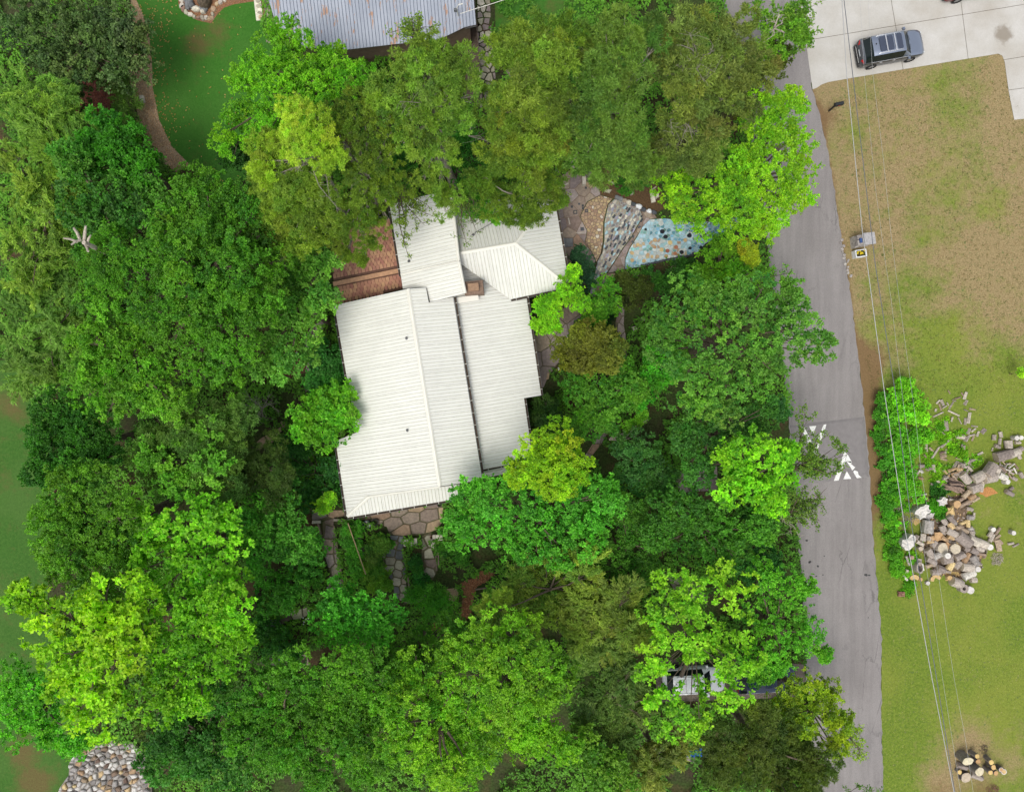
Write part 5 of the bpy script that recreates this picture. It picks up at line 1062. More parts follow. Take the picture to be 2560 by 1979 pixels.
for poly in (((920, 1280), (1100, 1290), (1120, 1340), (1010, 1400), (930, 1340)), ((430, 560), (560, 520), (600, 560), (500, 640)), ((400, 330), (500, 310), (520, 480), (430, 460))):
    sheet('sawdust', NP([R2(*p) for p in poly]), .0125, bpy.data.materials.get('yellow_sawdust') or mat('yellow_sawdust', (.42, .30, .12), 1, .4, 12))

# ------------------------------------------------------------------ things in the garden
def bench(name, label, px, py, l, w, rz, m, n=4, h=.45, mt=None):
    r = tag(empty(name, W(px, py, h)[:2] + (0,), rz), label, 'bench')
    for i in range(n):
        mb = MB(); mb.box((0, 0, 0), (l / n - .02, w, .06)); mb.build('slab', m, r, ((i + .5) * l / n - l / 2, 0, h))
    for e in (-1, 1):
        mb = MB(); mb.box((0, 0, 0), (.18, w * .8, h - .04)); mb.build('leg', m, r, (e * l * .36, 0, (h - .04) / 2))
    return r
mpink = mat('pinkish_stone', (.58, .51, .47), .8, .08, 4)
q = c5(1037, 402); bench('stone_bench', 'pale pink-white slab bench at the head of the planted bed', *q, 1.02, .48, math.radians(7), mpink)
q = c5(1325, 352); bench('stone_bench', 'weathered white bench half under the big green tree', *q, .75, .42, math.radians(2), mlime, 3)
q = c5(1280, 415); bench('stone_bench', 'narrow whitish side seat below the weathered white bench', *q, .2, .7, math.radians(0), mlime, 1)
def pot(name, label, px, py, r, m, h=.3, hollow=True, cat='pot', z=0, fill=None):
    e = tag(empty(name, W(px, py, z + h)[:2] + (z,)), label, cat); mb = MB(); mb.cyl((0, 0, 0), r * .8, r, h, 18, cap=False); mb.ring((0, 0, h - .03), r * 1.08, r * .88, .04, 20); mb.cyl((0, 0, 0), r * .8, r * .8, .02, 14); mb.build('pot_body', m, e)
    mb = MB(); mb.cyl((0, 0, h * .55), r * .86, r * .86, .02, 16); mb.build('filling', fill or msoil, e); return e
mbluepot = mat('grey_blue_glaze', (.10, .15, .17), .4, .3, 5); mblackpot = mat('black_pot', (.02, .02, .022), .5, .3, 5); mwater = mat('dark_water', (.03, .06, .04), .1)
q = c5(576, 215); pot('garden_pot', 'large blue-grey rimmed basin at the patio corner', *q, .28, mbluepot, .4, fill=mwater)
q = c5(665, 190); pot('garden_pot', 'round black pot beside the blue-grey basin', *q, .22, mblackpot, .3)
q = c5(1262, 350); pot('garden_pot', 'small terracotta pot next to the weathered bench', *q, .11, mred, .2)
q = c5(1345, 5); pot('garden_pot', 'black square-looking pot at the house eave', *q, .15, mblackpot, .3)
q = c3b(1128, 1300); pot('bucket', 'light blue lidded bucket in the dark lower garden', *q, .26, mat('blue_bucket', (.10, .22, .30), .5), .4, fill=bpy.data.materials['blue_bucket'], cat='bucket')
q = c3b(1258, 1095); pot('bucket', 'yellow bucket above the light blue one', *q, .17, mat('yellow_bucket', (.35, .32, .03), .5), .35, fill=bpy.data.materials['yellow_bucket'], cat='bucket')
q = c3b(1040, 932); pot('bucket', 'dull grey-blue bucket among the lower garden plants', *q, .18, mat('grey_bucket', (.12, .18, .19), .5), .35, fill=bpy.data.materials['grey_bucket'], cat='bucket')
q = c2b(733, 424); pot('bucket', 'pale round pail beside the narrow path west of the house', *q, .15, mat('pale_pail', (.42, .50, .52), .5), .3, fill=bpy.data.materials['pale_pail'], cat='bucket')
q = c5(1245, 1470); 
# planks and poles
def pole(name, label, a, b, z0, z1, r, m, cat='pole'):
    mb = MB(); mb.tube([W(*a, z0), W(*b, z1)], r, 6); return tag(mb.build(name, m), label, cat)
pole('bamboo_pole', 'long thin tan pole lying across the garden beds', c5(380, 200), c5(568, 740), 1.5, 1.6, .035, mat('tan_pole', (.40, .28, .16), .7))
pole('bamboo_pole', 'thin yellow cane leaning in the shrubs east of the house', (1320 + 515 / 3.07, 700 + 250 / 3.07), (1320 + 582 / 3.07, 700 + 122 / 3.07), 1.2, 1.9, .025, mat('cane', (.40, .38, .16), .7), 'cane')
mbrd = mat('grey_board', (.22, .17, .13), .95, .3, 8)
def board(label, a, b, w=.14, z=.15, m=None, name='timber_edging', cat='timber'):
    A, B_ = Vector(W(*a, z)), Vector(W(*b, z)); d = B_ - A; mb = MB(); mb.box((0, 0, 0), (d.length, w, .18)); return tag(mb.build(name, m or mbrd, None, (A + B_) / 2 - Vector((0, 0, .06)), (0, 0, math.atan2(d.y, d.x))), label, cat)
board('grey timber edging the bed left of the leftmost path', c5(65, 200), c5(125, 500)); board('timber between the leftmost path and the next bed', c5(230, 230), c5(330, 860), .1)
board('grey plank end on top of the bed behind the thin pole', c5(425, 190), c5(430, 470), .16, .2); board('dark plank beside the pale stepping stones', c5(1300, 420), c5(1315, 700), .12)
board('brown rail right of that dark plank', c5(1330, 430), c5(1335, 650), .08, .5); board('grey-blue curved plank left of the stepping path', c5(170, 870), c5(220, 1050), .22, .2, mflag_grey); board('thin grey board above the grey-blue plank', c5(190, 760), c5(185, 870), .12, .2)
board('whitish corner plank by the house at the upper left bed', c5(0, 190), c5(90, 185), .2, .25, mlime); board('weathered beam along the house wall', c5(225, 165), c5(430, 175), .18, .3, mbark_pale); board('edging of the mulch path bed on the right', c5(1720, 900), c5(1960, 870), .08, .3); board('timber at the foot of the planted bed', c5(1010, 930), c5(1180, 905), .1, .2); board('grey plank on the bed by its foot', c5(1010, 760), c5(1025, 880), .1, .4)
board('pale blue plank at the lower end of the mulch path', c5(1600, 1310), c5(1770, 1240), .2, .3, mbluepot)
board('reddish timber edging the lower dark stepping path', c3b(370, 700), c3b(720, 590), .1, .15, mflag_tan); board('pinkish board below the lower dark stepping path', c3b(620, 830), c3b(810, 755), .08, .15, mflag_tan)
board('dark board near the light blue bucket', c3b(560, 1330), c3b(800, 1290), .12, .3)
for i, (x, y, a, lb) in enumerate(((2, 0, 0, ''),)): pass
# white bits: slabs and blocks beside the mosaic
def blk(name, label, pts, m, z, cat='block'): return flatstone(name, label, [c7(*p) for p in pts], m, z, cat)
blk('limestone_block', 'small pale cube of stone above the row of round stones', ((888, 400), (918, 388), (930, 420), (898, 435)), mlime, .2)
blk('limestone_block', 'tall pale slab by the tree edge right of the small cube', ((1090, 408), (1130, 400), (1145, 500), (1102, 508)), mlime, .2)
blk('limestone_block', 'second pale slab butting the tall one', ((1138, 425), (1172, 412), (1180, 450), (1148, 470)), mlime, .22)
blk('limestone_block', 'weathered square slab left of the bright green bush', ((645, 365), (715, 378), (690, 412), (640, 400)), mflag_pale, .12)
blk('slate_slab', 'dark grey slab north of the terrace, left one', ((600, 240), (655, 235), (665, 290), (605, 298)), mslate, .1)
blk('slate_slab', 'dark round-edged slab next to the left dark slab', ((690, 225), (760, 225), (750, 275), (685, 272)), mslate, .12)
blk('timber_offcut', 'thin pale timber below the dark slabs', ((672, 285), (682, 278), (748, 318), (738, 328)), mlime, .1, 'timber')
blk('timber_offcut', 'thin white strip lying by the house wall on the terrace', ((276, 655), (286, 652), (303, 722), (290, 725)), mlime, .06, 'timber')
blk('timber_offcut', 'grey log-like stone piece at the tree edge', ((1085, 390), (1150, 340), (1158, 350), (1095, 400)), mflag_pale, .15, 'stone')
blk('limestone_block', 'pale square block under the shrubs beside the hoop', ((1322, 1235), (1345, 1215), (1372, 1245), (1350, 1265)), mlime, .15)
blk('paving_slab', 'grey narrow slab beside the pale square block', ((1350, 1150), (1368, 1155), (1408, 1205), (1390, 1225)), mflag_grey, .1, 'slab')
blk('white_board', 'white flaking board at the back of the terrace', ((300, 155), (400, 135), (410, 165), (310, 185)), mlime, .4, 'board')
blk('white_board', 'white upright board end near the terrace corner', ((412, 260), (450, 255), (452, 340), (415, 345)), mlime, .5, 'board')
blk('white_board', 'small white board piece hidden by the pine at the roof corner', ((150, 180), (190, 185), (180, 220), (150, 215)), mlime, .4, 'board')
blk('paving_slab', 'pinkish slab near the road end of the mosaic', ((1985, 790), (2035, 765), (2040, 785), (1990, 805)), mflag_tan, .1, 'slab')
pole('stick', 'white stick lying at the terrace\'s upper left corner', c7(155, 380), c7(280, 310), .5, .5, .04, mlime, 'stick'); pole('stick', 'pale stick pointing up right behind the terrace', c7(525, 180), c7(670, 95), .5, .6, .03, mlime, 'stick'); pole('stick', 'thin pale stick on the stone terrace beside the dark plate', c7(355, 800), c7(435, 798), .08, .08, .02, mlime, 'stick')
blk('slate_slab', 'small dark square plate on the stone terrace', ((398, 748), (435, 745), (442, 782), (400, 785)), mslate, .06)
for i, (x, y, m_, lb) in enumerate(((765, 455, mflag_grey, 'first grey round stone at the upper end of the edging row'), (800, 465, mflag_grey, 'second grey round stone in the edging row'), (838, 482, mflag, 'brownish round stone before the first white one'), (881, 503, mlime, 'first cream-white round stone of the edging row'), (927, 520, mslate, 'black round stone between the first two white ones'), (980, 543, mwhitep, 'largest white round stone in the edging row'), (1025, 572, mslate, 'black round stone right of the largest white one'), (1081, 588, mwhitep, 'last white round stone of the edging row'), (1130, 600, mslate, 'last black round stone, by the tree leaves'))):
    q = c7(x, y); rock('round_stone', lb, q[0], q[1], .19 if i != 5 else .22, .16, .2, m_, 'stone', 'alternating stones edging the mosaic', rz=-.4, seed=i, n=12)
sq = lambda x, y, s=10: ((x - s, y - s), (x + s, y - s), (x + s, y + s), (x - s, y + s))
terr = [o for o in bpy.data.objects if o.name.startswith('stone_terrace')][0]
for x, y, s in ((388, 517, 10), (317, 545, 11), (424, 535, 11), (425, 560, 10), (350, 598, 19), (463, 585, 16), (455, 358, 10)):
    mb = MB(); mb.prism(NP([c7(*p) for p in sq(x, y, s)]), 0, .052, 0); mb.build('dark_tile', mslate, terr)
for x, y, s in ((350, 598, 10), (463, 585, 8)):
    mb = MB(); mb.prism(NP([c7(*p) for p in sq(x, y, s)]), 0, .058, 0); mb.build('tan_tile', mflag, terr)
def hoop(label, q, r, tilt):
    mb = MB(); n = 24; pts = [(r * math.cos(2 * PI * i / n), r * math.sin(2 * PI * i / n), 0) for i in range(n + 1)]; mb.tube(pts, .022, 6)
    return tag(mb.build('hoop', mat('hoop_iron', (.40, .32, .22), .7) if 'hoop_iron' not in bpy.data.materials else bpy.data.materials['hoop_iron'], None, W(*q, .25), (tilt, .1, 0)), label, 'hoop')
hoop('wire hoop in the bed, left of three below the mosaic', c7(822, 1208), .19, .15); hoop('small pale hoop, middle of three below the mosaic', c7(961, 1212), .13, .1); hoop('wire hoop, right of three below the mosaic', c7(1323, 1157), .18, .1)
c8 = lambda x, y: (1320 + x / 3.07, 700 + y / 3.07)
def blk8(label, pts, m, z, name='limestone_block', cat='block'): return flatstone(name, label, [c8(*p) for p in pts], m, z, cat)
blk8('small pale square block on the dark clearing, upper one', ((866, 290), (893, 290), (893, 314), (866, 314)), mlime, .3); blk8('larger pale chipped block just below the upper one', ((792, 362), (828, 352), (835, 382), (805, 395)), mlime, .35)
blk8('tan narrow stone beside the path east of the house', ((150, 710), (168, 708), (158, 760), (138, 765)), mflag_tan, .1, 'flagstone_edge', 'stone'); blk8('white lantern-like box by the path east of the house', ((225, 670), (245, 670), (245, 695), (228, 695)), mwhitep, .35, 'garden_lantern', 'lantern')
blk8('black watering can on the flagstone path', ((348, 310), (372, 308), (375, 345), (350, 350)), mblackpot, .25, 'watering_can', 'can'); blk8('pale blue cloth scrap by the flagstone path', ((395, 325), (420, 335), (410, 350), (395, 345)), mlblue, .08, 'cloth', 'cloth')
blk8('orange-brown board under the large east tree', ((950, 898), (990, 898), (990, 907), (950, 908)), mflag_tan, .2, 'timber_offcut', 'timber')
q = c8(568, 228); rock('round_stone', 'white round stone under the shrubs east of the house', q[0], q[1], .13, .12, .2, mwhitep, 'stone', n=10)
rn = random.Random(4)
for i in range(5):
    q = c8(655 + rn.uniform(-15, 20), 205 + rn.uniform(-25, 25)); disc_ = MB(); disc_.cyl((0, 0, 0), .07, .05, .06, 7); tag(disc_.build('white_blossom', mwhitep, None, W(q[0], q[1], .9)), 'white blossom above the dark shrub beside the curved path', 'flower', 'white blossoms by the curved path')
for i in range(7):
    q = c3b(1560 + rn.uniform(-70, 90), 540 + rn.uniform(-70, 80)); disc_ = MB(); disc_.cyl((0, 0, 0), .05, .03, .05, 7); tag(disc_.build('white_blossom', mwhitep, None, W(q[0], q[1], .5)), 'tiny white blossom right of the lower dark stepping path', 'flower', 'white blossoms in the lower garden')
# things half hidden under the trees by the road
tp = tag(empty('tarpaulin', W(1722, 1875)), 'bright blue crumpled tarpaulin under the trees near the bottom', 'tarpaulin'); mb = MB(); rn = random.Random(8); n = 8
vs = [(-.9 + 1.8 * i / n, -.35 + .7 * j / 4, .15 + rn.uniform(0, .22)) for i in range(n + 1) for j in range(5)]; mb.add(vs, [(i * 5 + j, (i + 1) * 5 + j, (i + 1) * 5 + j + 1, i * 5 + j + 1) for i in range(n) for j in range(4)], 0); mb.build('sheet', mat('blue_tarp', (.02, .10, .42), .5, .3, 4), tp)
blk9 = flatstone('path_slab', 'pale planks stacked at the end of the blue tarpaulin\'s track', [(1600, 1858), (1626, 1858), (1626, 1872), (1602, 1872)], mlime, .1, 'planks')
sheet('garden_path', NP([(1600, 1865), (1680, 1868), (1740, 1890), (1735, 1905), (1680, 1890), (1600, 1882)]), .014, mpurple)
sheet('parking_bay', NP([(1640, 1650), (1800, 1640), (2012, 1660), (2012, 1740), (1900, 1745), (1640, 1755)]), .012, mat('bay_gravel', (.16, .13, .11), 1, .4, 8))
q = (1970, 1712); mb = MB(); rn = random.Random(3)
for i in range(150): mb.box((rn.gauss(0, .5), rn.gauss(0, .35), .05), (.1, .08, .07), rn.uniform(0, 3), jit=.015)
tag(mb.build('rubble', mr2, None, W(*q)), 'pale gravel rubble at the parking bay beside the road', 'rubble', kind='stuff')
# ------------------------------------------------------------------ foliage
def build_leaves(name, base, axis, normal, L_, Wd, cols, parent=None, mesh_only=False):
    """base/axis/normal (n,3); a leaf is two triangles folded along the midrib"""
    n = len(base)
    ax = axis / (np.linalg.norm(axis, axis=1, keepdims=True) + 1e-9)
    nr = normal - ax * np.sum(normal * ax, axis=1, keepdims=True); nr /= (np.linalg.norm(nr, axis=1, keepdims=True) + 1e-9)
    sd_ = np.cross(nr, ax); L_ = L_[:, None]; Wd = Wd[:, None]
    v = np.empty((n, 4, 3), dtype=np.float32)
    v[:, 0] = base; v[:, 2] = base + ax * L_
    mid = base + ax * L_ * 0.5 + nr * Wd * 0.18
    v[:, 1] = mid + sd_ * Wd * 0.5; v[:, 3] = mid - sd_ * Wd * 0.5
    me = bpy.data.meshes.new(name); me.vertices.add(n * 4); me.vertices.foreach_set('co', v.reshape(-1))
    idx = np.arange(n, dtype=np.int32)[:, None] * 4
    tri = np.concatenate([idx + np.array([0, 1, 2]), idx + np.array([0, 2, 3])], axis=1).reshape(-1).astype(np.int32)
    me.loops.add(n * 6); me.loops.foreach_set('vertex_index', tri)
    me.polygons.add(n * 2); me.polygons.foreach_set('loop_start', np.arange(0, n * 6, 3, dtype=np.int32))
    me.update(calc_edges=True)
    ca = me.color_attributes.new('col', 'BYTE_COLOR', 'POINT')
    c4 = np.ones((n, 4, 4), dtype=np.float32); c4[:, :, :3] = np.clip(cols, 0, 1)[:, None, :]
    ca.data.foreach_set('color', c4.reshape(-1)); me.materials.append(mleaf)
    return link(name, me, parent)

STY = {  # twig spacing etc.: L, W, leaves per twig, twigs per sub-clump, sub-clumps per lobe, lobe radius, spread, flat
    'broad': dict(L=.19, W=.12, k=5, nt=6, ns=14, lr=.95, sr=.28, up=.8),
    'fine': dict(L=.14, W=.085, k=5, nt=9, ns=15, lr=.8, sr=.25, up=.7),
    'big': dict(L=.26, W=.16, k=6, nt=4, ns=11, lr=.95, sr=.34, up=1.0),
    'dense': dict(L=.15, W=.10, k=5, nt=9, ns=16, lr=.7, sr=.24, up=.7),
    'pine': dict(L=.24, W=.045, k=16, nt=5, ns=10, lr=.62, sr=.26, up=.5),
    'cedar': dict(L=.20, W=.045, k=7, nt=9, ns=14, lr=.75, sr=.26, up=.5),
    'bamboo': dict(L=.30, W=.055, k=4, nt=0, ns=0, lr=1.1, sr=.18, up=.5),
    'strap': dict(L=.42, W=.07, k=7, nt=3, ns=10, lr=.9, sr=.3, up=.6),
}
LEAFN = [0]
def crown_arrays(rs, blobs, style, c1, c2, dens=1.0, sag=.55, gap=1.0, leafk=1.0):
    """blobs: (x,y,r,z top). returns arrays"""
    S_ = dict(STY[style]); lob = []; sk = min(1.0, .45 + .55 * min(b[2] for b in blobs) / 1.1); S_['sr'] *= sk; S_['L'] *= sk; S_['W'] *= sk
    for (x, y, r, z) in blobs:
        lr = min(S_['lr'], r * .6); n = max(3, int(1.8 * gap * (r / lr) ** 2))
        # dart throwing for even lobes
        pts = []
        for _ in range(n * 14):
            a = rs.uniform(0, 2 * PI); d_ = (r - lr * .55) * math.sqrt(rs.uniform(0, 1)); p = (d_ * math.cos(a), d_ * math.sin(a))
            if all((p[0] - q[0]) ** 2 + (p[1] - q[1]) ** 2 > (lr * .80 / math.sqrt(gap)) ** 2 for q in pts): pts.append(p)
            if len(pts) >= n: break
        for px_, py_ in pts:
            d_ = math.hypot(px_, py_) / r
            lob.append((x + px_, y + py_, z - lr - sag * r * d_ ** 2.2 - rs.uniform(0, .75) * lr * 1.3, lr * rs.uniform(.7, 1.25), px_ / r, py_ / r))
    lob = np.array(lob); nl = len(lob); out = []
    c1 = np.array(c1); c2 = np.array(c2)
    lobt = rs.uniform(0, 1, nl); lobc = 1 + rs.normal(0, 1, (nl, 3)) * np.array([.05, .04, .10]) + rs.normal(0, .09, (nl, 1))
    if style == 'bamboo':
        B, A, Nn, Cc = [], [], [], []
        npl = int(9 * dens)
        for i in range(nl):
            cx, cy, cz, lr = lob[i, :4]; main = rs.uniform(0, 2 * PI)
            for k in range(npl):
                a = main + rs.normal(0, .9); ln = lr * rs.uniform(1.0, 1.9); tilt = rs.uniform(.15, .7)
                nseg = 26; t = np.linspace(0.1, 1, nseg); st = np.array([cx + rs.normal(0, .3) * lr, cy + rs.normal(0, .3) * lr, cz - .2])
                dirv = np.array([math.cos(a), math.sin(a), 0])
                P = st + dirv * (t[:, None] * ln * .85) + np.array([0, 0, 1.0]) * (tilt * ln * (t - .75 * t ** 2.2))[:, None] * 1.3
                P = P + rs.normal(0, .05, P.shape)
                kk = 5; b = np.repeat(P, kk, 0); m_ = len(b)
                ax = dirv * .9 + np.array([0, 0, -.1]) + rs.normal(0, .48, (m_, 3)); nn = np.array([0, 0, 1.0]) + rs.normal(0, .45, (m_, 3))
                tcl = np.clip(lobt[i] * .6 + rs.uniform(0, .4) + rs.normal(0, .12, m_), 0, 1)
                B.append(b); A.append(ax); Nn.append(nn); Cc.append((c1 * (1 - tcl[:, None]) + c2 * tcl[:, None]) * lobc[i])
        B = np.concatenate(B); A = np.concatenate(A); Nn = np.concatenate(Nn); Cc = np.concatenate(Cc); m_ = len(B)
        LL = S_['L'] * rs.uniform(.6, 1.3, m_); WW_ = S_['W'] * rs.uniform(.8, 1.4, m_)
    else:
        ns = max(4, int(S_['ns'] * dens)); m1 = nl * ns
        d3 = rs.normal(0, 1, (m1, 3)); d3[:, 2] = np.abs(d3[:, 2]) * 1.1 - .25; d3 /= np.linalg.norm(d3, axis=1, keepdims=True)
        rad = np.repeat(lob[:, 3], ns); cen = np.repeat(lob[:, :3], ns, 0)
        sub = cen + d3 * (rad * rs.uniform(.62, 1.08, m1))[:, None] * np.array([1, 1, .8]); out_ = d3
        subt = np.clip(np.repeat(lobt, ns) * .55 + rs.uniform(0, .45, m1), 0, 1)
        nt = S_['nt']; m2 = m1 * nt; jit = rs.normal(0, 1, (m2, 3)); jit *= (S_['sr'] * rs.uniform(.3, 1, m2) / np.linalg.norm(jit, axis=1))[:, None]
        tw = np.repeat(sub, nt, 0) + jit * np.array([1, 1, .6]); od = np.repeat(out_, nt, 0) * .6 + jit / S_['sr'] * .6
        twt = np.repeat(subt, nt)
        k = S_['k']; m_ = m2 * k
        rd_ = rs.normal(0, 1, (m_, 3)); rd_ /= np.linalg.norm(rd_, axis=1, keepdims=True)
        A = rd_ + np.repeat(od, k, 0) * .5 + np.array([0, 0, .1]); A[:, 2] *= .75
        B = np.repeat(tw, k, 0); Nn = np.array([0, 0, S_['up']]) + rs.normal(0, .42, (m_, 3)) + np.repeat(od, k, 0) * .35
        tcl = np.clip(np.repeat(twt, k) + rs.normal(0, .13, m_), 0, 1)[:, None]; Cc = (c1 * (1 - tcl) + c2 * tcl) * np.repeat(np.repeat(lobc, ns, 0), nt * k, 0)
        LL = S_['L'] * rs.uniform(.65, 1.25, m_) * leafk; WW_ = S_['W'] * rs.uniform(.75, 1.2, m_) * leafk
    Cc = Cc * rs.uniform(.66, 1.28, len(B))[:, None]
    LEAFN[0] += len(B)
    return B, A, Nn, LL, WW_, Cc, lob
def trunk_mesh(rs, base, top_c, lob, r0, m, parent, height, nl=None, name='trunk', low=.45, sides=7, keep=.5):
    mb = MB(); b = Vector(base); t = Vector(top_c)
    mid = b.lerp(t, .5) + Vector((rs.normal(0, .2), rs.normal(0, .2), 0)); pts = [b, b.lerp(mid, .5), mid, mid.lerp(t, .5), t]
    mb.tube(pts, [r0 * 1.25, r0, r0 * .8, r0 * .55, r0 * .22], sides + 2)
    idx = rs.permutation(len(lob))[:nl or max(4, int(len(lob) * keep))]
    for i in idx:
        e = Vector(lob[i, :3]); d_ = (Vector((e.x, e.y, 0)) - Vector((t.x, t.y, 0))).length
        s_ = min(.97, max(low, (e.z - b.z - .45 * d_) / max(.1, (t.z - b.z)))); s0 = b.lerp(mid, s_ * 2) if s_ < .5 else mid.lerp(t, (s_ - .5) * 2)
        m_ = s0.lerp(e, .5) + Vector((rs.normal(0, .12), rs.normal(0, .12), d_ * .10)); r_ = r0 * .38
        mb.tube([s0, s0.lerp(m_, .5) + Vector((0, 0, -.02)), m_, e], [r_, r_ * .75, r_ * .5, r_ * .2], 5)
        for _ in range(3):
            q = e + Vector((rs.normal(0, .22), rs.normal(0, .22), rs.uniform(-.1, .25))); mb.tube([m_.lerp(e, rs.uniform(.3, .9)), q], [r_ * .25, .012], 4)
    return mb.build(name, m, parent)
TREES = []
def tree(name, label, blobs, h, style, ca, cb, cat='tree', dens=1.0, bark=None, r0=None, base=None, sag=.55, gap=1.0, group=None, seed=0, leafk=1.0, dome=0.0, keep=.5):
    """blobs in D coordinates (x, y, r[, top height])"""
    rs = np.random.RandomState((seed * 977 + int(sum(b[0] + 3 * b[1] for b in blobs))) % 2 ** 31)
    B = []
    for b in blobs:
        z = b[3] if len(b) > 3 else h * rs.uniform(.92, 1.04); x, y, _ = WD(b[0], b[1], z); B.append((x, y, b[2] * (1.07 if h > 5 else 1.0) * DF * SC * (CAMH - z) / CAMH, z))
    cx = sum(b[0] * b[2] ** 2 for b in B) / sum(b[2] ** 2 for b in B); cy = sum(b[1] * b[2] ** 2 for b in B) / sum(b[2] ** 2 for b in B)
    if base: bx, by, _ = WD(*base)
    else: bx, by = cx, cy
    root = tag(empty(name, (bx, by, 0)), label, cat, group); off = np.array([bx, by, 0.0])
    c1 = adj(ca); c2 = adj(cb)
    A_ = crown_arrays(rs, B, style, c1, c2, dens, sag, gap, leafk)
    lob = A_[6].copy(); lob[:, :3] -= off
    build_leaves('crown' if cat == 'tree' else 'foliage', A_[0] - off, A_[1], A_[2], A_[3], A_[4], A_[5], root)
    top = max(b[3] for b in B); zt = top - 1.0 if top > 3 else top * .6
    rr = r0 or (.035 * top ** .9 if top > 2 else .03)
    if top > 1.0:
        trunk_mesh(rs, (0, 0, 0), (cx - bx, cy - by, zt * .86), lob, rr, bark or mbark, root, top, keep=keep, name='trunk' if cat == 'tree' else 'stem', low=.3 if top < 4 else .45)
    TREES.append(root); return root
LEAFGAIN = 1.0
def adj(h):
    c = s2l(h); g = c[1]; return np.array([c[0] * .98 + .15 * g, c[1] * 1.17, c[2] * .6 + .01 + .012 * g])
BT = 'broadleaf_tree'
DG, DG2 = '#2f6a1c', '#5c9a2e'      # mid forest green
# north-west
tree('magnolia_tree', 'dark grey-green glossy tree filling the top left corner', [(70, 50, 90), (170, 60, 95), (235, 110, 60), (120, 130, 70), (210, 40, 70), (20, 20, 60), (250, 60, 45)], 6.5, 'broad', '#31502f', '#6c8a5c', seed=1)
tree('bamboo_clump', 'pale feathery bamboo at the upper left edge below the dark tree', [(30, 180, 70), (100, 200, 55), (50, 260, 70), (115, 290, 50), (25, 330, 60)], 8, 'bamboo', '#3f7230', '#84b04c', cat='bamboo')
tree('bamboo_clump', 'yellowish bamboo at the left edge, level with the dead snag', [(50, 400, 70), (20, 480, 65), (90, 440, 50), (60, 540, 70), (15, 580, 55), (110, 380, 40)], 8.5, 'bamboo', '#4c7c30', '#98ba50', cat='bamboo')
tree('bamboo_clump', 'grey-green bamboo at the left edge above the dark lawn', [(40, 640, 65), (90, 690, 60), (35, 720, 55), (75, 770, 55), (25, 790, 40), (110, 620, 50)], 8, 'bamboo', '#447630', '#86b85c', cat='bamboo')
tree(BT, 'bright deep-green round tree below the red-brown mulch patch', [(200, 285, 75), (255, 320, 60), (150, 330, 50), (290, 355, 40)], 9, 'dense', '#1f6e12', '#3fa01e', seed=2)
tree('laurel_shrub', 'low strap-leaved shrubs along the pebble strip beside the lawn', [(248, 210, 28), (262, 255, 26), (282, 300, 28), (318, 350, 26), (244, 170, 22)], 2.5, 'strap', '#37622a', '#6d9a4c', cat='shrub')
tree(BT, 'blue-green tree between the bright round tree and the dead snag', [(150, 400, 75), (220, 430, 75), (170, 480, 65), (280, 420, 60), (120, 330, 40)], 10, 'broad', '#245f22', '#5ca540', seed=3)
tree(BT, 'largest tree, a broad fine-leaved crown filling the left centre', [(400, 440, 95, 13), (490, 470, 90, 13), (340, 520, 95, 13.5), (430, 560, 110, 14.5), (520, 580, 80, 13), (370, 640, 100, 13.5), (470, 680, 90, 13), (300, 590, 80, 12.5), (540, 500, 50, 11.5), (440, 760, 70, 12)], 14, 'fine', '#2b6f14', '#62a828', seed=4, sag=.35, dens=1.0)
tree(BT, 'light green crown joined to the left of the largest tree', [(200, 640, 65), (170, 720, 60), (230, 760, 85), (290, 820, 70), (200, 830, 60), (150, 790, 40), (340, 860, 55)], 11.5, 'fine', '#347a17', '#7cc038', seed=5)
tree(BT, 'paler mottled tree beside the brown shingled roof, reaching west', [(600, 560, 60), (650, 590, 60), (680, 640, 35), (600, 640, 65), (640, 680, 55), (590, 720, 60), (620, 760, 45), (560, 790, 40), (670, 560, 40)], 9.5, 'broad', '#38802a', '#86c462', seed=6, gap=.9)
tree(BT, 'deep green tree at the edge of the left lawn', [(90, 880, 50), (80, 950, 60), (150, 910, 60), (130, 980, 70), (190, 960, 50), (60, 1010, 30)], 9, 'dense', '#1f5f14', '#3f8f22', seed=7)
tree('cedar_tree', 'brownish-green cedar tangled with bright vines left of the house', [(330, 930, 60), (410, 930, 75), (350, 1010, 65), (440, 1000, 70), (480, 900, 50), (300, 980, 40)], 9.5, 'cedar', '#406a2e', '#6c984c', seed=8)
tree('climbing_vine', 'bright green vine leaves draped over the brownish cedar', [(300, 970, 40, 10), (340, 1010, 40, 10), (400, 940, 45, 10.3), (430, 1000, 40, 10.3), (380, 1040, 35, 9.8)], 10, 'broad', '#3f8a24', '#7cc24a', seed=9, cat='vine', gap=.5)
tree('cedar_tree', 'dark olive cedar between the vine-covered one and the house', [(530, 980, 60), (560, 1040, 50), (500, 1040, 45), (590, 1010, 30)], 7.5, 'cedar', '#38541e', '#567434', seed=10)
tree(BT, 'dark green tree at the left with plume-like shoots', [(130, 1050, 75), (90, 1130, 60), (160, 1140, 80), (230, 1090, 60), (110, 1210, 65), (190, 1220, 60), (240, 1160, 50)], 11.5, 'fine', '#2a6e12', '#6aa826', seed=11)
tree(BT, 'bright leafy lobed tree right of the plume-like dark one', [(320, 1170, 55), (380, 1120, 60), (440, 1110, 45), (290, 1200, 40), (360, 1230, 60), (440, 1190, 60), (400, 1290, 50), (470, 1260, 45), (300, 1120, 35)], 11, 'big', '#3f931a', '#8ad62c', seed=12, gap=.85)
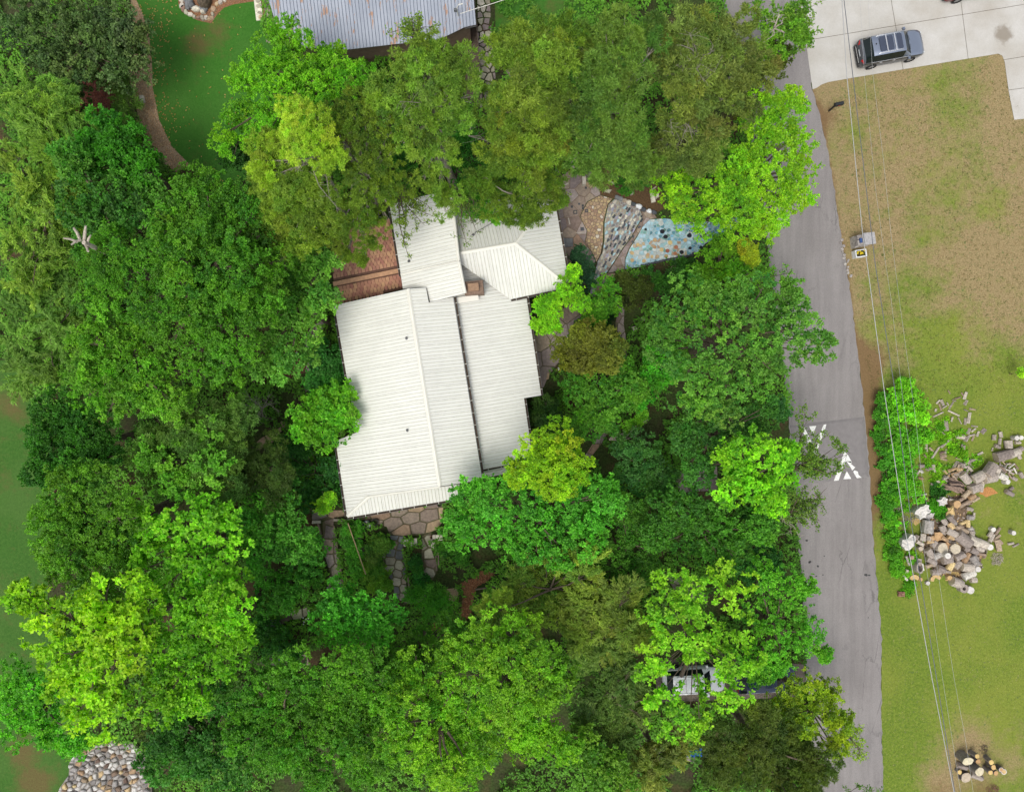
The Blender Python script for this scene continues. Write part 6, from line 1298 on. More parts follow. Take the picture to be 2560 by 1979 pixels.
tree(BT, 'blue-green tree left of the southern garden beds', [(530, 1080, 50), (580, 1110, 60), (520, 1140, 45), (610, 1160, 50), (560, 1180, 45)], 8, 'broad', '#2b7a26', '#62b84a', seed=13)
tree(BT, 'vivid yellow-green tree, brightest in the lower left corner', [(190, 1310, 60, 13), (140, 1350, 70, 13.5), (60, 1330, 50, 12.5), (110, 1420, 75, 13.5), (200, 1400, 80, 14.5), (270, 1350, 60, 13), (280, 1280, 45, 12.5), (170, 1480, 70, 13), (110, 1510, 55, 12.5), (170, 1550, 55, 12), (230, 1510, 50, 12.5), (25, 1290, 35, 12)], 13.5, 'big', '#56a010', '#b0e028', seed=14, gap=.95)
tree(BT, 'green tree right of the vivid yellow-green one', [(340, 1380, 70), (400, 1330, 65), (460, 1300, 50), (430, 1400, 70), (340, 1460, 65), (380, 1500, 60), (480, 1360, 45), (320, 1530, 45)], 12.5, 'broad', '#3c8c10', '#88d020', seed=15)
tree(BT, 'light green tree cut off by the left edge near the bottom', [(15, 1465, 52), (45, 1530, 62), (10, 1560, 50), (85, 1590, 44), (140, 1600, 34), (70, 1480, 30), (-20, 1510, 50)], 8, 'broad', '#2f8a1c', '#72d23c', seed=16)
tree(BT, 'round blue-green tree in the middle of the southern garden', [(740, 1308, 58), (690, 1350, 50), (760, 1355, 58), (805, 1315, 40), (702, 1298, 38), (800, 1360, 33)], 8.5, 'broad', '#1f7a1c', '#4fc03a', seed=17, base=(742, 1345))
# house side shrubs and small trees
tree(BT, 'round leafy tree touching the west wall of the house', [(690, 870, 55), (650, 880, 40), (720, 900, 40), (670, 920, 45), (710, 850, 40), (640, 920, 30)], 6, 'broad', '#2c8a1a', '#78c832', seed=18, base=(700, 890))
tree('shrub', 'upper blue-green shrub against the west wall', [(690, 745, 36), (665, 760, 25), (712, 770, 22)], 3, 'broad', '#1a5f26', '#3f9a4c', cat='shrub')
tree('shrub', 'lower blue-green shrub against the west wall', [(690, 795, 34), (665, 815, 26), (712, 810, 24)], 3.2, 'broad', '#227030', '#52b45c', cat='shrub', seed=3)
tree('shrub', 'dark leafy shrub south of the round tree by the west wall', [(640, 1010, 45), (690, 1030, 40), (660, 1070, 40), (615, 960, 30), (640, 950, 25), (710, 1000, 25)], 3.5, 'broad', '#1a5420', '#3c8c3a', cat='shrub')
tree('shrub', 'small yellow-green sprig at the house\'s lower west corner', [(685, 1080, 20), (700, 1062, 12)], 3.6, 'broad', '#5aa81e', '#a8e23c', cat='shrub')
tree('shrub', 'lush low shrubs left of the stepping path in the south garden', [(640, 1200, 45), (600, 1240, 45), (640, 1250, 38), (560, 1290, 40), (655, 1150, 24), (600, 1290, 30), (540, 1230, 30)], 3, 'broad', '#2a7a2c', '#5cb44c', cat='shrub', seed=5)
tree('shrub', 'dark shrubs round the buckets in the lower garden', [(560, 1370, 35), (590, 1385, 30), (540, 1345, 25), (620, 1395, 25)], 2.2, 'broad', '#205c24', '#459a40', cat='shrub', seed=6)
# top centre
tree(BT, 'vivid green tree overlapping the curved dark lawn at the top', [(600, 45, 35, 9), (570, 100, 60), (640, 110, 60), (520, 150, 55), (590, 180, 75), (680, 150, 60), (500, 230, 45), (560, 260, 55), (470, 290, 35), (740, 145, 45), (650, 220, 50), (700, 100, 30, 8)], 10.5, 'fine', '#3a8a10', '#84cc24', seed=20)
tree('shrub', 'dark understory bush beneath the yellow-tipped pine', [(505, 320, 35), (540, 300, 30), (480, 330, 25)], 4, 'broad', '#1c4a12', '#2f6a1c', cat='shrub', seed=7)
PC = dict(bark=mbark_pale)
tree('pine_tree', 'pine with bright yellow top left of the shingled roof', [(640, 250, 55, 16.5), (665, 300, 48, 16.2), (605, 290, 40, 15.5), (690, 325, 34, 15.5), (620, 225, 36, 16), (540, 350, 24, 14), (560, 375, 18, 14)], 16, 'pine', '#7aa030', '#b8d450', seed=21, r0=.26, base=(735, 470), dens=1.35, **PC)
tree('pine_tree', 'green pine mass below the bright yellow pine top', [(560, 300, 35, 13.5), (545, 365, 30, 13), (590, 380, 50, 14), (640, 390, 50, 14), (600, 440, 50, 13), (650, 460, 50, 13), (560, 430, 35, 12.5), (620, 500, 40, 12), (680, 430, 35, 13), (570, 480, 32, 12), (700, 480, 30, 12)], 13.5, 'pine', '#507c28', '#90b042', seed=22, r0=.24, base=(690, 470), dens=1.25, **PC)
tree('pine_tree', 'tall pine with a straight trunk between shed and house, centre left', [(900, 90, 50, 17.5), (960, 110, 50, 17.5), (860, 140, 50, 17), (920, 160, 55, 18), (980, 170, 42, 17), (850, 210, 45, 16.5), (900, 230, 40, 17), (960, 240, 42, 16.5), (880, 290, 38, 15.5), (940, 310, 42, 15.5), (810, 180, 35, 16), (920, 370, 35, 14), (950, 420, 34, 13)], 17, 'pine', '#4c7c30', '#8cb048', seed=23, r0=.3, base=(978, 416), dens=1.1, gap=.85, keep=.7, **PC)
tree('pine_tree', 'olive pine between the yellow-topped pine and the straight one', [(750, 210, 50, 15), (810, 240, 42, 15), (740, 280, 52, 15.5), (790, 320, 50, 15), (830, 380, 40, 14), (760, 380, 52, 14.5), (800, 440, 45, 13), (740, 450, 50, 13.5), (715, 500, 28, 12), (780, 500, 32, 11.5), (765, 550, 14, 10.5), (735, 540, 12, 10.5), (690, 240, 35, 14.5)], 15, 'pine', '#486e22', '#82a036', seed=24, r0=.27, base=(803, 436), dens=1.35, **PC)
tree('pine_tree', 'yellow-green pine just right of the straight-trunked pine', [(1080, 90, 48, 16), (1130, 60, 50, 16.5), (1180, 110, 50, 17), (1110, 150, 52, 17), (1060, 200, 42, 16), (1150, 210, 52, 16.5), (1190, 180, 40, 16), (1100, 270, 45, 15.5), (1160, 290, 48, 15), (1060, 320, 40, 14), (1120, 350, 45, 14), (1190, 260, 40, 15), (1200, 60, 40, 16)], 16, 'pine', '#507628', '#8ea844', seed=25, r0=.28, base=(1125, 398), dens=1.3, **PC)
tree('pine_tree', 'hanging olive pine boughs over the north roof edge', [(1050, 400, 42, 11), (1100, 430, 42, 10.5), (1150, 400, 42, 11), (1180, 370, 40, 12), (1020, 380, 30, 12), (1130, 460, 22, 9.5), (1195, 420, 20, 10)], 11, 'pine', '#4a7020', '#7e9c34', seed=26, r0=.2, base=(1085, 410), dens=1.2, sag=.3, **PC)
tree('pine_tree', 'grey-green pine right of the yellow-green one, towards the road', [(1270, 60, 50, 15.5), (1330, 50, 50, 16), (1290, 130, 52, 16.5), (1350, 130, 48, 16.5), (1270, 200, 48, 16), (1330, 210, 50, 16), (1290, 280, 45, 15), (1350, 290, 45, 15), (1250, 320, 40, 14), (1310, 350, 45, 14), (1370, 350, 38, 13.5), (1240, 250, 40, 15), (1390, 60, 40, 15)], 16, 'pine', '#447230', '#7ca04c', seed=27, r0=.3, base=(1258, 380), dens=1.25, **PC)
tree('pine_tree', 'olive-brown tree with bare twigs at the top, left of the road', [(1450, 40, 55, 14), (1530, 30, 55, 14), (1600, 60, 52, 13.5), (1430, 120, 45, 14), (1500, 110, 60, 15), (1570, 130, 52, 14), (1460, 190, 50, 14), (1530, 200, 52, 14), (1460, 260, 45, 13), (1530, 270, 45, 13), (1420, 320, 38, 12), (1500, 330, 40, 12), (1640, 130, 40, 12), (1580, 210, 40, 13)], 14, 'cedar', '#56703a', '#8a9a54', seed=28, r0=.28, base=(1400, 330), dens=.95, leafk=1.15, **PC)
tree(BT, 'leafy green tree at the top by the driveway corner', [(1640, 20, 45), (1680, 50, 40), (1700, 20, 35), (1660, 90, 35), (1715, 60, 22)], 9, 'broad', '#3c7c1c', '#7cb43a', seed=29)
tree(BT, 'dim olive lower tree beside the driveway corner', [(1650, 130, 35), (1610, 160, 40), (1670, 100, 30), (1600, 200, 35)], 6.5, 'fine', '#46581a', '#6a7828', seed=30)
tree(BT, 'large yellow-green tree overhanging the road below the driveway', [(1640, 210, 50), (1690, 230, 55), (1650, 280, 60), (1710, 290, 45, 9.5), (1720, 350, 38, 9), (1660, 360, 65), (1590, 330, 50), (1600, 400, 60), (1670, 420, 55), (1550, 390, 50), (1530, 440, 50), (1600, 460, 45), (1480, 420, 50), (1450, 380, 40, 9), (1720, 400, 38, 9), (1700, 200, 30, 9), (1640, 470, 32, 8.5)], 11.5, 'fine', '#4a9a10', '#a4d626', seed=31)
tree('shrub', 'bright low bush north of the row of round stones', [(1347, 383, 26), (1365, 375, 20)], 2, 'fine', '#1f6a14', '#3f9a22', cat='shrub')
tree(BT, 'deep green tree tucked between the pines behind the house', [(880, 300, 30), (1000, 330, 40), (1010, 380, 35), (860, 330, 25), (990, 290, 25)], 7, 'broad', '#195a18', '#38902a', seed=32)
tree(BT, 'small bright-leaved tree dipping over the north roof edge', [(1030, 440, 30), (1060, 452, 20), (1005, 435, 22)], 7, 'broad', '#2c7c1e', '#6cbc3a', seed=33, base=(1035, 412))
# east garden
tree(BT, 'small lime-green tree at the corner of the hipped roof', [(1215, 605, 30), (1240, 640, 25), (1190, 640, 28), (1165, 665, 22), (1150, 690, 20), (1160, 650, 20), (1180, 695, 16), (1225, 580, 16)], 5, 'broad', '#4ea312', '#9ce02c', seed=34)
tree('shrub', 'dark blue-green yew-like bush beside the hipped roof', [(1240, 560, 26), (1250, 590, 22), (1236, 540, 16)], 2.6, 'dense', '#1b4636', '#39705a', cat='shrub')
tree(BT, 'bright leafy sapling beside the lower tip of the mosaic', [(1290, 620, 30), (1310, 650, 22), (1280, 655, 22), (1262, 690, 20), (1275, 675, 16)], 3.5, 'broad', '#2f8218', '#72bc34', seed=35)
tree('maple_tree', 'round bronze-olive tree east of the house', [(1262, 735, 50), (1228, 745, 36), (1303, 745, 36), (1260, 768, 38)], 7, 'dense', '#5c6424', '#88903a', seed=36, dens=1.4)
tree(BT, 'green spreading tree under the bronze-olive one', [(1240, 820, 40), (1290, 830, 45), (1340, 800, 40), (1280, 870, 40), (1320, 850, 35), (1255, 900, 35), (1360, 830, 25), (1300, 900, 25)], 6.5, 'broad', '#2c7c20', '#6cae3c', seed=37)
tree('shrub', 'dark fir-like bush against the east wing wall', [(1165, 870, 30), (1180, 905, 25), (1150, 890, 20)], 3, 'dense', '#2a5420', '#4a7a34', cat='shrub')
tree('shrub', 'low dark bush below the eave between the path and the wall', [(1130, 1010, 1)], 1, 'dense', '#235020', '#3a7030', cat='shrub') if False else None
tree(BT, 'lime-yellow tree at the house\'s south-east corner', [(1180, 945, 44), (1220, 980, 42), (1170, 1000, 52), (1125, 1000, 38), (1215, 1025, 36), (1150, 960, 34), (1190, 1035, 34), (1105, 1020, 22)], 10.5, 'dense', '#5c9c0c', '#b4dc22', seed=38, dens=1.3)
tree(BT, 'large glossy green tree south of the lime-yellow one', [(1000, 1090, 50), (1050, 1070, 45), (1060, 1130, 55), (1130, 1090, 60), (1180, 1130, 60), (1250, 1070, 60), (1290, 1120, 50), (1250, 1150, 50), (980, 1140, 40), (1120, 1170, 45), (1200, 1190, 40), (1300, 1060, 35), (990, 1050, 30)], 9, 'broad', '#228222', '#66c844', seed=39)
tree('shrub', 'bright green upright bush by the road end of the mosaic', [(1540, 545, 45), (1580, 560, 40), (1510, 580, 35), (1560, 510, 28)], 5, 'broad', '#3c8c1a', '#86c430', cat='shrub')
tree('shrub', 'small yellow-leaved bush on the roadside edge of the bright one', [(1600, 525, 18), (1608, 545, 16)], 5.6, 'broad', '#86a428', '#c4cc34', cat='shrub')
tree(BT, 'big grey-green tree leaning over the road in mid picture', [(1500, 620, 60), (1560, 640, 60), (1470, 680, 50), (1620, 620, 50), (1650, 680, 65), (1580, 720, 70), (1720, 700, 50), (1760, 730, 32, 10), (1690, 760, 55), (1620, 800, 60), (1540, 800, 55), (1480, 760, 50), (1700, 650, 35, 10), (1690, 610, 25, 9.5), (1560, 870, 50), (1500, 850, 45), (1430, 740, 35, 9.5), (1420, 700, 25, 9.5)], 12, 'broad', '#2a7430', '#74b04c', seed=40, dens=1.05)
tree(BT, 'bright green low branch tree left of the big grey-green one', [(1400, 760, 25), (1415, 720, 28), (1440, 790, 22), (1370, 850, 22), (1400, 810, 26)], 6, 'broad', '#248c1c', '#54c02c', seed=41)
tree(BT, 'dusky green tree in the shade of the east garden', [(1380, 970, 40), (1420, 1010, 38), (1350, 1010, 35), (1400, 1050, 35), (1340, 960, 25)], 6, 'dense', '#23602c', '#4a8c48', seed=42)
tree(BT, 'spindly bright sapling near the bare white branch', [(1345, 915, 20), (1370, 890, 18), (1330, 1005, 14), (1360, 985, 14)], 4.5, 'broad', '#3a8a1a', '#78bc30', seed=43)
tree(BT, 'bright yellow-green roadside tree below the big grey-green one', [(1610, 960, 45), (1650, 990, 48), (1600, 1030, 50), (1680, 1010, 30, 9), (1640, 1060, 40), (1560, 980, 38), (1570, 1050, 38), (1660, 1080, 26, 8.5), (1690, 960, 20, 8.5)], 10.5, 'big', '#3f9c12', '#96e028', seed=44)
tree(BT, 'dark tree squeezed between the two roadside trees', [(1520, 920, 45), (1470, 940, 40), (1610, 900, 40), (1660, 880, 30), (1500, 1000, 1 + 34)], 8, 'broad', '#20602a', '#4c9440', seed=45)
tree(BT, 'mid green tree below the bright roadside tree', [(1440, 1100, 50), (1500, 1080, 50), (1540, 1130, 55), (1470, 1160, 50), (1600, 1150, 50), (1560, 1190, 45), (1640, 1130, 35), (1410, 1150, 35)], 8.5, 'broad', '#256c20', '#58a436', seed=46)
tree(BT, 'dark blue-green tree by the bare twigs at the road\'s left edge', [(1640, 1190, 35), (1600, 1220, 40), (1660, 1220, 28), (1610, 1100, 20)], 6.5, 'broad', '#1c5c2c', '#3c8c44', seed=47)
tree(BT, 'dim green tree between the glossy tree and the garden\'s east side', [(1340, 1150, 45), (1370, 1200, 45), (1320, 1220, 40), (1380, 1110, 35), (1340, 1090, 30)], 7, 'fine', '#2a6c1c', '#5c9c34', seed=48)
tree(BT, 'lime-green star-leaved tree over the white car', [(1430, 1270, 45), (1480, 1250, 45), (1400, 1320, 35), (1550, 1230, 40), (1540, 1300, 50), (1590, 1270, 40), (1460, 1330, 42), (1405, 1380, 30), (1570, 1370, 50), (1600, 1430, 42), (1530, 1370, 35), (1570, 1490, 38), (1500, 1505, 38), (1435, 1505, 36), (1395, 1500, 26), (1440, 1560, 40), (1500, 1560, 32), (1560, 1440, 28), (1380, 1440, 26), (1412, 1425, 20), (1500, 1345, 36), (1515, 1395, 28), (1470, 1385, 26)], 10.5, 'big', '#50a018', '#a6de3c', seed=49, gap=.72, dens=.9, keep=.3, r0=.15, base=(1448, 1452))
tree(BT, 'round mid-green tree at the road right of the lime-green tree', [(1680, 1270, 45), (1640, 1230, 35), (1700, 1320, 48), (1740, 1370, 32, 8), (1690, 1390, 50), (1640, 1340, 45), (1730, 1260, 25, 7.5), (1660, 1430, 35), (1765, 1400, 14, 7.5), (1650, 1452, 30, 8), (1618, 1450, 30, 8), (1605, 1420, 30, 8.5)], 9, 'broad', '#2f8c18', '#74c43a', seed=50)
tree(BT, 'yellowish tree at the road near the bottom right', [(1740, 1490, 40), (1700, 1500, 40), (1790, 1500, 34, 7), (1780, 1560, 45), (1730, 1560, 42), (1810, 1550, 26, 7), (1790, 1600, 30, 7), (1690, 1540, 30)], 8.5, 'fine', '#5a8c16', '#acc62c', seed=51)
tree('cedar_tree', 'dark olive cedar at the bottom beside the road', [(1560, 1600, 50), (1620, 1580, 55), (1680, 1590, 50), (1600, 1650, 60), (1670, 1650, 55), (1730, 1640, 50), (1770, 1650, 32), (1540, 1660, 45), (1640, 1540, 35), (1720, 1700, 50)], 9.5, 'cedar', '#3c5a1c', '#687e34', seed=52, dens=1.1, leafk=1.15)
# southern woods
tree('bamboo_clump', 'yellow-tipped bamboo east of the mulch path', [(1110, 1250, 40), (1170, 1240, 50), (1230, 1220, 40), (1130, 1310, 50), (1200, 1300, 55), (1060, 1300, 30), (1260, 1280, 50)], 8.5, 'bamboo', '#4c8038', '#a4bc54', cat='bamboo', seed=53)
tree('bamboo_clump', 'golden-brown bamboo in the middle of the southern woods', [(1240, 1350, 50), (1300, 1340, 50), (1340, 1290, 40), (1270, 1410, 50), (1330, 1400, 50), (1350, 1350, 35)], 9, 'bamboo', '#4c7434', '#92a850', cat='bamboo', seed=54)
tree('bamboo_clump', 'dull green bamboo left of the white car', [(1290, 1480, 50), (1340, 1460, 42), (1320, 1540, 50), (1270, 1560, 45), (1370, 1520, 34), (1330, 1600, 40)], 8.5, 'bamboo', '#3c642e', '#74904c', cat='bamboo', seed=55)
tree('bamboo_clump', 'tawny bamboo at the bottom edge left of the dark cedar', [(1400, 1640, 40), (1450, 1620, 34), (1390, 1690, 40)], 8, 'bamboo', '#587434', '#98a050', cat='bamboo', seed=56)
tree(BT, 'green tree with pale upright shoots south of the mulch path', [(1020, 1380, 55, 12), (1090, 1370, 60, 12.5), (1150, 1420, 60, 13), (1080, 1450, 70, 13.5), (1010, 1450, 55, 12.5), (1160, 1500, 55, 12.5), (1090, 1530, 60, 12.5), (1190, 1460, 40, 12), (960, 1400, 35, 11)], 13, 'fine', '#3a7c14', '#88c22e', seed=57)
tree(BT, 'bright green tree at the bottom centre', [(880, 1470, 55), (940, 1500, 60), (860, 1540, 60), (930, 1570, 65), (990, 1540, 55), (1000, 1610, 60), (920, 1640, 65), (850, 1610, 50), (970, 1670, 50)], 12.5, 'fine', '#44901a', '#96cf34', seed=58)
tree(BT, 'bright low tree at the bottom edge right of centre', [(1110, 1600, 50), (1160, 1580, 50), (1200, 1620, 45), (1130, 1560, 40)], 10.5, 'fine', '#4a961c', '#94d02c', seed=59)
tree(BT, 'green tree at the bottom edge under the tawny bamboo', [(1250, 1640, 45), (1300, 1660, 45), (1240, 1600, 35), (1320, 1690, 40)], 9.5, 'broad', '#3c7a20', '#74aa3c', seed=60)
tree(BT, 'dark green tree with lit tips left of bottom centre', [(720, 1450, 50), (780, 1460, 55), (700, 1520, 60), (770, 1540, 60), (820, 1500, 45), (740, 1600, 60), (800, 1620, 50), (680, 1580, 50), (770, 1670, 50)], 11.5, 'fine', '#2d7014', '#6cb42a', seed=61)
tree(BT, 'deep green tree, left part of the bottom woods', [(560, 1480, 55), (620, 1460, 55), (520, 1540, 60), (590, 1550, 65), (650, 1530, 50), (550, 1620, 60), (620, 1630, 60), (660, 1670, 50), (500, 1590, 40)], 11.5, 'fine', '#2a7014', '#5ea62a', seed=62)
tree(BT, 'dark tree beside the rubble stones at the bottom left', [(440, 1500, 50), (400, 1570, 55), (460, 1580, 55), (340, 1600, 45), (390, 1640, 60), (460, 1660, 60), (320, 1660, 50), (350, 1550, 35)], 10, 'broad', '#1c5c16', '#48943a', seed=63)
tree('shrub', 'grey-green wispy bush above the rubble stones', [(300, 1570, 30), (330, 1585, 22)], 4, 'fine', '#3a5a30', '#66804a', cat='shrub')
tree(BT, 'dim undergrowth tree south of the round blue-green one', [(860, 1400, 50), (920, 1380, 45), (830, 1440, 40), (900, 1440, 45), (960, 1340, 25)], 7.5, 'broad', '#347022', '#64a43c', seed=64)
tree('shrub', 'palm-like bush right of the round blue-green tree', [(910, 1300, 28), (940, 1290, 28), (880, 1270, 20), (925, 1275, 24)], 2.6, 'strap', '#307c24', '#5cb444', cat='shrub')
tree('fern_bed', 'dark leafy plants in the narrow bed between the stepping paths', [c for c in ((886, 1200, 12), (889, 1218, 14), (894, 1238, 14), (897, 1258, 12))], .9, 'broad', '#1c6828', '#3c9a44', cat='plants')
tree('shrub', 'feathery grey shrub left of the dark stepping stones', [(800, 1175, 22), (790, 1195, 20), (812, 1165, 16)], 1.8, 'fine', '#3c7a2c', '#7aa84c', cat='shrub')
tree('shrub', 'dense green bush between the two left garden paths', [(745, 1160, 18), (750, 1190, 20), (755, 1220, 18), (760, 1130, 14), (740, 1135, 12)], 1.4, 'broad', '#2a8428', '#5cb848', cat='shrub')
tree('shrub', 'low plants round the basins at the patio corner', [(806, 1156, 13), (826, 1160, 11)], 1.0, 'broad', '#2c7c28', '#5cb044', cat='shrub')
tree('shrub', 'mixed low plants in the bed under the feathery shrub', [(780, 1235, 22), (808, 1225, 18), (798, 1252, 18), (772, 1215, 14), (822, 1250, 12)], 1.3, 'fine', '#3c8428', '#84b84c', cat='shrub')
tree('shrub', 'small round bush left of the orange mulch path', [(963, 1185, 20), (985, 1190, 14), (945, 1175, 12)], 1.1, 'broad', '#246a1c', '#46982c', cat='shrub')
tree('shrub', 'dark brown-green bush left of the chalky blocks in the east garden', [(1345, 625, 32), (1375, 610, 24), (1330, 600, 22)], 2.4, 'dense', '#343e12', '#566a22', cat='shrub')
tree('shrub', 'dark bush below the mosaic\'s straight edge', [(1395, 590, 22), (1420, 600, 26), (1450, 590, 26), (1470, 570, 22)], 2.2, 'broad', '#1c5418', '#3c862a', cat='shrub')
tree('shrub', 'small dark shrub over the curved path\'s white blossoms', [(1285, 690, 22), (1300, 665, 16), (1270, 710, 16)], 1.8, 'broad', '#143c18', '#2c6a2c', cat='shrub')
# log pile growth
tree('vine_mound', 'bright leafy mound of vines at the north end of the woodpile', [(1945, 845, 34), (1965, 860, 30), (1925, 870, 26), (1950, 885, 28), (1975, 890, 20), (1935, 820, 14)], 1.9, 'big', '#3c921a', '#8ce030', cat='vine', seed=70)
tree('vine_mound', 'dark green strip of vines along the dirt verge', [(1890, 880, 18), (1888, 920, 20), (1895, 960, 22), (1900, 1000, 22), (1905, 1040, 22), (1885, 850, 14), (1900, 1080, 18)], 1.1, 'broad', '#2a7a1c', '#54b034', cat='vine', seed=71)
tree('vine_mound', 'mid green vines under the overhead cables', [(1925, 930, 26), (1930, 970, 28), (1945, 1010, 28), (1925, 1040, 26), (1955, 950, 22), (1975, 930, 20), (1960, 1050, 22), (1915, 900, 20)], 1.3, 'broad', '#38921c', '#78d034', cat='vine', seed=72)
tree('vine_mound', 'lower vine strip between the verge and the far-left white stump', [(1905, 1110, 18), (1912, 1145, 18), (1915, 1180, 18), (1905, 1060, 16), (1918, 1215, 14)], .8, 'broad', '#348a1c', '#78cc34', cat='vine', seed=79)
tree('weed_patch', 'low bright weeds among the split logs', [(1995, 930, 24), (2010, 970, 24), (2040, 960, 22), (1990, 1000, 24), (2030, 1000, 22), (2065, 1000, 20), (2050, 930, 18), (2085, 985, 16), (2010, 900, 18), (2075, 1030, 14), (1980, 970, 20), (2060, 965, 18), (2020, 935, 18), (2000, 1030, 18)], .42, 'broad', '#4a9014', '#8ccc26', cat='weeds', seed=73, gap=1.5, dens=1.4)
tree('weed_patch', 'green weeds beside the left side of the southern heap', [(1915, 1100, 20), (1925, 1130, 20), (1920, 1165, 22), (1925, 1200, 18), (1935, 1085, 16), (1940, 1225, 14), (1950, 1190, 12)], .5, 'broad', '#3a8a18', '#82c82c', cat='weeds', seed=74, gap=.8)
tree('weed_patch', 'round dark weed clump right of the big white stump', [(2000, 1080, 15), (2012, 1092, 12)], .7, 'broad', '#2a8214', '#5cc424', cat='weeds', seed=75)
tree('weed_patch', 'round weed clump beside the brick stack', [(1938, 1265, 14), (1945, 1250, 10)], .5, 'broad', '#3a8a14', '#74be28', cat='weeds', seed=76)
tree('weed_patch', 'dark green weeds north of the white torn stump', [(2005, 1050, 14), (2020, 1042, 14)], .5, 'broad', '#20601c', '#3c8a30', cat='weeds', seed=77)
tree('weed_patch', 'leafy branch tips poking in at the right edge', [(2186, 795, 8)], 1.5, 'broad', '#6ab01c', '#b0e23c', cat='weeds', seed=78)

# sparse overhanging boughs: twigs with few leaves
def bough(label, start, ends, z0, z1, c1, c2, leaves=26, seed=0, name='tree_bough', r=.05, leafL=.16, spread=.7, group=None, cat='branch', bark=None, sub=7):
    rs = np.random.RandomState(seed); sx, sy, _ = WD(*start, z0); root = tag(empty(name, (sx, sy, z0)), label, cat, group); mb = MB(); Bs = []
    for e in ends:
        ex, ey, _ = WD(*e, z1); E = Vector((ex - sx, ey - sy, z1 - z0 + rs.uniform(-.4, .4))); mid = E * .5 + Vector((rs.normal(0, .25), rs.normal(0, .25), .25))
        mb.tube([(0, 0, 0), mid * .5, mid, E.lerp(mid, .4), E], [r, r * .8, r * .55, r * .35, r * .15], 5)
        for k in range(sub):
            t = rs.uniform(.25, 1); p = (mid * (t * 2)) if t < .5 else mid.lerp(E, (t - .5) * 2); q = p + Vector((rs.normal(0, spread * .6), rs.normal(0, spread * .6), rs.normal(0, .2)))
            mb.tube([p, p.lerp(q, .5) + Vector((rs.normal(0, .06), rs.normal(0, .06), .04)), q], [r * .3, r * .2, .008], 4)
            for _ in range(leaves // 2):
                u = rs.uniform(.4, 1.05); Bs.append(tuple(p.lerp(q, u) + Vector(rs.normal(0, .09, 3))))
    mb.build('limb', bark or mbark, root)
    if leaves:
        B = np.array(Bs); B = np.repeat(B, 2, 0); n = len(B); t = rs.uniform(0, 1, (n, 1)); c1 = adj(c1); c2 = adj(c2)
        build_leaves('foliage', B, rs.normal(0, 1, (n, 3)) * np.array([1, 1, .5]), np.array([0, 0, .8]) + rs.normal(0, .4, (n, 3)), leafL * rs.uniform(.6, 1.2, n), leafL * .55 * rs.uniform(.7, 1.2, n), c1 * (1 - t) + c2 * t, root); LEAFN[0] += n
    return root
bough('thin leafy branches reaching over the painted marks on the road', (1690, 1000), [(1720, 900), (1745, 930), (1770, 920), (1800, 945), (1790, 970), (1815, 965), (1760, 985), (1805, 1000), (1735, 960), (1775, 1015), (1720, 880), (1750, 1000)], 6.5, 7.2, '#3c6a24', '#7aa03c', leaves=30, seed=1, sub=10)
bough('thin leafy branches hanging over the left side of the road lower down', (1680, 1090), [(1720, 1030), (1750, 1050), (1735, 1090), (1760, 1075), (1725, 1120), (1750, 1110), (1700, 1060), (1765, 1040)], 5.5, 6.2, '#3c6424', '#789c40', leaves=28, seed=2, sub=8)
bough('sparse pine sprays over the north-west corner of the metal roof', (850, 400), [(870, 470), (890, 440), (905, 480), (925, 460), (880, 430), (915, 440), (860, 520), (875, 560)], 8.5, 8.0, '#3f6220', '#8ca83c', leaves=26, seed=3, leafL=.13, sub=9)
bough('dark drooping pine sprays over the roof valley', (985, 420), [(985, 470), (1005, 480), (1020, 500), (975, 500), (1010, 455), (995, 520), (970, 455)], 8.5, 7.8, '#3c6030', '#7c9c48', leaves=18, seed=4, leafL=.12, sub=8)
bough('hanging sprays over the hip of the north-east roof', (1140, 400), [(1130, 450), (1120, 480), (1155, 440), (1140, 470), (1190, 440), (1195, 420), (1180, 460)], 8.5, 7.8, '#44701c', '#8ca834', leaves=34, seed=5, leafL=.14, sub=9)
bough('leafy sprigs at the driveway corner', (1690, 40), [(1725, 20), (1735, 45), (1740, 65), (1720, 80), (1715, 100)], 7, 7, '#4c7c28', '#84ac48', leaves=30, seed=6, sub=8)
bough('leaf sprigs by the road above the mosaic\'s end', (1560, 600), [(1640, 590), (1660, 575), (1650, 610), (1675, 600), (1690, 580)], 6, 5, '#3c8c20', '#80c83a', leaves=22, seed=7)
bough('small leafy twig tip beyond the yellowish roadside tree', (1800, 1560), [(1835, 1570), (1845, 1550), (1830, 1600), (1840, 1620)], 6, 5.5, '#6a9420', '#9cbc34', leaves=24, seed=8)
bough('leafy twig tip at the very bottom of the road', (1850, 1720), [(1840, 1680), (1855, 1672), (1865, 1684), (1835, 1690)], 4, 4, '#3c6a24', '#6c9a3c', leaves=24, seed=9)
bough('pine shoots reaching over the shed roof', (885, 90), [(880, 45), (900, 40), (865, 70), (910, 60), (845, 60)], 14.5, 15, '#466c28', '#88a840', leaves=30, seed=10, leafL=.15)
bough('leaf tips over the roof\'s west edge', (735, 880), [(757, 880), (762, 890), (755, 872)], 5.2, 5.2, '#4c9420', '#84c43c', leaves=14, seed=11, spread=.25)
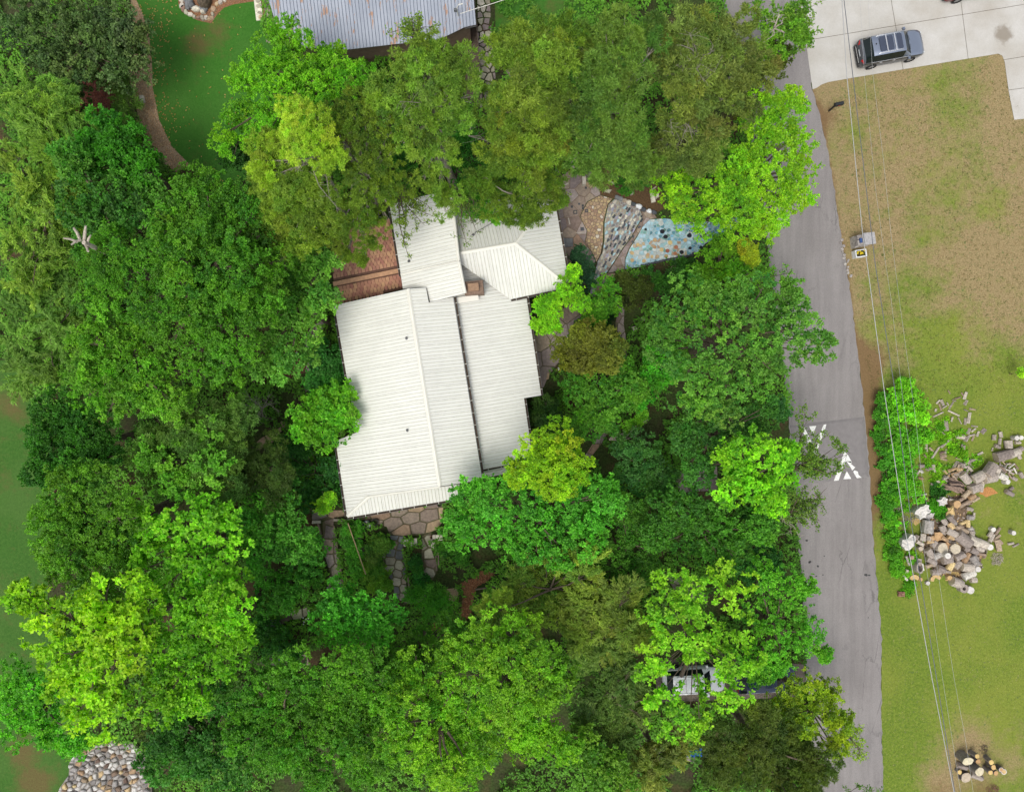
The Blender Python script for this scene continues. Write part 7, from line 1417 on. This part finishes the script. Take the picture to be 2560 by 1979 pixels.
# bare wood
def bare(name, label, start, ends, z0, z1, seed, r=.05, bark=None, sub=6, spread=.6, cat='dead branch'):
    return bough(label, start, ends, z0, z1, '#000000', '#000000', 0, seed, name, r, cat=cat, bark=bark or mdeadwood, sub=sub, spread=spread)
bare('dead_branch', 'bare white branch lying over the shrubs in the east garden', (1300, 937), [(1382, 895), (1360, 925), (1350, 915), (1318, 920), (1375, 905)], 3, 4.2, 1, .055, sub=4, spread=.3)
bare('dead_branch', 'dry grey twig tangle left of the round tree by the house', (560, 870), [(520, 830), (515, 860), (525, 890), (550, 905), (580, 895), (590, 860), (575, 840), (545, 835), (600, 880), (535, 850)], 2.5, 3.2, 2, .03, bark=mbark_pale, sub=11, spread=.5, cat='twigs')
bare('dead_branch', 'bare grey twigs at the road\'s left edge', (1660, 1100), [(1690, 1115), (1700, 1130), (1685, 1140), (1710, 1150), (1695, 1100), (1670, 1085)], 4.5, 5, 3, .035, sub=6, spread=.4, cat='twigs')
bare('dead_branch', 'forked white dead branch at the top right tree', (1650, 60), [(1640, 75), (1615, 100), (1660, 70), (1670, 40), (1675, 30), (1645, 45)], 11.5, 11.8, 4, .05, sub=3, spread=.3)
for i, (s, es, z, lb) in enumerate((((1490, 120), [(1450, 100), (1480, 160), (1530, 150), (1440, 140), (1500, 180), (1520, 100), (1470, 70)], 14.6, 'pale bare twigs in the middle of the olive-brown tree'), ((1450, 250), [(1440, 210), (1460, 280), (1430, 290), (1480, 300)], 13.4, 'pale bare twigs in the lower part of the olive-brown tree'), ((920, 230), [(990, 205), (850, 215), (960, 160), (985, 235), (870, 240), (935, 190)], 16.4, 'grey side limbs of the straight-trunked pine'), ((660, 340), [(640, 360), (700, 420), (620, 355), (725, 450), (690, 345)], 14.6, 'brown bare limbs below the yellow pine top'), ((1000, 290), [(1040, 305), (985, 275), (1060, 310)], 13, 'brown limb crossing the gap between the two middle pines'), ((1420, 500), [(1400, 510)], 3, ''))):
    if lb: bare('bare_limb', lb, s, es, z - 1.0, z - .25, 10 + i, .036, bark=mbark_pale, sub=8, spread=.5, cat='branch')
tree(BT, 'leafy crown top hugging the foot of the dead snag', [(205, 540, 32, 12.2), (235, 560, 34, 12), (215, 580, 30, 12), (175, 560, 30, 11.5), (200, 510, 16, 11.2)], 12, 'fine', '#2f7416', '#66ac2c', seed=90)
# the dead snag in the canopy
sx, sy, _ = WD(178, 520, 0); k0 = (CAMH - 12.5) / CAMH
sn = tag(empty('dead_tree', WD(178, 520, 12.5)[:2] + (0,)), 'sawn-off bleached dead tree with stub limbs rising out of the left canopy', 'dead tree'); mb = MB(); mb.tube([(.6, -.4, 0), (.35, -.25, 6), (.1, -.05, 11), (-.05, .1, 12.4)], [.2, .18, .14, .12], 9); mb.build('trunk', mdeadwood, sn)
P0 = Vector(WD(178, 520, 12.5))
for i, ((ax, ay), (bx, by), za, zb, r_) in enumerate((((180, 512), (183, 482), 12.2, 12.8, .10), ((170, 508), (157, 486), 12, 12.5, .10), ((165, 516), (135, 508), 11.9, 12.4, .08), ((172, 512), (152, 522), 12.3, 12.7, .08), ((185, 522), (193, 502), 12, 12.6, .08), ((182, 520), (188, 536), 11.6, 12.3, .10))):
    A = Vector(WD(ax, ay, za)) - Vector((P0.x, P0.y, 0)); B_ = Vector(WD(bx, by, zb)) - Vector((P0.x, P0.y, 0)); mb = MB(); mb.tube([A, A.lerp(B_, .5) + Vector((.03, .05, .05)), B_], [r_, r_ * .85, r_ * .6], 7); mb.build('limb', mdeadwood, sn)

# undergrowth over the whole wood (uncountable)
def scatter_leaves(name, label, poly_px, dens, hmin, hmax, L_, Wd_, c1, c2, seed, excl=(), cat=None, clump=1.0, up=.9):
    rs = np.random.RandomState(seed); P = [W(x, y)[:2] for x, y in poly_px]; xs = [p[0] for p in P]; ys = [p[1] for p in P]
    n = int((max(xs) - min(xs)) * (max(ys) - min(ys)) * dens / 6)
    c = np.column_stack([rs.uniform(min(xs), max(xs), n), rs.uniform(min(ys), max(ys), n)])
    def ins(c, poly):
        r = np.zeros(len(c), bool); m = len(poly)
        for i in range(m):
            x1, y1 = poly[i]; x2, y2 = poly[(i + 1) % m]
            cnd = ((y1 > c[:, 1]) != (y2 > c[:, 1])); xi = (x2 - x1) * (c[:, 1] - y1) / (y2 - y1 + 1e-12) + x1; r ^= (cnd & (c[:, 0] < xi))
        return r
    c = c[ins(c, P)]
    for e in excl: c = c[~ins(c, e)]
    # patchiness from a few sine waves
    f = np.sin(c[:, 0] * 1.3 + 1) * np.cos(c[:, 1] * 1.1) + np.sin(c[:, 0] * .5 - c[:, 1] * .7 + seed); c = c[f > -.75 * clump - .2 * (1 - clump)]
    f = np.sin(c[:, 0] * 1.3 + 1) * np.cos(c[:, 1] * 1.1) + np.sin(c[:, 0] * .5 - c[:, 1] * .7 + seed)
    h = hmin + (hmax - hmin) * np.clip(.5 + .25 * f + rs.normal(0, .15, len(c)), 0, 1)
    B = np.column_stack([c, h]); B = np.repeat(B, 6, 0); m = len(B); B += rs.normal(0, .07, B.shape)
    A = rs.normal(0, 1, (m, 3)) * np.array([1, 1, .35]); N_ = np.array([0, 0, up]) + rs.normal(0, .35, (m, 3))
    t = np.clip(np.repeat(np.clip(.5 + .3 * f, 0, 1), 6) * .7 + rs.uniform(0, .4, m), 0, 1)[:, None]; LEAFN[0] += m
    C = (adj(c1) * (1 - t) + adj(c2) * t) * rs.uniform(.8, 1.2, (m, 1))
    o = build_leaves(name, B, A, N_, L_ * rs.uniform(.6, 1.3, m), Wd_ * rs.uniform(.7, 1.2, m), C); tag(o, label, cat, kind='stuff'); return o
def inner(poly, z=0): return [W(x, y, z)[:2] for x, y in poly]
EX = [inner(p) for p in (PE, PE2, PE3, PE4, PW, PS, PS1, PS2, PS3, PS4, PS5, PS6, FAN, STR, FIE, FLG, ENT, BAND, PL, NWL, RB, PT, PT2)] + [inner(p) for p in mul]
EX += [inner([c7(*p) for p in ((560, 150), (1200, 350), (1240, 640), (1090, 680), (850, 1060), (840, 1170), (600, 1250), (560, 1400), (480, 1420), (300, 1180), (140, 390))])]
EX += [inner([(836, 763), (960, 510), (1383, 478), (1424, 717), (1353, 988), (1332, 1172), (1173, 1241), (868, 1293), (839, 1102)], 3), inner([(650, -80), (1190, -80), (1190, 68), (745, 118)], 3)]
EX += [inner([(1640, 1650), (1800, 1640), (2012, 1660), (2012, 1740), (1900, 1745), (1640, 1755)]), inner(ROAD_L + [(2030, 2300), (2900, 2300), (2900, -200)]), inner([(-300, 900), (60, 900), (120, 1100), (120, 1500), (150, 1700), (215, 1800), (190, 1850), (175, 1930), (140, 2060), (-300, 2060)])]
WOOD = [(-160, -150), (2100, -150), (2100, 2150), (-160, 2150)]
scatter_leaves('undergrowth', 'dark green undergrowth covering the ground beneath the trees', WOOD, 110, .1, .9, .22, .13, '#2c6420', '#68aa3c', 5, EX, 'undergrowth')
# fallen leaves on the dark lawn and mulch
def litter(name, label, poly, n, c1, c2, seed, L_=.14, bias=None, z=.02):
    rs = np.random.RandomState(seed); P = inner(poly); xs = [p[0] for p in P]; ys = [p[1] for p in P]; out = []
    while len(out) < n:
        p = (rs.uniform(min(xs), max(xs)), rs.uniform(min(ys), max(ys)))
        if inside(p, P) and (bias is None or rs.rand() < bias(p[0] / SC + 1280, 989.5 - p[1] / SC)): out.append((p[0], p[1], z + rs.uniform(0, .02)))
    B = np.array(out); m = len(B); t = rs.uniform(0, 1, (m, 1)); C = np.array(s2l(c1)) * (1 - t) + np.array(s2l(c2)) * t; LEAFN[0] += m
    o = build_leaves(name, B, rs.normal(0, 1, (m, 3)) * np.array([1, 1, .1]), np.array([0, 0, 1.0]) + rs.normal(0, .2, (m, 3)), L_ * rs.uniform(.6, 1.2, m), L_ * .55 * rs.uniform(.7, 1.2, m), C)
    return tag(o, label, 'fallen leaves', kind='stuff')
litter('fallen_leaves', 'tan fallen leaves dotted over the dark curved lawn', NWL, 430, '#a8793f', '#d8b070', 1, .15, lambda x, y: max(.06, math.exp(-((x - (385 + max(0, y - 220) * .25)) / 45) ** 2) * (1 if y < 330 else .3) + .12))
litter('fallen_leaves', 'pebbly tan litter filling the strip beside the curved lawn', mul[3], 2200, '#96704c', '#d8bc98', 2, .11)
litter('fallen_leaves', 'red-brown leaves in the dark mulch patch', mul[2], 1500, '#4a2018', '#8a4a30', 3, .12)
litter('fallen_leaves', 'orange bark chips on the mulch path', mul[0], 1500, '#8a5436', '#c4946c', 4, .13)
litter('fallen_leaves', 'light chips on the mulch bed of the far lawn', mul[4], 700, '#8a5a34', '#c89a64', 5, .09)
# grass tufts on the open lawns
rs = np.random.RandomState(7)
def tufts(name, label, poly, n, c1, c2, seed, L_=.12):
    rs = np.random.RandomState(seed); P = inner(poly); xs = [p[0] for p in P]; ys = [p[1] for p in P]; c = []
    while len(c) < n:
        p = (rs.uniform(min(xs), max(xs)), rs.uniform(min(ys), max(ys)))
        if inside(p, P): c.append(p)
    c = np.array(c); B = np.repeat(np.column_stack([c, np.full(n, .01)]), 6, 0); m = len(B); B[:, :2] += rs.normal(0, .05, (m, 2)); t = np.repeat(rs.uniform(0, 1, (n, 1)), 6, 0); LEAFN[0] += m
    C = (np.array(s2l(c1)) * (1 - t) + np.array(s2l(c2)) * t) * .7
    o = build_leaves(name, B, rs.normal(0, 1, (m, 3)) * np.array([1, 1, .3]) + np.array([0, 0, .5]), rs.normal(0, 1, (m, 3)), L_ * rs.uniform(.6, 1.3, m), L_ * .3 * rs.uniform(.7, 1.2, m), C); return tag(o, label, 'grass', kind='stuff')
LW = [(2080, 250), (2500, 150), (2560, 300), (2700, 300), (2700, 980), (2180, 980), (2130, 700)]
tufts('grass_tufts', 'dark weed tufts in the dry lawn', LW, 3200, '#55702c', '#74883a', 1, .08)
tufts('grass_tufts', 'straw-coloured tufts in the dry lawn', LW, 1800, '#a58d5c', '#c8b07c', 2, .08)
tufts('grass_tufts', 'green tufts in the lower lawn', [(2200, 980), (2700, 980), (2700, 2100), (2225, 2100), (2215, 1700), (2205, 1450)], 2500, '#8a9a34', '#b0b458', 3, .06)
print('LEAVES', LEAFN[0], 'OBJECTS', len(bpy.data.objects))
